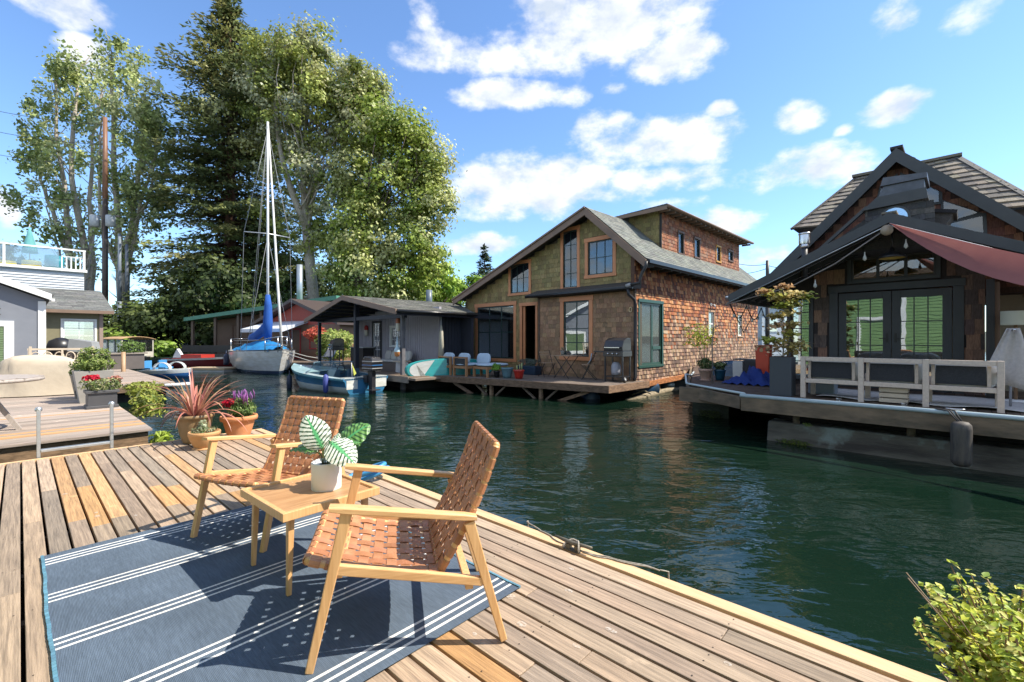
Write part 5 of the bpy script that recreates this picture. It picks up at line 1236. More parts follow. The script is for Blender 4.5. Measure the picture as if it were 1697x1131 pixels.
# ---------------------------------------------------------------- trees
def PX(px, py, Y): return Vector(((px-848.5)/753*Y, Y, 1.75+(562-py)/753*Y))
def limb(mb, p, q, r0, r1, n=5, bend=.08, col=(1,1,1)):
    p = Vector(p); q = Vector(q); L_ = (q-p).length; pts = []
    off = Vector((random.gauss(0,1), random.gauss(0,1), 0))*L_*bend
    for i in range(n+1):
        t = i/n; pts.append(p.lerp(q, t)+off*math.sin(math.pi*t)+Vector((0,0,-L_*bend*.6*math.sin(math.pi*t))))
    mb.tube(pts, [lerp(r0, r1, i/n) for i in range(n+1)], 6, col)
def broadleaf(name, label, base, fork, blobs, Y, n, size, cols, bark, cat='tree', group=None, r0=.5, limbs=26, clus=.95, depth=.8, csize=150, limbcol=(1,1,1), gap=.0, stemsn=3, droop=0, cvar=.22):
    """base, fork: world points; blobs: (px,py,rx,ry,weight) laid at depth Y, turned into ellipsoids of leaf clusters"""
    t = empty(name, tuple(base), 0, label, cat, group); B = Vector(base)
    E_ = []
    for (px, py, rx, ry, w) in blobs:
        c = PX(px, py, Y)-B; E_.append((c, rx/753*Y, ry/753*Y, w))
    tot = sum(e[1]*e[2]*e[3] for e in E_); P = []; N = []; C = []; S = []; cents = []
    nc = max(6, n//csize)
    for c, rx, rz, w in E_:
        k = max(2, int(nc*rx*rz*w/tot))
        for _ in range(k):
            d = Vector((random.gauss(0,1), random.gauss(0,1), random.gauss(0,1))).normalized(); rr = random.uniform(.25, 1)**.55
            p = c+Vector((d.x*rx, d.y*min(rx*depth*1.6, 4.5)*.9, d.z*rz))*rr
            cents.append((p, d))
    per = max(10, n//len(cents))
    for p, d in cents:
        cr = clus*random.uniform(.6, 1.35); m = int(per*random.uniform(.6, 1.4))
        q = RNG.normal(size=(m, 3))*np.array([cr*.55, cr*.55, cr*.42])
        P.append(np.array(p)+q+np.array([0,0,1])*(-droop*np.abs(q[:, :1])))
        N.append(q/ (cr*.8)+np.array(d)*.5+np.array([0,0,.5])+RNG.normal(size=(m, 3))*.55)
        base_c = np.array(random.choice(cols))*(1+random.uniform(-cvar, cvar)); C.append(base_c*(1+RNG.normal(size=(m, 1))*.22)); S.append(size*(1+RNG.normal(size=m)*.25).clip(.5, 1.7))
    np_leaves('crown', LEAF, np.concatenate(P), np.concatenate(N), np.concatenate(S), np.concatenate(C), t, aspect=.72)
    mb = MB(); f = Vector(fork)-B
    pts = [Vector((0,0,-.5)), Vector((0,0,.3)), f*.35+Vector((random.uniform(-.2,.2),0,0)), f*.7, f]
    mb.tube(pts, [r0*1.5, r0*1.15, r0*.95, r0*.85, r0*.75], 10, limbcol)
    tops = sorted(cents, key=lambda c: -c[0].z)
    leaders = []
    for k in range(stemsn):
        c = E_[int(k*len(E_)/stemsn) % len(E_)][0]; q = f.lerp(c, .8)+Vector((random.uniform(-.5,.5), 0, 0)); leaders.append((f, q)); limb(mb, f, q, r0*.62, r0*.25, 7, .05, limbcol)
    for p, d in random.sample(cents, min(limbs, len(cents))):
        a, b = min(leaders, key=lambda ab: (((ab[0]+ab[1])/2)-p).length); s = random.uniform(.1, .9); st = a.lerp(b, s); limb(mb, st, p, r0*.20, r0*.04, 4, .1, limbcol)
    mb.build('trunk', bark, t); return t
G1 = [(.30,.34,.085),(.37,.40,.10),(.23,.28,.065),(.45,.45,.2),(.32,.36,.085)]
broadleaf('broadleaf_tree', 'tallest broadleaf tree with pale forked trunk, between the conifer and the sailboat mast', (-17.9,42,1.2), (-19.0,42,12.0),
    [(447,115,36,55,1),(500,110,60,55,1),(570,150,55,60,1),(600,160,45,60,1),(455,190,55,60,.8),(530,210,70,70,1),(600,210,45,70,1),(480,280,55,50,.5),(560,300,55,55,.6),(368,190,28,30,.5),(460,95,40,38,.8),(520,75,45,25,.9),(500,385,40,45,.5),(455,345,42,45,.6),(550,380,45,45,.8),(575,340,40,45,.7),(430,250,30,45,.6)],
    42, 50000, .29, G1+[(.46,.47,.30),(.42,.43,.25)], PALEBARK, r0=.55, limbs=40)
broadleaf('broadleaf_tree', 'rounded dense green broadleaf tree to the right of the sailboat mast, above the grey boathouse', (-13.3,40,1.2), (-13.6,40,8.0),
    [(640,205,50,55,1),(680,235,38,45,1),(690,275,55,60,1),(640,320,65,70,1),(715,335,40,48,1),(600,390,55,60,1),(680,400,60,60,1),(620,450,60,45,.9),(700,430,40,50,.9),(560,430,30,45,.6),(590,300,45,55,.8),(560,470,30,35,.5),(650,480,70,25,.6)],
    40, 50000, .28, [(.25,.32,.055),(.32,.38,.07),(.20,.27,.05),(.40,.43,.13),(.50,.51,.24)], BARK, r0=.5, limbs=36)
POP = [(.32,.38,.14),(.41,.46,.18),(.25,.31,.11),(.52,.55,.3)]
def poplar(label, Y, base, stems_, blobs, n, cols=POP):
    B0 = PX(sum(s[0][0][0] for s in stems_)/len(stems_), 562, Y); B0.z = 1; t = empty('poplar_tree', tuple(B0), 0, label, 'tree', 'tall poplars on the left shore'); B = B0; mb = MB(); P = []; N = []; C = []; S = []
    for pts, r in stems_:
        q = [PX(x, y, Y)-B+Vector((0, random.uniform(-1, 1), 0)) for x, y in pts]; q2 = []
        if q[0].z > 1: q.insert(0, Vector((q[0].x*.6+(B0-B).x*.4, q[0].y, 0)))
        for a, b in zip(q, q[1:]):
            for k in range(4): q2.append(a.lerp(b, k/4)+Vector((random.uniform(-.1,.1), 0, 0)))
        q2.append(q[-1]); m = len(q2); mb.tube(q2, [lerp(r, r*.25, i/(m-1)) for i in range(m)], 7)
        for i in range(4, m):
            for _ in range(2):
                e = q2[i]+Vector((random.uniform(-1.4,1.4), random.uniform(-1.4,1.4), random.uniform(1, 2.6))); limb(mb, q2[i], e, r*.16, r*.04, 3, .05)
                if random.random() < .75: blobs = blobs  # twigs stay bare here and there
    cents = []
    tot = sum(b[2]*b[3]*b[4] for b in blobs); nc = n//75
    for (px, py, rx, ry, w) in blobs:
        for _ in range(max(2, int(nc*rx*ry*w/tot))):
            a = random.uniform(0, 2*math.pi); rr = random.uniform(.1, 1)**.6
            cents.append(PX(px+rx*rr*math.cos(a), py+ry*rr*math.sin(a), Y)-B+Vector((0, random.uniform(-2.2, 2.2), 0)))
    for c in cents:
        m = random.randint(22, 75); cr = random.uniform(.4, .85); q = RNG.normal(size=(m, 3))*np.array([cr*.5, cr*.5, cr*.75]); P.append(np.array(c)+q); N.append(q+RNG.normal(size=(m, 3))*.7+np.array([0,0,.3]))
        C.append(np.array(random.choice(cols))*random.uniform(.75,1.25)*(1+RNG.normal(size=(m,1))*.2)); S.append(.31*(1+RNG.normal(size=m)*.25).clip(.5,1.6))
    np_leaves('crown', LEAF, np.concatenate(P), np.concatenate(N), np.concatenate(S), np.concatenate(C), t, aspect=.8)
    mb.build('trunk', PALEBARK, t)
poplar('leftmost poplar with pale upright limbs and thin ragged crown', 46, (-44,46,1),
    [([(132,440),(128,300),(124,110)],.45),([(118,440),(112,330),(103,230),(108,110)],.35),([(112,440),(95,370),(75,300),(62,250)],.3),([(140,440),(142,330),(150,230),(158,140)],.3),([(105,450),(80,400),(62,340)],.22),([(150,470),(146,380)],.3)],
    [(128,120,30,30,.9),(105,150,28,40,.7),(150,160,22,50,.6),(80,220,28,45,.7),(105,230,22,40,.5),(68,280,24,40,.7),(100,320,36,40,.6),(40,335,26,22,.7),(150,260,18,60,.4),(75,380,28,25,.6),(110,395,28,30,.5),(150,400,14,60,.4)], 16000)
poplar('second poplar, narrow with bare pale limbs, between the brown utility pole and the conifer', 44, (-38,44,1),
    [([(195,500),(192,400),(188,260),(200,110)],.5),([(200,490),(205,380),(225,260),(238,150)],.4),([(205,450),(230,340),(258,260)],.28),([(195,470),(178,400),(172,330),(180,210)],.3),([(208,420),(240,330),(262,220)],.25)],
    [(208,100,20,28,1),(200,140,20,30,.6),(235,150,18,30,.6),(225,200,32,40,.8),(250,230,26,45,1),(255,290,22,45,.9),(225,290,30,50,.6),(235,350,32,35,.7),(180,260,12,60,.4),(185,370,20,60,.4),(215,410,25,35,.5)], 17000)
def conifer(label, base, H, rfun, n_per, cols, size=.55, zmin=2.0, dz=.55, seed=3, trunk=.6, name='conifer_tree', droop=.35, bpw=8):
    t = empty(name, base, 0, label, 'tree'); rng = np.random.default_rng(seed); rd = random.Random(seed)
    mb = MB(); mb.tube([(0,0,-1),(0,0,H*.3),(.1,0,H*.7),(0,0,H)], [trunk*1.2, trunk*.85, trunk*.42, .04], 10)
    P = []; N = []; C = []; S = []; U = []
    z = zmin
    while z < H-.3:
        R_ = rfun(z); nb = rd.randint(bpw-2, bpw+1) if R_ > 1 else 5
        for b in range(nb):
            a = rd.uniform(0, 2*math.pi); L_ = R_*rd.uniform(.55, 1.12); el = lerp(-.05, .55, (z/H)**2)
            d = np.array([math.cos(a), math.sin(a), 0]); side = np.array([-d[1], d[0], 0]); zz = z+rd.uniform(-.3,.3)
            m = int(n_per*(.25+L_)); s = rng.uniform(.18, 1, m)**.8
            w = (1-s)*.9+.25; lat = rng.normal(size=m)*w*min(1.6, .32*L_+.15)
            zc = zz+s*L_*el-droop*(s*L_)**1.5/ max(1, L_)**.5*.45
            p = d*(s*L_)[:, None]+side*lat[:, None]; p[:, 2] = zc-np.abs(lat)*.28+rng.normal(size=m)*.10
            P.append(p); N.append(np.array([0,0,1.])+rng.normal(size=(m,3))*.42+d*.25); U.append(d+side*np.sign(lat)[:, None]*.7)
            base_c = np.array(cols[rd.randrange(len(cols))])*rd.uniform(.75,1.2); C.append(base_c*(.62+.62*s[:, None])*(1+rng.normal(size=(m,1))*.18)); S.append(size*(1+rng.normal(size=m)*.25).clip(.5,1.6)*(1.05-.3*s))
            if L_ > 1: e = d*L_*.85; mb.tube([(0,0,zz),(e[0]*.5,e[1]*.5,zz+L_*.42*el-droop*.1*L_),(e[0],e[1],zz+L_*.85*el-droop*.42*L_*.8)], [.035+.011*L_,.03,.012], 4)
        z += dz*rd.uniform(.7, 1.3)*(1 if z > H*.15 else .9)
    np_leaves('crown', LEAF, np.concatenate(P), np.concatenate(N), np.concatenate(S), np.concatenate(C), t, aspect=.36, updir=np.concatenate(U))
    mb.build('trunk', REDBARK, t)
def rcon(z):
    pts = [(1,7.4),(6,9.0),(12,8.4),(17,7.6),(20,8.0),(24,7.0),(28,4.9),(31,3.0),(34,1.1),(36,.2)]
    for (a, x), (b, y) in zip(pts, pts[1:]):
        if a <= z <= b: return lerp(x, y, (z-a)/(b-a))
    return .2
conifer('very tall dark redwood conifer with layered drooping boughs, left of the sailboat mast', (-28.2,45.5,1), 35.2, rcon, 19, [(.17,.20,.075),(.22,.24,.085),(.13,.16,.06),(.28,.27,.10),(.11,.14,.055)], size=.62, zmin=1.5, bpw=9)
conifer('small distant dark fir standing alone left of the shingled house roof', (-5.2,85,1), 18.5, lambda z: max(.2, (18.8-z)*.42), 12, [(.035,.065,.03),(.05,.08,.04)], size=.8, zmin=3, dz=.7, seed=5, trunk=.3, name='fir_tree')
BR = [(.26,.40,.05),(.33,.46,.07),(.20,.32,.04)]
broadleaf('leafy_tree', 'bright yellow green tree top low behind the grey boathouse roof', (-9,46,1), (-9,46,3), [(715,465,50,26,1),(690,490,60,25,1),(745,480,30,22,1),(660,495,40,15,1)], 46, 9000, .36, BR, BARK, r0=.3, limbs=8, clus=.8)
broadleaf('leafy_tree', 'small bright green tree right of the fir-top gap beside the house eave', (-3.6,52,1), (-3.6,52,3), [(775,478,30,18,1),(800,470,16,12,1),(830,470,22,10,.7)], 52, 4200, .36, BR, BARK, r0=.25, limbs=6, clus=.7)
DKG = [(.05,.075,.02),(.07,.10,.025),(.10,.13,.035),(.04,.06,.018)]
for (lab, bx, by, bl, n, cols) in (
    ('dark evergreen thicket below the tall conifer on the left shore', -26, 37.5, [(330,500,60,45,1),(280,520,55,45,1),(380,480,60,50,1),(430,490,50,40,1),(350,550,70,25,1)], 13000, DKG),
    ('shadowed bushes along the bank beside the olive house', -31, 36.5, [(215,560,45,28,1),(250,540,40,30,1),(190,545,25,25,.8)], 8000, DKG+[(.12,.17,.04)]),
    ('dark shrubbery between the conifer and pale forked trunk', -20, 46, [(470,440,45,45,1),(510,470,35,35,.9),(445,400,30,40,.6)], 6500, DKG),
    ('bright bramble bush at the water edge by the canopy boat', -28.5, 33.5, [(195,575,14,16,1),(262,585,12,8,1),(275,580,10,8,.7),(185,560,18,10,.8)], 2200, [(.2,.3,.05),(.26,.36,.06)]),
    ('low green trees behind the pale forked trunk and the red houseboat', -17.0, 52, [(560,470,60,30,1),(500,480,40,25,.8),(610,490,60,22,1)], 7000, [(.07,.12,.03),(.1,.16,.04)]),
    ('distant treetops peeking over the white roof deck', -57, 52, [(15,425,28,22,1),(-30,430,30,30,1),(60,440,20,12,.5)], 3500, [(.06,.1,.03),(.09,.13,.04)])):
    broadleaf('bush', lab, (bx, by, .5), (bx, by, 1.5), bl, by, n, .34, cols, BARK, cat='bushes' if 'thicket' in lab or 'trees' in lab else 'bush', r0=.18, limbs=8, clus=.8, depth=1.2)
shrub = empty('flowering_shrub', (-9.35,23.4,.5), 0, 'red and yellow green leafy shrub seen through the grey boathouse porch', 'bush')
shrub_leaves('foliage', shrub, (.2,0,1.0), (1.0,.9,.85), 2600, .16, [(.30,.38,.08),(.42,.46,.14),(.2,.28,.06)], shape='rhomb'); shrub_leaves('red_leaves', shrub, (-.7,0,1.5), (.6,.6,.4), 900, .15, [(.5,.08,.05),(.55,.16,.09)], shape='rhomb'); stems(shrub, (0,0,0), (0,0,1), (.9,.6,1), 9, .02)

# ---------------------------------------------------------------- utility poles and wires
def pole(label, px, ytop, Y, col1, col2, ysplit, r=.16, trans=False):
    b = PX(px, 562, Y); t = empty('utility_pole', (b.x, Y, .5), 0, label, 'utility pole'); zt = PX(px, ytop, Y).z-.5; zs = PX(px, ysplit, Y).z-.5
    m = MB(); m.tube([(0,0,0),(0,0,zs)], [r*1.15, r], 10, col2); m.tube([(0,0,zs),(0,0,zt)], [r, r*.8], 10, col1); m.build('pole', ATTR, t)
    if trans:
        for x in (-.7, .7): m = MB(); z = PX(px, 368, Y).z-.5; m.lathe([(0,z-.5),(.36,z-.45),(.36,z+.45),(.3,z+.5),(0,z+.5)], (x,-.25,0), 12, (.42,.45,.48)); m.build('transformer', ATTR, t)
        m = MB(); m.box(-1.3,1.3,-.06,.06,zs-1.6,zs-1.45,(.2,.17,.14)); m.build('crossarm', ATTR, t)
pole('brown topped utility pole with two grey transformers between the poplars', 174, 195, 40, (.22,.11,.065), (.06,.045,.035), 330, .2, True)
pole('thin grey metal pole left of the conifer foot, nearer of the pair', 198, 388, 38, (.16,.19,.23), (.16,.19,.23), 500, .14)
pole('thin grey pole right of its twin at the conifer foot', 210, 405, 39.5, (.12,.14,.17), (.12,.14,.17), 500, .14)
pole('dark pole with tangled cables between the two brown houseboats', 1272, 432, 34, (.05,.04,.035), (.05,.04,.035), 480, .14)
def wire(p, q, sag, r, label):
    p = Vector(p); q = Vector(q); mb = MB(); o = p; mb.tube([p.lerp(q, i/16)-o+Vector((0,0,-sag*4*(i/16)*(1-i/16))) for i in range(17)], r, 5, (.02,.02,.02)); tag(mb.build('overhead_wire', ATTR, loc=tuple(o)), label, 'wire', 'overhead wires')
for i, (ya, yb) in enumerate(((183,205),(218,238),(257,272),(322,330),(410,410))):
    wire(PX(-60, ya-12, 42), PX(176, yb+2, 40), .35, .022, 'thin dark overhead wire, %s crossing the sky at the left edge' % ('topmost', 'second from top', 'third from top', 'fourth from top', 'lowest')[i])
for i, (a, b) in enumerate((((1200,430),(1272,438)), ((1195,452),(1272,445)), ((1272,440),(1330,438)))):
    wire(PX(*a, 34), PX(*b, 34), .25, .022, ('upper cable running left from the dark pole between the houseboats', 'lower cable running left from the dark pole between the houseboats', 'cable running right from the dark pole over the porch roof')[i])

# ---------------------------------------------------------------- boats
def loft(mb, L_, B, z0, zb, rake=.25, fine=2.0, transom=.85, flare=.9, keel=.3, n=18, cols=((1,1,1),)*4, levels=None):
    """stern at x=0, bow at x=L_. levels: list of (fraction of height, beam factor)"""
    lv = levels or [(1.0,1.0),(.72,.97),(.45,.93),(.1,flare),(-.05,flare*.93)]
    P = []
    for i in range(n+1):
        t = i/n; b = B/2*(transom+(1-transom)*math.sin(min(1, t/.45)*math.pi/2))*(1 if t < .45 else (1-((t-.45)/.55)**fine)); zt = lerp(z0, zb, t**1.6)
        row = []
        for k, (h, f) in enumerate(lv):
            x = t*L_-(1-h)*rake*(t**3)*1.0; row.append((x, max(b*f, .004)*(1 if t < 1 else .2), h*zt))
        row.append((t*L_-rake*t**3*1.3, 0, -keel*(1-t**4*.7)))
        full = row+[(x, -y, z) for x, y, z in reversed(row[:-1])]; P.append(full)
    m = len(P[0]); cc = []
    for i in range(n):
        for j in range(m-1):
            k = j if j < m//2 else m-2-j; cc.append(cols[min(k, len(cols)-1)])
    mb.grid(P, cols=cc)
    mb.add(P[0], [tuple(range(m))], cols[min(1, len(cols)-1)])
    return [ (p[0], p[-1]) for p in P]
def deck_fill(mb, edges, dz=-.04, col=(.6,.6,.6), i0=0, i1=None):
    es = edges[i0:i1]; P = [[(a[0], a[1], a[2]+dz), (a[0], 0, a[2]+dz+.03), (b[0], b[1], b[2]+dz)] for a, b in es]; mb.grid(P, col, smooth=False)
GEL = M('gelcoat', (1,1,1), (.80,.78,.72), ns=2.5, st=(1,1,3), rough=.25, attr=True, coat=.3)
def sailboat():
    bow = Vector((-11.05,21.9,0)); hd = math.atan2(-.76, .65); L_ = 7.9
    st = bow-Vector((math.cos(hd), math.sin(hd), 0))*L_
    t = empty('sailboat', (st.x, st.y, 0), hd, 'white sailboat with tall mast and bright blue sail covers moored left of the boathouse', 'sailboat')
    w = (.74,.75,.77); m = MB(); e = loft(m, L_, 2.9, 1.08, 1.25, .75, 2.2, .72, .8, .4, cols=((.10,.12,.17),(.78,.79,.80),w,w,(.05,.08,.16),(.05,.08,.16)), levels=[(1.0,1.0),(.95,1.0),(.7,.98),(.4,.93),(.13,.80),(-.1,.72)]); m.build('hull', GEL, t)
    m = MB(); deck_fill(m, e, -.02, (.6,.6,.58)); m.build('deck', GEL, t)
    m = MB(); P = []
    for x, hw_, z in ((2.2,.85,1.05),(2.25,.80,1.42),(4.6,.62,1.48),(5.6,.35,1.22)): P.append([(x,-hw_,1.05),(x,-hw_*.9,z),(x,hw_*.9,z),(x,hw_,1.05)])
    m.grid(P, (.62,.63,.62), smooth=False); m.build('cabin', GEL, t)
    for s in (-1, 1):
        for x in (2.8, 3.9): m = MB(); m.box(x,x+.7,s*.74-.03,s*.74+.03,1.18,1.34,(.02,.02,.03)); m.build('portlight', ATTR, t)
    m = MB(); m.tube([(4.9,0,1.2),(4.9,0,13.3)], [.068,.055], 10); m.build('mast', M('mast_paint', (.62,.63,.64), rough=.35), t)
    m = MB(); m.tube([(4.85,-1.1,7.3),(4.9,0,7.35),(4.85,1.1,7.3)], .03, 6); m.build('spreader', ALU, t)
    m = MB(); m.tube([(7.75,0,1.3),(7.1,0,3.8),(5.0,0,13.1)], [.055,.062,.035], 8, (.6,.6,.58)); m.build('furled_jib', CLOTH, t)
    blue = (.015,.09,.36); lb = (.03,.30,.62)
    m = MB(); P = []
    for x, zt, wv in ((5.0,2.2,.14),(4.6,2.5,.24),(3.9,2.35,.25),(2.4,2.1,.2),(.4,1.95,.12)):
        P.append([(x, wv*math.cos(a), zt-.15+(.32*(.3+wv*2.6))*math.sin(a)) for a in np.linspace(0, 2*math.pi, 10)[:-1]])
    m.grid(P, blue, closed=True); m.tube([(4.9,0,1.7),(4.9,0,2.6),(4.88,.02,3.5),(4.9,0,4.1)], [.18,.24,.19,.11], 9, blue); m.build('sail_cover', CLOTH, t)
    m = MB(); P = []
    for i in range(15):
        x = lerp(1.6, 7.2, i/14); row = []
        for j in range(11):
            y = lerp(-1, 1, j/10); ww = lerp(1.15, .5, max(0, i-7)/7); row.append((x, y*ww, 1.12+.62*(1-abs(y)**2)*math.sin(math.pi*(i+1)/17)**.6*(1-.35*i/14)+.05*math.sin(i*1.9+j*1.3)+.04*math.sin(j*2.7-i)))
        P.append(row)
    m.grid(P, lb); m.build('blue_tarp', M('blue_tarp', (.03,.27,.55), (.02,.16,.45), ns=3, rough=.35), t)
    for nm, pts in (('pulpit', [(7.1,-.6,1.2),(7.1,-.6,1.75),(7.85,-.2,1.85),(7.85,.2,1.85),(7.1,.6,1.75),(7.1,.6,1.2)]), ('pushpit', [(.9,-1.05,1.1),(.9,-1.05,1.75),(.05,-.95,1.75),(.05,.95,1.75),(.9,1.05,1.75),(.9,1.05,1.1)])):
        m = MB(); m.tube(pts, .022, 6); m.tube([(p[0], p[1], p[2] if p[2] < 1.3 else 1.45) for p in pts], .016, 6)
        for p in pts[1:-1]: m.tube([(p[0],p[1],1.1),p], .02, 6)
        m.build(nm, STEEL, t)
    m = MB()
    for s in (-1, 1): m.tube([(4.8,s*1.25,1.1),(4.85,s*1.1,7.3),(4.9,0,12.9)], .012, 4); m.tube([(5.3,s*1.1,1.1),(4.9,0,7.2)], .010, 4); m.tube([(.95,s*1.0,1.7),(4,s*1.3,1.65),(7.1,s*.6,1.7)], .010, 4)
    m.tube([(.1,0,1.2),(4.9,0,13.2)], .012, 4); m.tube([(1.0,0,1.9),(4.9,0,13)], .010, 4); m.build('rigging', M('wire_grey', (.25,.26,.27), rough=.6), t)
    m = MB(); m.lathe([(0,.25),(.13,.3),(.14,.45),(.14,.75),(.13,.85),(.03,.9),(.03,1.1)], (1.7,-1.42,0), 10, (.02,.03,.07)); m.build('fender', ATTR, t)
    m = MB()
    for k in range(7): m.box(5.9+k*.13,5.97+k*.13,-.90+k*.055,-.885+k*.055,.93,1.02,(.25,.05,.05)) if k != 2 else None
    m.build('registration_marks', ATTR, t)
    m = MB(); m.tube([(7.8,.1,1.2),(8.6,.9,.9),(9.8,2.2,.62)], .018, 5, (.6,.58,.52)); m.tube([(7.8,.0,1.1),(9.0,.9,.7),(10.0,1.8,.6)], .018, 5, (.6,.58,.52)); m.build('mooring_lines', ATTR, t)
sailboat()
def motorboat():
    st = Vector((-4.72,14.75,0)); bw = Vector((-8.3,17.3,0)); hd = math.atan2(bw.y-st.y, bw.x-st.x); L_ = (bw-st).length
    t = empty('motorboat', tuple(st), hd, 'blue and white open motorboat with black outboard motor moored in front of the grey boathouse', 'motorboat')
    bl = (.045,.19,.36); wt = (.60,.66,.66); m = MB()
    e = loft(m, L_, 1.85, .50, .80, .55, 2.1, .9, .88, .2, cols=((.16,.42,.52),bl,bl,wt,(.4,.45,.4),(.3,.35,.3)), levels=[(1.0,1.04),(.86,1.03),(.80,.97),(.45,.92),(.12,.82),(-.1,.7)]); m.build('hull', GEL, t)
    m = MB(); deck_fill(m, e, .0, (.35,.55,.62), 9); P = [[(a[0],a[1],a[2]),(a[0],a[1]*.78,a[2]+.01)] for a, b in e[:10]]; m.grid(P, (.50,.62,.66), smooth=False); P = [[(b[0],b[1]*.78,b[2]+.01),(b[0],b[1],b[2])] for a, b in e[:10]]; m.grid(P, (.50,.62,.66), smooth=False)
    m.box(.0,.35,-.82,.82,.44,.52,(.62,.66,.66)); m.build('gunwale', GEL, t)
    m = MB(); P = [[(a[0],a[1]*.78,a[2]),(a[0],a[1]*.72,.12),(a[0],0,.08),(b[0],b[1]*.72,.12),(b[0],b[1]*.78,b[2])] for a, b in e[1:10]]; m.grid(P, (.05,.13,.20), smooth=False); m.add(P[-1], [(0,1,2,3,4)], (.05,.1,.15)); m.build('cockpit', GEL, t)
    m = MB(); P = []
    for a in np.linspace(-1, 1, 13): x = 2.75-.75*a*a; y = a*.82; P.append([(x,y,.62),(x-.22,y*.92,.93)])
    m.grid(P, smooth=True); m.build('windshield', glass_mat('boat_glass', (.08,.12,.14), .2), t)
    m = MB(); m.tube([p[1] for p in P], .018, 6, (.12,.2,.26)); m.build('windshield_frame', ATTR, t)
    for x, y in ((1.5,.38),(1.5,-.38)):
        m = MB(); m.box(x-.25,x+.2,y-.22,y+.22,.15,.42,(.03,.06,.09)); m.box(x-.3,x-.22,y-.22,y+.22,.35,.72,(.04,.08,.12)); m.build('seat', ATTR, t)
    m = MB(); m.tube([(2.0,-.4+.15*math.cos(a),.66+.15*math.sin(a)) for a in np.linspace(0, 2*math.pi, 15)[:-1]], .014, 5, (.02,.02,.02), closed=True); m.build('steering_wheel', ATTR, t)
    o = MB(); o.box(-.16,.02,-.12,.12,.35,.58,(.03,.03,.035)); ob = o.build('outboard_motor', ATTR, t)
    m = MB(); m.prism([(-.52,.72),(-.05,.72),(.0,.86),(-.04,1.12),(-.14,1.20),(-.44,1.18),(-.54,1.05)], lambda a, b, t_: (a, t_, b), -.19, .19, (.018,.018,.022)); m.build('cowling', GEL, ob, bevel=.03)
    for z, c in ((.80,(.35,.36,.38)),(.90,(.04,.16,.4)),(1.02,(.35,.36,.38))): m = MB(); m.box(-.545,-.02,-.197,.197,z,z+.028,c); m.build('stripe', GEL, ob)
    m = MB(); m.prism([(-.38,.72),(-.14,.72),(-.20,.2),(-.22,-.25),(-.42,-.25),(-.36,.2)], lambda a, b, t_: (a, t_, b), -.07, .07, (.02,.02,.025)); m.box(-.5,-.15,-.16,.16,.10,.13,(.02,.02,.025)); m.build('leg', ATTR, ob)
    for x, y, s in ((.75,.98,.35),(3.4,.72,.2)):
        m = MB(); m.lathe([(0,s-.33),(.08,s-.27),(.09,s),(.08,s+.22),(.02,s+.28),(.015,.62)], (x,y,0), 10, (.06,.08,.30) if x < 2 else (.02,.03,.06)); m.build('fender', ATTR, t)
    m = MB(); m.tube([(.35,.3,.5),(.38,.3,.98)], .012, 5, (.6,.6,.6)); m.add([(.37,.29,.95),(.40,.10,.62),(.36,.22,.55)], [(0,1,2)], (.45,.5,.1)); m.build('flag', ATTR, t)
    for a, b in ((.35,.75),(-.78,-.35)): m = MB(); m.box(-.012,.0,a,b,.16,.44,(.66,.68,.66)); m.build('transom_panel', GEL, t)
motorboat()
def canopy_boat():
    t = empty('canopy_launch', (-25.6,29.3,0), R(-25), 'dark hulled launch with tan canvas canopy and windows at the far left shore', 'boat')
    m = MB(); e = loft(m, 3.6, 1.7, .62, .72, .2, 2.4, .9, .85, .2, cols=((.5,.48,.42),(.02,.025,.03)), levels=[(1.0,1.02),(.9,1.02),(.45,.95),(.1,.85)]); m.build('hull', GEL, t)
    m = MB(); deck_fill(m, e, -.02, (.5,.48,.44)); m.build('deck', GEL, t)
    m = MB(); P = [[(x, y, 1.72+.16*(1-(y/.95)**2)) for y in np.linspace(-.95,.95,9)] for x in np.linspace(.0,2.7,6)]; m.grid(P, (.42,.27,.14)); o = m.build('canopy', CLOTH, t, solid=.04)
    m = MB(); 
    for x in (.05, .95, 1.8, 2.6):
        for y in (-.82, .82): m.box(x-.04,x+.04,y-.03,y+.03,.6,1.75,(.5,.47,.4))
    m.box(.0,2.7,-.84,-.78,.6,.95,(.5,.47,.4)); m.box(2.62,2.7,-.8,.8,.6,.95,(.5,.47,.4)); m.build('cabin_frame', ATTR, t)
    m = MB(); m.box(.1,2.6,-.80,-.79,.95,1.7); m.box(2.64,2.65,-.78,.78,.95,1.7); m.build('windows', GLASSD, t)
canopy_boat()
def pedal_boat():
    t = empty('pedal_boat', (-16.45,20.6,0), R(-8), 'small white and blue pedal boat beyond the narrow pier', 'boat')
    m = MB(); e = loft(m, 2.15, 1.3, .34, .42, .15, 3, .9, .85, .1, cols=((.7,.74,.76),(.03,.13,.38)), levels=[(1.0,1.03),(.6,1.0),(.4,.96),(.0,.85)]); m.build('hull', GEL, t)
    m = MB(); deck_fill(m, e, .0, (.68,.72,.74)); m.build('deck', GEL, t)
    for y in (-.38, .38):
        m = MB(); P = []
        for a in np.linspace(0, math.pi, 9): P.append([(1.05+.42*math.cos(a), y+d, .42+.28*math.sin(a)) for d in (-.07, 0, .07)])
        m.grid(P, (.7,.74,.78)); m.build('paddle_arch', GEL, t, solid=.03)
        m = MB(); m.box(.25,.32,y-.2,y+.2,.42,.78,(.06,.25,.5)); m.box(.3,.65,y-.2,y+.2,.40,.47,(.06,.25,.5)); m.build('seat', ATTR, t)
pedal_boat()
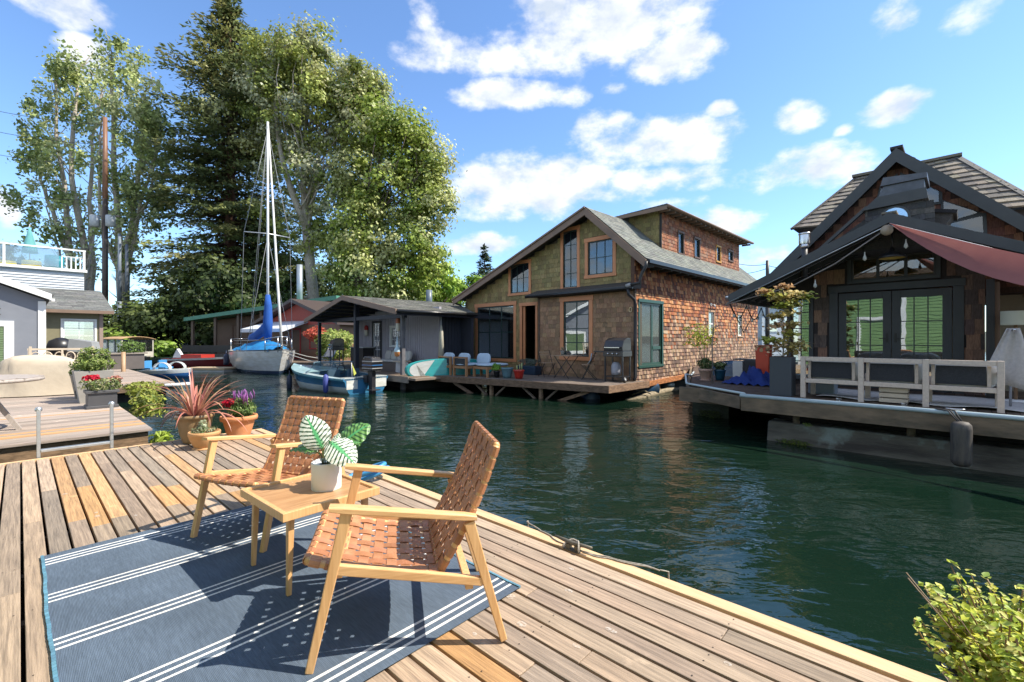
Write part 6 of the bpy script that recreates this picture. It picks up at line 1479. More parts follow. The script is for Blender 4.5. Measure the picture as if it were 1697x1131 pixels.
def small_boat(label, loc, rz, L_, B, zs, zb, ctop, cside, name='rowing_boat', extra=None):
    t = empty(name, loc, rz, label, 'boat'); m = MB(); e = loft(m, L_, B, zs, zb, .3, 2.2, .8, .85, .15, cols=(ctop, cside, cside), levels=[(1.0,1.03),(.82,1.0),(.45,.94),(.0,.8)]); m.build('hull', GEL, t)
    m = MB(); deck_fill(m, e, -.10, tuple(c*.6 for c in ctop)); m.build('deck', GEL, t)
    if extra: extra(t)
small_boat('dark green upturned dinghy lying along the far bank left of the red boat', (-24.5,31.5,0), R(-6), 3.4, 1.3, .45, .55, (.04,.08,.06), (.03,.05,.04), 'green_dinghy')
def ws(t):
    m = MB(); m.prism([(.2,.6),(.9,.6),(.5,1.15)], lambda a, b, q: (a, q, b), -.1, .1, (.6,.6,.62)); m.build('white_cover', CLOTH, t); m = MB(); m.box(1.2,2.6,-.5,.5,.5,.8,(.4,.03,.02)); m.build('red_seat', ATTR, t)
small_boat('dark red speedboat with white top stripe moored left of the sailboat', (-21.0,28.0,0), R(-10), 4.6, 1.7, .55, .7, (.6,.6,.6), (.16,.015,.02), 'red_speedboat', ws)
t = empty('swim_float', (-17.6,24.2,0), R(-5), 'low white and tan swim float between the red boat and the sailboat', 'float')
m = MB(); m.box(0,2.4,0,1.2,.10,.2,(.5,.38,.25)); m.build('planks', ATTR, t); m = MB(); m.box(.05,2.35,.05,1.15,-.1,.1,(.6,.6,.6)); m.build('float', ATTR, t)
m = MB(); 
def board_outline(L_, W, n=40): return [((L_/2)*math.copysign(abs(math.cos(a))**.75, math.cos(a)), (W/2)*math.copysign(abs(math.sin(a))**.8, math.sin(a))) for a in np.linspace(0, 2*math.pi, n+1)[:-1]]
out = board_outline(3.1, .74)
t = empty('paddle_board', (-2.15,15.75,.70), R(22), 'teal paddle board with white nose leaning on its side by the deck corner', 'paddle board')
P = [[(x*s, q, z*s) for x, z in out] for q, s in ((-.055,.93),(-.06,.96),(-.03,1),(.03,1),(.06,.96),(.055,.93))]
m.grid(P, (.03,.33,.34), closed=True); m.add([(x*.93,-.056,z*.93) for x, z in out], [tuple(range(len(out)))], (.03,.36,.37)); m.add([(x*.93,.056,z*.93) for x, z in out], [tuple(range(len(out)))], (.03,.36,.37)); m.build('board', GEL, t)
m = MB(); m.add([(x*.90,-.062,z*.90) for x, z in out if x < -.75]+[(-1.0,-.062,-.31),(-.55,-.062,.33)], [tuple(range(len([1 for x, z in out if x < -.75])+2))], (.66,.68,.66)); m.build('white_nose', GEL, t)
# ---------------------------------------------------------------- furniture on the centre house deck
TEAK = M('teak', (.36,.185,.085), (.27,.135,.06), ns=5, st=(3,3,3), rough=.6)
SLING = M('black_sling', (.015,.017,.022), (.03,.033,.04), ns=60, rough=.7)
CUSH = M('pale_blue_cushion', (.42,.52,.60), (.36,.46,.55), ns=5, rough=.9, bump=.3, bs=12)
def cushion(mb, c, sx, sy, sz, rx=0, rz=0, col=(1,1,1), n=8):
    """pillow: puffed superellipsoid"""
    M_ = Matrix.Translation(c) @ Matrix.Rotation(rz, 4, 'Z') @ Matrix.Rotation(rx, 4, 'X'); P = []
    for i in range(n+1):
        v = lerp(-math.pi/2, math.pi/2, i/n); row = []
        for j in range(2*n):
            u = 2*math.pi*j/(2*n); f = lambda q, e: math.copysign(abs(q)**e, q)
            row.append(tuple(M_ @ Vector((sx/2*f(math.cos(v), .5)*f(math.cos(u), .45), sy/2*f(math.cos(v), .5)*f(math.sin(u), .45), sz/2*f(math.sin(v), .8)))))
        P.append(row)
    mb.grid(P, col, closed=True)
def sofa_module(label, x, y, wd, dp, cushions=True, seat_only=False, rz=0):
    t = empty('ottoman' if seat_only else 'deck_sofa', hw(x, y), R(-45)+rz, label, 'ottoman' if seat_only else 'sofa')
    for xx in (0, wd-.07):
        for yy in (0, dp-.07):
            m = MB(); m.box(xx,xx+.07,yy,yy+.07,0,.60 if (yy == 0 and not seat_only) else .34); m.build('leg', TEAK, t, bevel=.004)
    m = MB(); m.box(.071,wd-.071,.01,.05,.26,.34); m.box(.071,wd-.071,dp-.05,dp-.01,.26,.34); m.box(.01,.05,.071,dp-.071,.26,.34); m.box(wd-.05,wd-.01,.071,dp-.071,.26,.34)
    if not seat_only: m.box(.0,wd,.0,.07,.601,.645)
    m.build('frame', TEAK, t, bevel=.004)
    if not seat_only: m = MB(); m.box(.085,wd-.085,.02,.04,.36,.59); m.build('sling_back', SLING, t)
    m = MB(); cushion(m, (wd/2,dp/2,.39), wd*.98, dp*.98, .10); m.build('seat_cushion', CUSH, t)
    if cushions: m = MB(); cushion(m, (wd*.5,.2,.58), wd*.8, .14, .40, R(-14)); m.build('pillow', CUSH, t)
sofa_module('leftmost teak deck sofa with black sling back and pale cushion, by the paddle board', -6.20, -2.62, .72, .72)
sofa_module('teak deck sofa with black sling back and two pale blue pillows, beside the ottoman', -5.40, -2.58, .72, .72)
sofa_module('low teak ottoman with pale blue cushion, between the sofa and flower pots', -4.62, -2.35, .72, 1.1, False, True)
m = MB(); cushion(m, (0,0,0), .5, .14, .42, R(-18), R(30)); tag(m.build('throw_pillow', CUSH, loc=hw(-4.75, -1.75, 1.06), rz=R(-45)), 'pale blue throw pillow standing at the inner end of the sofa under the big window', 'pillow')
def small_pot(name, label, loc, r, h_, col, foliage=None, rough=.3):
    t = empty(name, loc, 0, label, 'potted plant'); m = MB(); m.lathe([(0,0),(r*.68,0),(r*.80,h_*.3),(r*.95,h_*.8),(r*1.02,h_*.86),(r*1.02,h_),(r*.9,h_),(r*.86,h_*.88),(0,h_*.86)], n=22); m.build('pot', M(name+'_glaze', col, tuple(c*.7 for c in col), ns=7, rough=rough), t)
    if foliage:
        for k, f in enumerate(foliage): shrub_leaves(('foliage', 'sprigs', 'tips')[k], t, *f)
    return t
small_pot('black_potted_plant', 'small black pot of fresh green leaves left of the blue glazed pot', hw(-3.78,-2.05), .10, .22, (.01,.01,.012), [((0,0,.33), (.15,.12,.12), 160, .07, [(.2,.4,.05),(.3,.5,.08)])])
small_pot('blue_potted_plant', 'blue grey glazed pot on the house deck edge between black and red pots', hw(-3.40,-1.95), .19, .34, (.12,.22,.26), [((0,0,.33), (.14,.12,.05), 120, .04, [(.1,.15,.04)])])
t = small_pot('red_potted_cactus', 'bright red glazed pot with three small cactus stems', hw(-2.98,-1.85), .17, .28, (.48,.03,.02))
for x, y, z in ((-.06,0,.42),(.03,.03,.44),(.09,-.02,.5)): m = MB(); m.tube([(x,y,.24),(x,y,z)], .022, 7, (.3,.34,.14)); m.build('cactus', ATTR, t)
t = empty('lavender_planter', hw(-3.95,-.35), R(-45), 'dark blue trough of grey lavender beside the open door', 'planter'); m = MB(); m.box(-.45,.45,-.18,.18,0,.30,(.01,.03,.06)); m.build('trough', ATTR, t, bevel=.02); shrub_leaves('foliage', t, (0,0,.42), (.45,.2,.16), 700, .07, [(.2,.24,.22),(.14,.18,.12)], aspect=.2)
def folding_chair(label, loc, rz, cloth=False):
    t = empty('folding_chair', loc, rz, label, 'chair', 'bistro chairs'); s = .21
    m = MB()
    for x in (-s, s): m.bar((x,-.2,0),(x,.22,.86),.022,.014,(1,0,0)); m.bar((x*.92,.24,0),(x*.92,-.2,.46),.022,.014,(1,0,0))
    m.bar((-s,-.15,.1),(s,-.15,.1),.014); m.build('frame', BLACK, t)
    m = MB()
    for k in range(6): m.box(-s,s,-.2+k*.065,-.15+k*.065,.45,.465)
    m.build('seat', M('slat_wood', (.36,.24,.15), rough=.6) if 'slat_wood' not in bpy.data.materials else bpy.data.materials['slat_wood'], t)
    m = MB()
    for k in range(2): m.bar((-s,.17+k*.035,.72+k*.08),(s,.17+k*.035,.72+k*.08),.014,.055)
    m.build('backrest', bpy.data.materials['slat_wood'], t)
    if cloth: m = MB(); m.grid([[(x, .10+.02*math.sin(x*30), .80) for x in (-.1,0,.12)],[(x, .06, .6) for x in (-.12,.0,.14)],[(x, -.02, .49) for x in (-.14,.02,.16)]], (.45,.55,.65)); m.build('draped_cloth', CLOTH, t, solid=.015)
folding_chair('folding bistro chair with dark slats at the left of the small round table', hw(-2.85,-.65), R(-45+70))
folding_chair('folding bistro chair with pale cloth draped over it, beside the gas grill', hw(-1.25,-.55), R(-45-60), True)
t = empty('bistro_table', hw(-2.05,-.65), R(-45), 'small slatted folding bistro table holding a potted cactus', 'table')
m = MB(); 
for k in range(7): m.box(-.36,.36,-.34+k*.1,-.26+k*.1,.71,.73)
m.build('table_top', bpy.data.materials['slat_wood'], t)
m = MB()
for y in (-.25, .25): m.bar((-.3,y,0),(.3,y*.9,.71),.02,.014,(0,1,0)); m.bar((.3,y,0),(-.3,y*.9,.71),.02,.014,(0,1,0))
m.build('legs', BLACK, t)
small_pot('potted_cactus', 'tiny grey pot with pinkish plant standing on the bistro table', hw(-2.2,-.65,1.23), .07, .14, (.3,.3,.27), [((0,0,.19), (.07,.07,.08), 50, .06, [(.5,.3,.25),(.4,.35,.2)])])
def grill(label, loc, rz, w=.62, col=(.025,.025,.028), side=True, cart=True, name='gas_grill'):
    t = empty(name, loc, rz, label, 'grill'); G = M('grill_enamel', col, rough=.32, coat=.3) if 'grill_enamel' not in bpy.data.materials else bpy.data.materials['grill_enamel']
    m = MB(); P = []
    for a in np.linspace(0, math.pi*.52, 7): P.append((.28-.5*math.cos(a)*.9-.05, .92+.34*math.sin(a)))
    prof = [(-.24,.90),(-.25,1.02),(-.16,1.20),(.02,1.28),(.2,1.27),(.24,1.15),(.24,.90)]
    m.prism(prof, lambda a, b, q: (q, a, b), -w/2, w/2); m.build('lid', G, t, bevel=.01)
    m = MB(); m.box(-w/2-.02,w/2+.02,-.26,.25,.74,.895); m.build('firebox', G, t, bevel=.006)
    m = MB(); m.bar((-w/2+.06,-.31,1.0),(w/2-.06,-.31,1.0),.022); m.box(-w/2+.08,-w/2+.1,-.31,-.24,.99,1.01); m.box(w/2-.1,w/2-.08,-.31,-.24,.99,1.01); m.build('handle', STEEL, t)
    if side: m = MB(); m.box(-w/2-.36,-w/2-.025,-.24,.2,.85,.89); m.build('side_shelf', G, t, bevel=.006)
    for x in (-.15,0,.15): m = MB(); m.tube([(x,-.261,.82),(x,-.30,.82)], .025, 8); m.build('knob', STEEL, t)
    for x in (-w/2+.02,w/2-.02):
        for y in (-.2,.2): m = MB(); m.box(x-.02,x+.02,y-.02,y+.02,0.0 if x < 0 else .06,.739); m.build('leg', G, t)
    m = MB(); m.box(-w/2,w/2,-.2,.2,.14,.17); m.build('shelf', G, t)
    m = MB(); m.tube([(w/2+.03,-.2,.08),(w/2+.07,-.2,.08)], .08, 14, (.02,.02,.02)); m.tube([(w/2+.07,-.2,.08),(w/2+.075,-.2,.08)], .045, 12, (.45,.45,.45)); m.build('wheel', ATTR, t)
    return t
t = grill('black gas grill with domed lid and side shelf at the corner of the shingled house', hw(-.27,-.5), R(-45))
m = MB(); m.lathe([(0,.18),(.13,.2),(.14,.3),(.14,.45),(.1,.55),(.05,.58),(0,.58)], (-.05,0,0), 14, (.35,.36,.4)); m.build('gas_bottle', ATTR, t)

# ---------------------------------------------------------------- right dock
GREYT = M('silvered_teak', (.66,.55,.45), (.56,.46,.38), ns=5, st=(5,5,5), rough=.75, bump=.1)
OFFW = M('offwhite_cloth', (.55,.54,.50), (.48,.47,.44), ns=4, rough=.95, bump=.3, bs=10)
t = empty('outdoor_sofa', rw(.76,.52), R(-45), 'long silvery wood sofa with three black sling backs, on the right dock', 'sofa')
for x in (0,.79,1.55,2.30): m = MB(); m.box(x,x+.07,0,.07,0,.70); m.build('leg', GREYT, t, bevel=.005)
for x in (.02,.8,1.56,2.3): m = MB(); m.box(x,x+.07,.62,.69,0,.42 if 0 < x < 2.2 else .52); m.build('front_leg', GREYT, t, bevel=.005)
for a, b in ((.071,.789),(.861,1.549),(1.621,2.299)):
    for zz in (.63, .26): m = MB(); m.box(a,b,.008,.06,zz,zz+.068); m.build('rail', GREYT, t, bevel=.004)
    m = MB(); w0, w1 = a+.07, b-.10
    m.prism([(w0,.12,.35),(w1,.12,.35),(w1,.10,.64),(w0,.10,.64)] and [(w0,.35),(w1,.35),(w1,.615),(w0,.615)], lambda u, z, q: (u, q+(z-.35)*-.05, z), .10, .12); m.build('sling_back', SLING, t)
    
    for q in (w0-.05, w1+.01): m = MB(); m.box(q,q+.04,.1,.14,.33,.62); m.build('back_frame', GREYT, t)
    m = MB(); cushion(m, ((a+b)/2+.03,.22,.50), (b-a)*1.05, .16, .36, R(-8)); m.build('back_cushion', OFFW, t)
    m = MB(); cushion(m, ((a+b)/2,.40,.36), (b-a)*1.0, .58, .13); m.build('seat_cushion', OFFW, t)
m = MB(); m.box(.02,2.36,.61,.66,.26,.33); m.box(.0,.06,.08,.61,.27,.33); m.box(2.31,2.37,.08,.61,.27,.33); m.build('seat_frame', GREYT, t)
for x in (0.0, 2.3): m = MB(); m.box(x,x+.07,.072,.72,.5,.54); m.build('armrest', GREYT, t)
m = MB(); P = [[(x, y, .012+.012*math.sin(x*4+1)*math.sin(y*5)+(.035 if j == 0 else 0)*(.5+.5*math.sin(x*7))) for x in np.linspace(0, 5.2, 60)] for j, y in enumerate(np.linspace(0, 1.7, 10))]
m.grid(P, (.66,.64,.62)); tag(m.build('dock_rug', CLOTH, loc=rw(.95,.72,.752), rz=R(-45), solid=.008), 'off white outdoor rug with rippled edge under the silvery sofa', 'rug')
m = MB(); m.box(0,.34,0,.30,0,.30); 
t = empty('wooden_crate', rw(1.80,.62), R(-45), 'pale slatted wooden crate standing under the back of the silvery sofa', 'crate')
m = MB()
for z in (.02,.10,.18): m.box(0,.34,0,.02,z,z+.06,(.62,.52,.40)); m.box(0,.34,.28,.30,z,z+.06,(.62,.52,.40)); m.box(0,.02,.02,.28,z,z+.06,(.6,.5,.38)); m.box(.32,.34,.02,.28,z,z+.06,(.6,.5,.38))
m.build('slats', ATTR, t)
t = empty('tall_planter', rw(.29,.50), R(-45), 'tall dark grey square planter holding a young maple at the dock corner', 'planter')
m = MB(); m.box(0,.34,0,.30,0,.68); m.build('box', M('slate_grey', (.055,.065,.075), rough=.6), t, bevel=.006); m = MB(); m.box(.02,.32,.02,.28,.681,.69); m.build('soil', SOIL, t)
def maple():
    t = empty('young_maple', rw(.46,.66,1.43), 0, 'young Japanese maple with yellow green and bronze leaves growing in the tall grey planter', 'tree')
    mb = MB(); mb.tube([(0,0,-.05),(.02,0,.3),(-.02,.0,.6),(.03,0,.9),(.0,0,1.25)], [.014,.012,.010,.007,.003], 6, (.30,.27,.20))
    P = []; N = []; C = []; S = []
    cl = [(-.22,.15,.22),(.18,.12,.2),(0,.28,.2),(-.25,.30,.14),(.26,.22,.16),(.1,.42,.14),(-.05,.55,.2),(.16,.58,.14),(-.12,.72,.12),(.08,.78,.16),(-.02,.92,.14),(.12,.95,.16),(.02,1.08,.16),(.25,1.12,.14),(-.2,1.12,.16),(.42,1.08,.12),(-.32,1.16,.1),(.02,1.25,.1),(-.1,1.05,.14)]
    for x, z, r in cl:
        mb.tube([(0,0,max(0,z-.15)),(x*.5,0,z-.04),(x,0,z)], [.006,.004,.002], 4, (.30,.25,.18)); m = 75
        q = RNG.normal(size=(m,3))*np.array([r*.55,r*.55,r*.22]); P.append(q+np.array([x,0,z])); N.append(np.array([0,-.3,1.])+RNG.normal(size=(m,3))*.4)
        c = np.array(random.choice([(.46,.44,.10),(.50,.40,.14),(.38,.42,.08),(.52,.34,.18)])); C.append(c*(1+RNG.normal(size=(m,1))*.2)); S.append(np.full(m,.075)*(1+RNG.normal(size=m)*.25).clip(.5,1.5))
    np_leaves('crown', LEAF, np.concatenate(P), np.concatenate(N), np.concatenate(S), np.concatenate(C), t, aspect=.7, shape='leaf'); mb.build('trunk', ATTR, t)
maple()
t = empty('clay_planter', rw(-1.70,2.66), 0, 'pale pink clay pot of spiky green herbs on the left corner of the right dock', 'potted plant')
m = MB(); m.lathe([(0,0),(.14,0),(.14,.012),(.11,.016),(.115,.03),(.155,.22),(.17,.225),(.17,.28),(.155,.28),(.15,.24),(0,.24)], n=26); m.build('pot', M('pink_clay', (.45,.29,.22), (.40,.26,.2), ns=5, rough=.8), t)
shrub_leaves('foliage', t, (0,0,.38), (.18,.18,.16), 500, .09, [(.16,.22,.08),(.22,.28,.10),(.10,.15,.06)], aspect=.16, up=.2)
shrub_leaves('yellow_sprays', t, (-.15,0,1.05), (.42,.25,.35), 330, .07, [(.46,.46,.06),(.38,.42,.06)], aspect=.5, shell=.2); stems(t, (0,0,.25), (-.1,0,.9), (.35,.2,.5), 9, .006, (.2,.2,.1))
small_pot('blue_herb_pot', 'dark teal ribbed pot right of the pale clay pot on the right dock', rw(-1.42,2.80), .13, .27, (.01,.06,.10), [((0,0,.36), (.13,.13,.1), 200, .08, [(.1,.14,.06),(.16,.2,.08)])])
t = empty('overturned_tub', rw(-1.75,4.6), R(-45), 'dark blue overturned kayak shell against the shingled wall behind the clay pots', 'kayak')
m = MB(); P = [[(1.1*math.cos(v)*1.0, .38*math.cos(v)*0+.40*math.sin(u)*math.cos(v)**.5 if False else .40*math.cos(u)*math.sqrt(max(0, 1-(x/1.1)**2)), .42*math.sin(u)*math.sqrt(max(0, 1-(x/1.1)**2))) if False else (x, .40*math.cos(u)*math.sqrt(max(0, 1-(x/.75)**2)), .42*math.sin(u)*math.sqrt(max(0, 1-(x/.75)**2))) for u in np.linspace(0, math.pi, 10) for v in (0,)] for x in np.linspace(-.75, .75, 14)]
m.grid(P, (.02,.05,.09)); m.build('shell', GEL, t)
m = MB(); P = []
for i in range(13):
    row = []
    for j in range(17):
        x = i/12*1.0; y = j/16*.9; e = min(i, 12-i)/6*min(j, 16-j)/8; row.append((x+.03*math.sin(j*2.1), y+.03*math.sin(i*1.7), .02+.36*min(1, e*2.2)**.6*(.65+.35*math.sin(i*1.3+j*.7))*(1 if x > .35 else .45)+.03*math.sin(i*2.9+j*2.3)))
    P.append(row)
m.grid(P, (.012,.035,.19)); tag(m.build('blue_tarpaulin', CLOTH, loc=rw(-1.1,2.0,.755), rz=R(-45)), 'crumpled bright blue tarpaulin heaped behind the tall planter', 'tarpaulin')
t = empty('red_bin', rw(-.52,3.0), R(-45), 'orange red plastic bin standing on the heap behind the maple', 'bin')
m = MB(); m.prism([(-.12,0),(.12,0),(.15,.82),(-.15,.82)], lambda a, b, q: (a, q, b), -.12, .12, (.55,.06,.02)); m.box(-.16,.16,-.14,.14,.82,.86,(.5,.05,.02)); m.build('body', ATTR, t, bevel=.01)
t = empty('cool_box', rw(-1.55,4.0), R(-45), 'white and black cool box in front of the shingled wall', 'cool box'); m = MB(); m.box(0,.25,0,.4,0,.42,(.6,.6,.58)); m.box(.26,.75,0,.4,0,.45,(.02,.02,.025)); m.build('body', ATTR, t, bevel=.02); m = MB(); m.box(0,.75,.02,.38,.451,.48,(.05,.05,.05)); m.build('lid', ATTR, t)
t = empty('storage_tub', rw(.72,1.25), R(-45), 'grey storage tub with red lid behind the left end of the sofa', 'tub'); m = MB(); m.box(0,.4,0,.3,0,.42,(.25,.3,.36)); m.build('body', ATTR, t, bevel=.02); m = MB(); m.box(-.02,.42,-.02,.32,.421,.47,(.5,.05,.03)); m.build('lid', ATTR, t)
m = MB(); m.tube([(0,0,0),(0,0,.9),(.02,0,1.25),(.12,0,1.28)], .012, 6, (.25,.22,.2)); tag(m.build('shepherd_hook', ATTR, loc=rw(-1.25,1.9), rz=R(-45)), 'thin rusty garden hook standing on the right dock near the tarpaulin', 'garden hook')
# shade sail
m = MB(); A = Vector((1.86,1.36,3.68)); B_ = Vector((4.6,.25,2.30)); Cc = Vector((4.2,2.3,2.42)); P = []
D_ = Vector((2.75,.75,2.86))
for i in range(13):
    s = i/12; top = A.lerp(B_, s)+Vector((0,0,-.06*math.sin(math.pi*s))); bot = A.lerp(Vector((4.7,-.1,2.15)), s)+Vector((0,-.05,-.55*math.sin(math.pi*min(1, s*1.02))**.9*(1-s*.35)))
    P.append([tuple(top.lerp(bot, j/8)+Vector((0,.05*math.sin(j/8*math.pi),0))) for j in range(9)])
m.grid(P, (.30,.055,.05)); m2 = M('maroon_canvas', (.33,.13,.115), (.27,.10,.095), ns=2, rough=.8, transl=.3)
tag(m.build('shade_sail', m2, loc=rw(0,0,0), rz=R(-45)), 'maroon canvas shade sail stretched from the porch gable peak to the right', 'shade sail')
m = MB(); m.tube([(1.86,1.4,3.68),(3.2,.95,2.95),(4.6,.5,2.3)], .008, 5, (.6,.6,.6)); m.tube([(1.84,1.42,3.62),(1.1,1.42,3.10),(.4,1.42,2.74),(-.80,1.42,2.46)], .012, 5, (.22,.19,.17)); tag(m.build('rigging_rope', ATTR, loc=rw(0,0,0), rz=R(-45)), 'pale ropes running from the porch gable peak along the eaves', 'rope')
t = empty('pendant_lamp', rw(1.84,1.95,3.20), 0, 'black barn pendant lamp hanging in the porch gable', 'lamp')
m = MB(); m.lathe([(.0,.16),(.03,.16),(.035,.10),(.07,.08),(.18,.02),(.20,-.03),(.19,-.03),(.17,.015),(.06,.07),(0,.07)], n=24); m.build('shade', BLACK, t); m = MB(); m.lathe([(0,.05),(.17,.005),(.185,-.025)], n=20, col=(.5,.36,.08)); m.build('lining', ATTR, t); m = MB(); m.tube([(0,0,.16),(0,0,.42)], .018, 6); m.build('stem', BLACK, t)
t = empty('wooden_pulley', rw(1.82,1.42,3.58), R(-45), 'round wooden pulley block under the porch gable peak', 'pulley'); m = MB(); m.tube([(0,-.03,0),(0,.03,0)], .085, 14, (.35,.28,.2)); m.build('wheel', ATTR, t)
t = empty('light_string', rw(0,0,0), R(-45), 'black string lights with bulbs looped under the left eave of the dark house', 'string lights')
m = MB(); pts = [(-.74,1.5+ (i/20)*2.6, 2.50-.30*abs(math.sin(i/20*math.pi*2.5))) for i in range(21)]; m.tube(pts, .012, 5, (.015,.015,.015)); m.tube([(-.74,1.5,2.5),(-.95,3.0,1.9),(-.9,3.6,2.4)], .01, 5, (.015,.015,.015)); m.build('cable', ATTR, t)
for p in pts[2:-2:3]: m = MB(); m.lathe([(0,-.09),(.028,-.07),(.03,-.04),(.012,0)], p, 8, (.5,.5,.45)); m.build('bulb', ATTR, t)
for x, z in ((1.5,3.22),(2.05,3.36),(.76,2.80)): m = MB(); m.lathe([(0,-.10),(.03,-.07),(.025,-.03),(.012,.0),(.008,.06)], (x,1.6,z), 8, (.5,.5,.45)); m.build('bulb', ATTR, t)
t = empty('floor_lamp', rw(3.32,2.3), 0, 'floor lamp with cream drum shade in the nook at the right edge', 'lamp'); m = MB(); m.lathe([(.17,1.22),(.17,1.44)], n=22); m.build('shade', M('lamp_linen', (.62,.64,.52), rough=.9, transl=.3), t); m = MB(); m.tube([(0,0,0),(0,0,1.22)], .022, 8, (.3,.18,.1)); m.lathe([(0,0),(.15,0),(.13,.03),(0,.04)]); m.build('stand', ATTR, t)
m = MB(); P = []
for i in range(9):
    s = i/8; P.append([(x*(.12+.55*s)-.06*s+.05, .02*math.sin(x*14+s*3), 1.15-s*(.80+.25*abs(x))) for x in np.linspace(-.5,.5,11)])
m.grid(P, (.50,.47,.45)); tag(m.build('hanging_towel', CLOTH, loc=rw(3.18,1.0), rz=R(-45), solid=.01), 'pale grey towel hanging at the right end of the silvery sofa', 'towel')
m = MB(); m.tube([(0,-.35,1.12),(0,.4,1.12)], .015, 6); m.tube([(0,.4,1.12),(0,.4,0)], .015, 6); tag(m.build('towel_stand', STEEL, loc=rw(3.22,.95), rz=R(-45)), 'thin metal stand carrying the grey towel by the sofa end', 'stand')
t = empty('console_table', rw(3.45,1.9), R(-45), 'dark red brown side console in the nook at the right edge', 'table'); m = MB(); m.box(0,1.2,0,.4,.52,.56,(.10,.035,.02)); m.build('top', ATTR, t); 
for x, y in ((0,0),(1.14,0),(0,.34),(1.14,.34)): m = MB(); m.box(x,x+.06,y,y+.06,0,.519,(.10,.035,.02)); m.build('leg', ATTR, t)
t = empty('dock_fender', rw(2.72,-.19,0), 0, 'worn dark cylindrical fender hanging by black rope from the right dock', 'fender'); m = MB(); m.lathe([(0,.10),(.07,.11),(.10,.15),(.105,.2),(.105,.58),(.10,.64),(.07,.675),(.0,.685)], n=22); m.build('body', M('worn_rubber', (.045,.04,.038), (.10,.085,.07), ns=7, st=(3,3,.6), rough=.65, c3=(.2,.16,.11), ns3=4, t3=.62), t)
m = MB()
for x in (-.05,-.015,.04): m.tube([(x*.5,0,.66),(x,.13,.80),(x,.30,.80)], .009, 6)
m.build('rope', BLACKM, t)
cleat('dock_cleat', rw(2.66,.14,.752), R(-45), 'pale metal cleat with black rope above the hanging fender', STEEL, .13, False)
for x, y, lab in ((1.33,.36,'pale cleat on the dock boards under the middle of the silvery sofa'), (2.12,.36,'pale cleat on the dock boards under the right end of the silvery sofa')): cleat('dock_cleat', rw(x,y,.752), R(20), lab, STEEL, .09, False)

# ---------------------------------------------------------------- grey boathouse porch things
grill('dark gas grill under the porch at the left post of the grey boathouse', tw_(-6.0,.35), R(-45-10))
t = empty('porch_counter', tw_(-6.0,1.0), R(-45), 'dark cabinet with white worktop under the grey boathouse porch', 'cabinet'); m = MB(); m.box(0,1.2,0,.5,0,.85,(.02,.016,.015)); m.build('cabinet', ATTR, t); m = MB(); m.box(-.05,1.25,-.03,.53,.851,.89,(.5,.5,.48)); m.build('worktop', ATTR, t)
t = empty('porch_sofa', tw_(-3.3,.75), R(-45), 'low porch sofa with pale cushions in front of the lilac grey wall', 'sofa'); m = MB(); m.box(0,1.9,0,.7,.0,.32,(.10,.08,.07)); m.build('base', ATTR, t)
for k in range(4): m = MB(); cushion(m, (.25+k*.48,.5,.58), .46, .15, .42, R(-12), 0, jit((.48,.46,.43), .12)); m.build('cushion', CLOTH, t)
m = MB(); cushion(m, (.95,.3,.38), 1.85, .66, .13, 0, 0, (.45,.45,.43)); m.build('seat_cushion', CLOTH, t)
t = empty('porch_table', tw_(-1.2,.35), R(-45), 'small pale table by the right porch post', 'table'); m = MB(); m.box(0,.6,0,.4,.40,.44,(.5,.42,.32)); m.build('top', ATTR, t)
for x in (.02,.52): m = MB(); m.bar((x,.2,0),(x+.04,.2,.40),.04,.3,col=(.5,.5,.5)); m.build('leg', ATTR, t)
for x, z, c, lab in ((-5.45,2.15,(.45,.03,.03),'red and white striped float hanging on the lilac grey wall left of the glazed door'), (-.42,2.3,(.35,.10,.03),'brown wooden float hanging near the right porch post')):
    t = empty('hanging_float', tw_(x,1.48 if x < -1 else .1,z), 0, lab, 'float'); m = MB(); m.lathe([(0,-.28),(.07,-.26),(.09,-.1),(.09,.0)], n=12, col=(.6,.58,.5)); m.lathe([(.09,.0),(.09,.12),(.06,.2),(0,.22)], n=12, col=c); m.build('body', ATTR, t)
t = empty('hanging_lantern', tw_(-.12,-.12,1.35), 0, 'pale blue lantern float hanging on the right porch post', 'lantern'); m = MB(); m.lathe([(0,-.22),(.08,-.2),(.10,-.05)], n=12, col=(.55,.22,.07)); m.lathe([(.10,-.05),(.10,.04),(.04,.15),(.01,.5)], n=12, col=(.45,.6,.65)); m.build('body', ATTR, t)
t = empty('closed_umbrella', tw_(.35,1.4), 0, 'closed cream umbrella standing right of the porch', 'umbrella'); m = MB(); m.tube([(0,0,.5),(0,0,1.5),(0,0,1.75)], [.12,.07,.02], 9, (.48,.45,.36)); m.build('canopy', CLOTH, t); m = MB(); m.tube([(0,0,0),(0,0,2.1)], .02, 6, (.4,.4,.4)); m.build('pole', ATTR, t)
t = empty('deck_chair', tw_(-7.6,.6), R(-20), 'pale reclining deck chair left of the grey boathouse porch', 'chair'); m = MB(); m.bar((0,.1,.4),(0,.55,1.05),.5,.03,(0,0,1),col=(.55,.48,.42)); m.bar((0,-.4,.42),(0,.1,.4),.5,.03,(0,0,1),col=(.55,.48,.42)); m.build('sling', ATTR, t); m = MB()
for x in (-.26,.26): m.tube([(x,-.4,.42),(x,.1,.4),(x,.55,1.05)], .015, 5); m.tube([(x,-.3,0),(x,.2,.6)], .015, 5); m.tube([(x,.3,0),(x,-.3,.45)], .015, 5)
m.build('frame', ALU, t)
t = empty('drying_rack', hw(-8.9,1.2), R(-45), 'white wall rack with blue cloths left of the shingled house corner', 'rack'); m = MB(); m.box(0,.9,0,.03,1.5,1.55,(.6,.6,.6)); m.box(0,.9,0,.03,1.95,2.0,(.6,.6,.6))
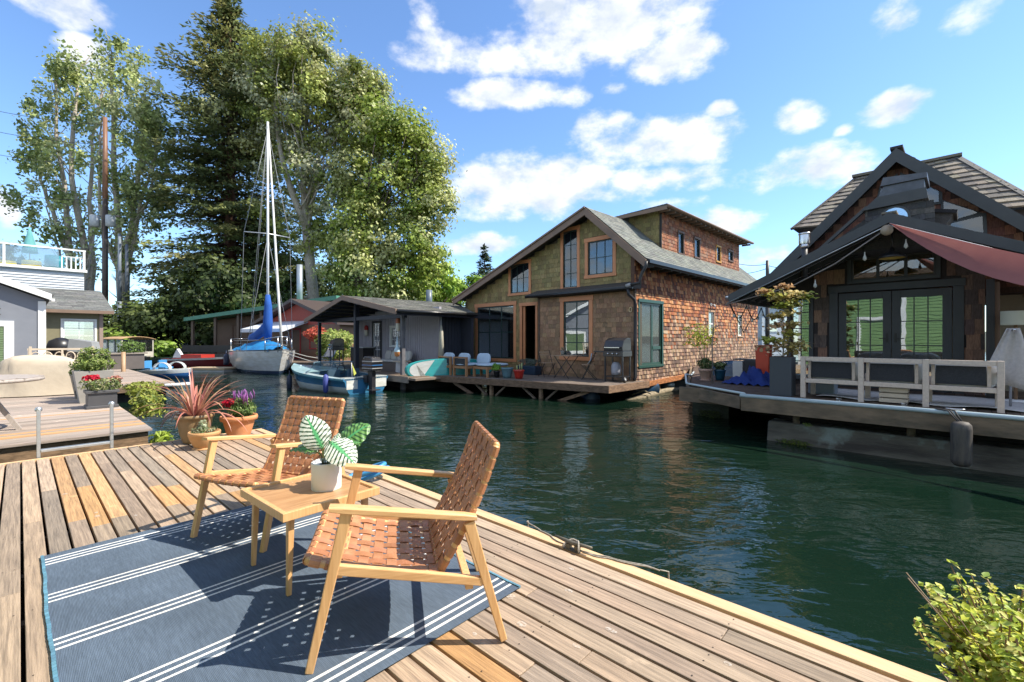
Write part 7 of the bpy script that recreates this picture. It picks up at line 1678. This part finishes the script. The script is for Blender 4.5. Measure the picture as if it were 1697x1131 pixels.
for x in np.arange(0,.9,.15): m.box(x,x+.02,0,.02,1.55,1.95,(.6,.6,.6))
m.build('rack', ATTR, t); m = MB(); m.tube([(.6,.0,.0),(.6,.0,2.3)], .02, 6, (.5,.5,.52)); m.build('stand', ATTR, t); m = MB(); m.box(.35,.85,-.05,-.03,1.55,1.85,(.06,.15,.35)); m.box(.2,.8,-.02,-.01,1.8,2.15,(.5,.5,.48)); m.build('cloths', ATTR, t)

# ---------------------------------------------------------------- left dock things
t = empty('patio_table', (-7.15,5.95,.5), R(20), 'round weathered wooden patio table at the left edge', 'table')
SIL = M('silvered_slats', (.40,.35,.31), (.30,.26,.23), ns=4, st=(16,1.5,4), rough=.8)
m = MB()
for k in range(14):
    x = -.70+k*.1; h_ = math.sqrt(max(0, .72**2-max(abs(x), abs(x+.09))**2)); m.box(x,x+.092,-h_,h_,.70,.73) if h_ > .1 else None
m.build('table_top', SIL, t); m = MB(); m.tube([(.70*math.cos(a),.70*math.sin(a),.70) for a in np.linspace(0, 2*math.pi, 33)[:-1]], .025, 6, closed=True); m.build('rim', SIL, t)
for a in (20, 110, 200, 290):
    m = MB(); c, s = math.cos(R(a)), math.sin(R(a)); m.bar((c*.48,s*.48,0),(c*.12,s*.12,.66),.07,.05); m.build('leg', SIL, t)
def cover():
    t = empty('covered_grill', (-10.45,10.2,.5), R(35), 'large appliance under a beige fitted cover beside the blue grey house', 'covered grill')
    m = MB(); P = []
    prof = [(0,1.03),(.12,1.0),(.3,.97),(.5,.96),(.68,.95),(.78,.92),(.84,.84),(.86,.6),(.87,.2),(.875,0)]
    for z_, s in prof:
        row = []
        for k in range(44):
            a = 2*math.pi*k/44; c, sn = math.cos(a), math.sin(a); ex = math.copysign(abs(c)**.45, c); ey = math.copysign(abs(sn)**.45, sn)
            f = (1+.045*math.sin(a*7+z_*3)*(1-z_*.5)+.03*math.sin(a*15+z_*9)*(1-z_*.4))*(1.04-.08*z_)
            zz = z_*(1 if ex < .3 else 1-.18*(ex-.3))*(1+.03*math.sin(a*5)); row.append((ex*.72*s*f, ey*.42*s*f, max(0.02, zz)))
        P.append(row)
    m.grid(P, (.50,.43,.33), closed=True); m.build('cover', M('beige_cover', (.50,.43,.33), (.44,.37,.28), ns=2.5, rough=.85, bump=.9, bs=5), t)
cover()
t = empty('trellis_bench', (-12.0,12.1,.5), R(40), 'cream garden bench with scrolled lattice back behind the beige cover', 'bench'); CR = (.60,.50,.38)
m = MB(); m.box(-.65,.65,.18,.22,.95,1.0,CR); m.box(-.65,.65,.18,.22,.55,.6,CR)
for x in (-.62,0,.60): m.box(x-.02,x+.02,.18,.22,.6,.95,CR)
for k in range(5): a = -.5+k*.22; m.tube([(a+.09*math.cos(q),.2,.77+.13*math.sin(q)) for q in np.linspace(0, 2*math.pi, 13)[:-1]], .014, 5, CR, closed=True)
m.build('backrest', ATTR, t); m = MB(); m.box(-.65,.65,-.25,.17,.42,.46,CR); m.build('seat', ATTR, t)
for x in (-.62,.58): m = MB(); m.box(x,x+.05,.17,.22,0,1.05,CR); m.box(x,x+.05,-.25,-.2,0,.62,CR); m.build('leg', ATTR, t)
t = empty('square_planter', (-8.35,9.05,.5), DA, 'pale grey tapered square planter with feathery green shrub on the left dock', 'planter')
m = MB(); m.prism([(-.20,0),(.20,0),(.29,.62),(-.29,.62)], lambda a, b, q: (a, (q)*(.72+.45*b), b), -.28, .28); m.build('box', M('concrete', (.36,.34,.31), (.30,.285,.26), ns=5, rough=.85), t)
shrub_leaves('foliage', t, (0,0,.80), (.30,.30,.26), 1100, .085, [(.22,.30,.07),(.30,.36,.10),(.14,.2,.05)], aspect=.28, up=.5)
t = empty('second_planter', (-9.0,9.6,.5), DA, 'darker square planter standing behind the pale grey tapered one', 'planter'); m = MB(); m.prism([(-.16,0),(.16,0),(.24,.5),(-.24,.5)], lambda a, b, q: (a, q*(.7+.5*b), b), -.22, .22, (.10,.10,.10)); m.build('box', ATTR, t); shrub_leaves('foliage', t, (0,0,.62), (.25,.25,.16), 500, .08, [(.12,.18,.05),(.2,.25,.08)], aspect=.4)
t = empty('flower_box', (-7.52,8.32,.5), DA, 'low dark grey box of red and pink flowers at the left dock edge', 'planter'); m = MB(); m.box(-.20,.20,-.20,.20,.03,.30,(.07,.07,.075)); m.box(-.23,.23,-.23,.23,.27,.32,(.08,.08,.085)); m.box(-.22,.22,-.22,.22,0,.05,(.08,.08,.085)); m.build('box', ATTR, t, bevel=.008)
shrub_leaves('foliage', t, (0,0,.42), (.30,.26,.12), 750, .05, [(.14,.2,.06),(.22,.28,.10),(.3,.3,.14)], aspect=.5); shrub_leaves('red_blooms', t, (-.14,0,.54), (.12,.1,.05), 130, .045, [(.6,.02,.03),(.5,.02,.05)], aspect=.9); shrub_leaves('pink_blooms', t, (.2,.1,.50), (.12,.1,.06), 100, .04, [(.5,.2,.12),(.5,.25,.2)], aspect=.9)
t = empty('trailing_vine', (-7.05,8.45,.5), DA, 'yellow green leafy vine spilling over the left dock edge beside the flower box', 'plant')
shrub_leaves('foliage', t, (.22,.1,-.02), (.28,.48,.26), 800, .07, [(.34,.38,.06),(.24,.30,.05),(.42,.42,.10),(.16,.22,.05)], shell=.3); shrub_leaves('upper_sprays', t, (.2,.5,.28), (.3,.45,.15), 450, .07, [(.36,.40,.08),(.26,.3,.06)], shell=.3); stems(t, (0,0,0), (.2,.1,.1), (.35,.5,.25), 14, .006)
t = empty('waterline_weed', (-5.05,6.55,.2), 0, 'yellow green weed growing under the left dock corner', 'plant'); shrub_leaves('foliage', t, (0,0,0), (.12,.2,.22), 260, .11, [(.34,.44,.06),(.28,.36,.05)], aspect=.35, shell=.2)
t = empty('planter_bench', (-16.6,18.0,.5), DA, 'grey wooden planter box bench in front of the olive house windows', 'planter'); m = MB(); m.box(-1.4,1.6,0,.5,0,.62,(.14,.12,.11)); m.box(-1.5,1.7,-.05,.55,.62,.68,(.3,.26,.22)); m.build('box', ATTR, t)
shrub_leaves('foliage', t, (1.2,.2,.9), (.5,.3,.3), 500, .10, [(.14,.22,.06),(.2,.3,.08)])
t = empty('kettle_barbecue', (-15.9,16.0,.5), 0, 'black round barbecue in front of the olive house windows', 'grill'); m = MB(); m.lathe([(0,.65),(.25,.7),(.36,.9),(.37,.98),(.3,1.18),(.12,1.28),(0,1.3)], n=18); m.build('bowl', BLACK, t)
for a in (0, 120, 240): m = MB(); m.tube([(.2*math.cos(R(a)),.2*math.sin(R(a)),.75),(.35*math.cos(R(a)),.35*math.sin(R(a)),0)], .02, 6); m.build('leg', BLACK, t)
t = empty('wash_basin', (-14.3,15.2,.5), R(20), 'tipped grey metal tub on a stand beside the black barbecue', 'tub'); m = MB(); m.prism([(-.35,.85),(.35,.75),(.28,1.15),(-.3,1.25)], lambda a, b, q: (a, q, b), -.25, .25, (.30,.31,.31)); m.build('tub', ATTR, t); m = MB(); m.box(-.3,-.25,-.2,.2,0,.84,(.25,.2,.16)); m.box(.22,.27,-.2,.2,0,.78,(.25,.2,.16)); m.build('stand', ATTR, t)
m = MB(); m.lathe([(0,0),(.16,0),(.17,.02),(.14,.05),(0,.055)], n=20, col=(.62,.52,.40), sx=1.6); tag(m.build('pale_mat', ATTR, loc=(-6.05,5.05,.505)), 'round pale worn mat lying on the left dock boards', 'mat')
t = empty('mooring_pile', (-14.8,17.3,-.5), 0, 'wooden mooring post standing before the canopy launch', 'post'); m = MB(); m.tube([(0,0,0),(0,0,1.75)], .07, 8, (.4,.26,.15)); m.build('pile', ATTR, t)
# roof deck things
def RD(px, Y, z): return ((px-848.5)/753*Y, Y, z)
t = empty('roof_umbrella', RD(49, 31.5, 6.4), 0, 'closed teal umbrella on the white roof deck', 'umbrella'); m = MB(); m.tube([(0,0,1.3),(0,0,1.6),(0,0,2.6),(0,0,3.1)], [.42,.38,.14,.03], 9, (.12,.35,.36)); m.build('canopy', CLOTH, t); m = MB(); m.tube([(0,0,0),(0,0,3.3)], .03, 6, (.4,.4,.4)); m.build('pole', ATTR, t)
for px, c, lab in ((52,(.6,.45,.03),'yellow box behind the roof deck glass'), (90,(.02,.22,.28),'teal tub chair behind the roof deck glass'), (10,(.5,.42,.05),'mustard planter at the left end of the roof deck')):
    t = empty({52:'storage_box',90:'tub_chair',10:'roof_planter'}[px], RD(px, 30.6, 6.38), 0, lab, {52:'box',90:'chair',10:'planter'}[px]); m = MB(); m.lathe([(0,0),(.42,0),(.48,.5),(.46,.62 if px != 90 else .95),(.40,.6),(.38,.4),(0,.4)], n=16, col=c); m.build('seat', ATTR, t)
t = empty('roof_deck_table', RD(112, 31.6, 6.38), 0, 'round blue table on the roof deck near the white balusters', 'table'); m = MB(); m.lathe([(0,.9),(.55,.9),(.55,.95),(0,.95)], n=18, col=(.15,.3,.35)); m.build('top', ATTR, t); m = MB(); m.tube([(0,0,0),(0,0,.9)], .05, 6, (.2,.2,.2)); m.build('leg', ATTR, t)
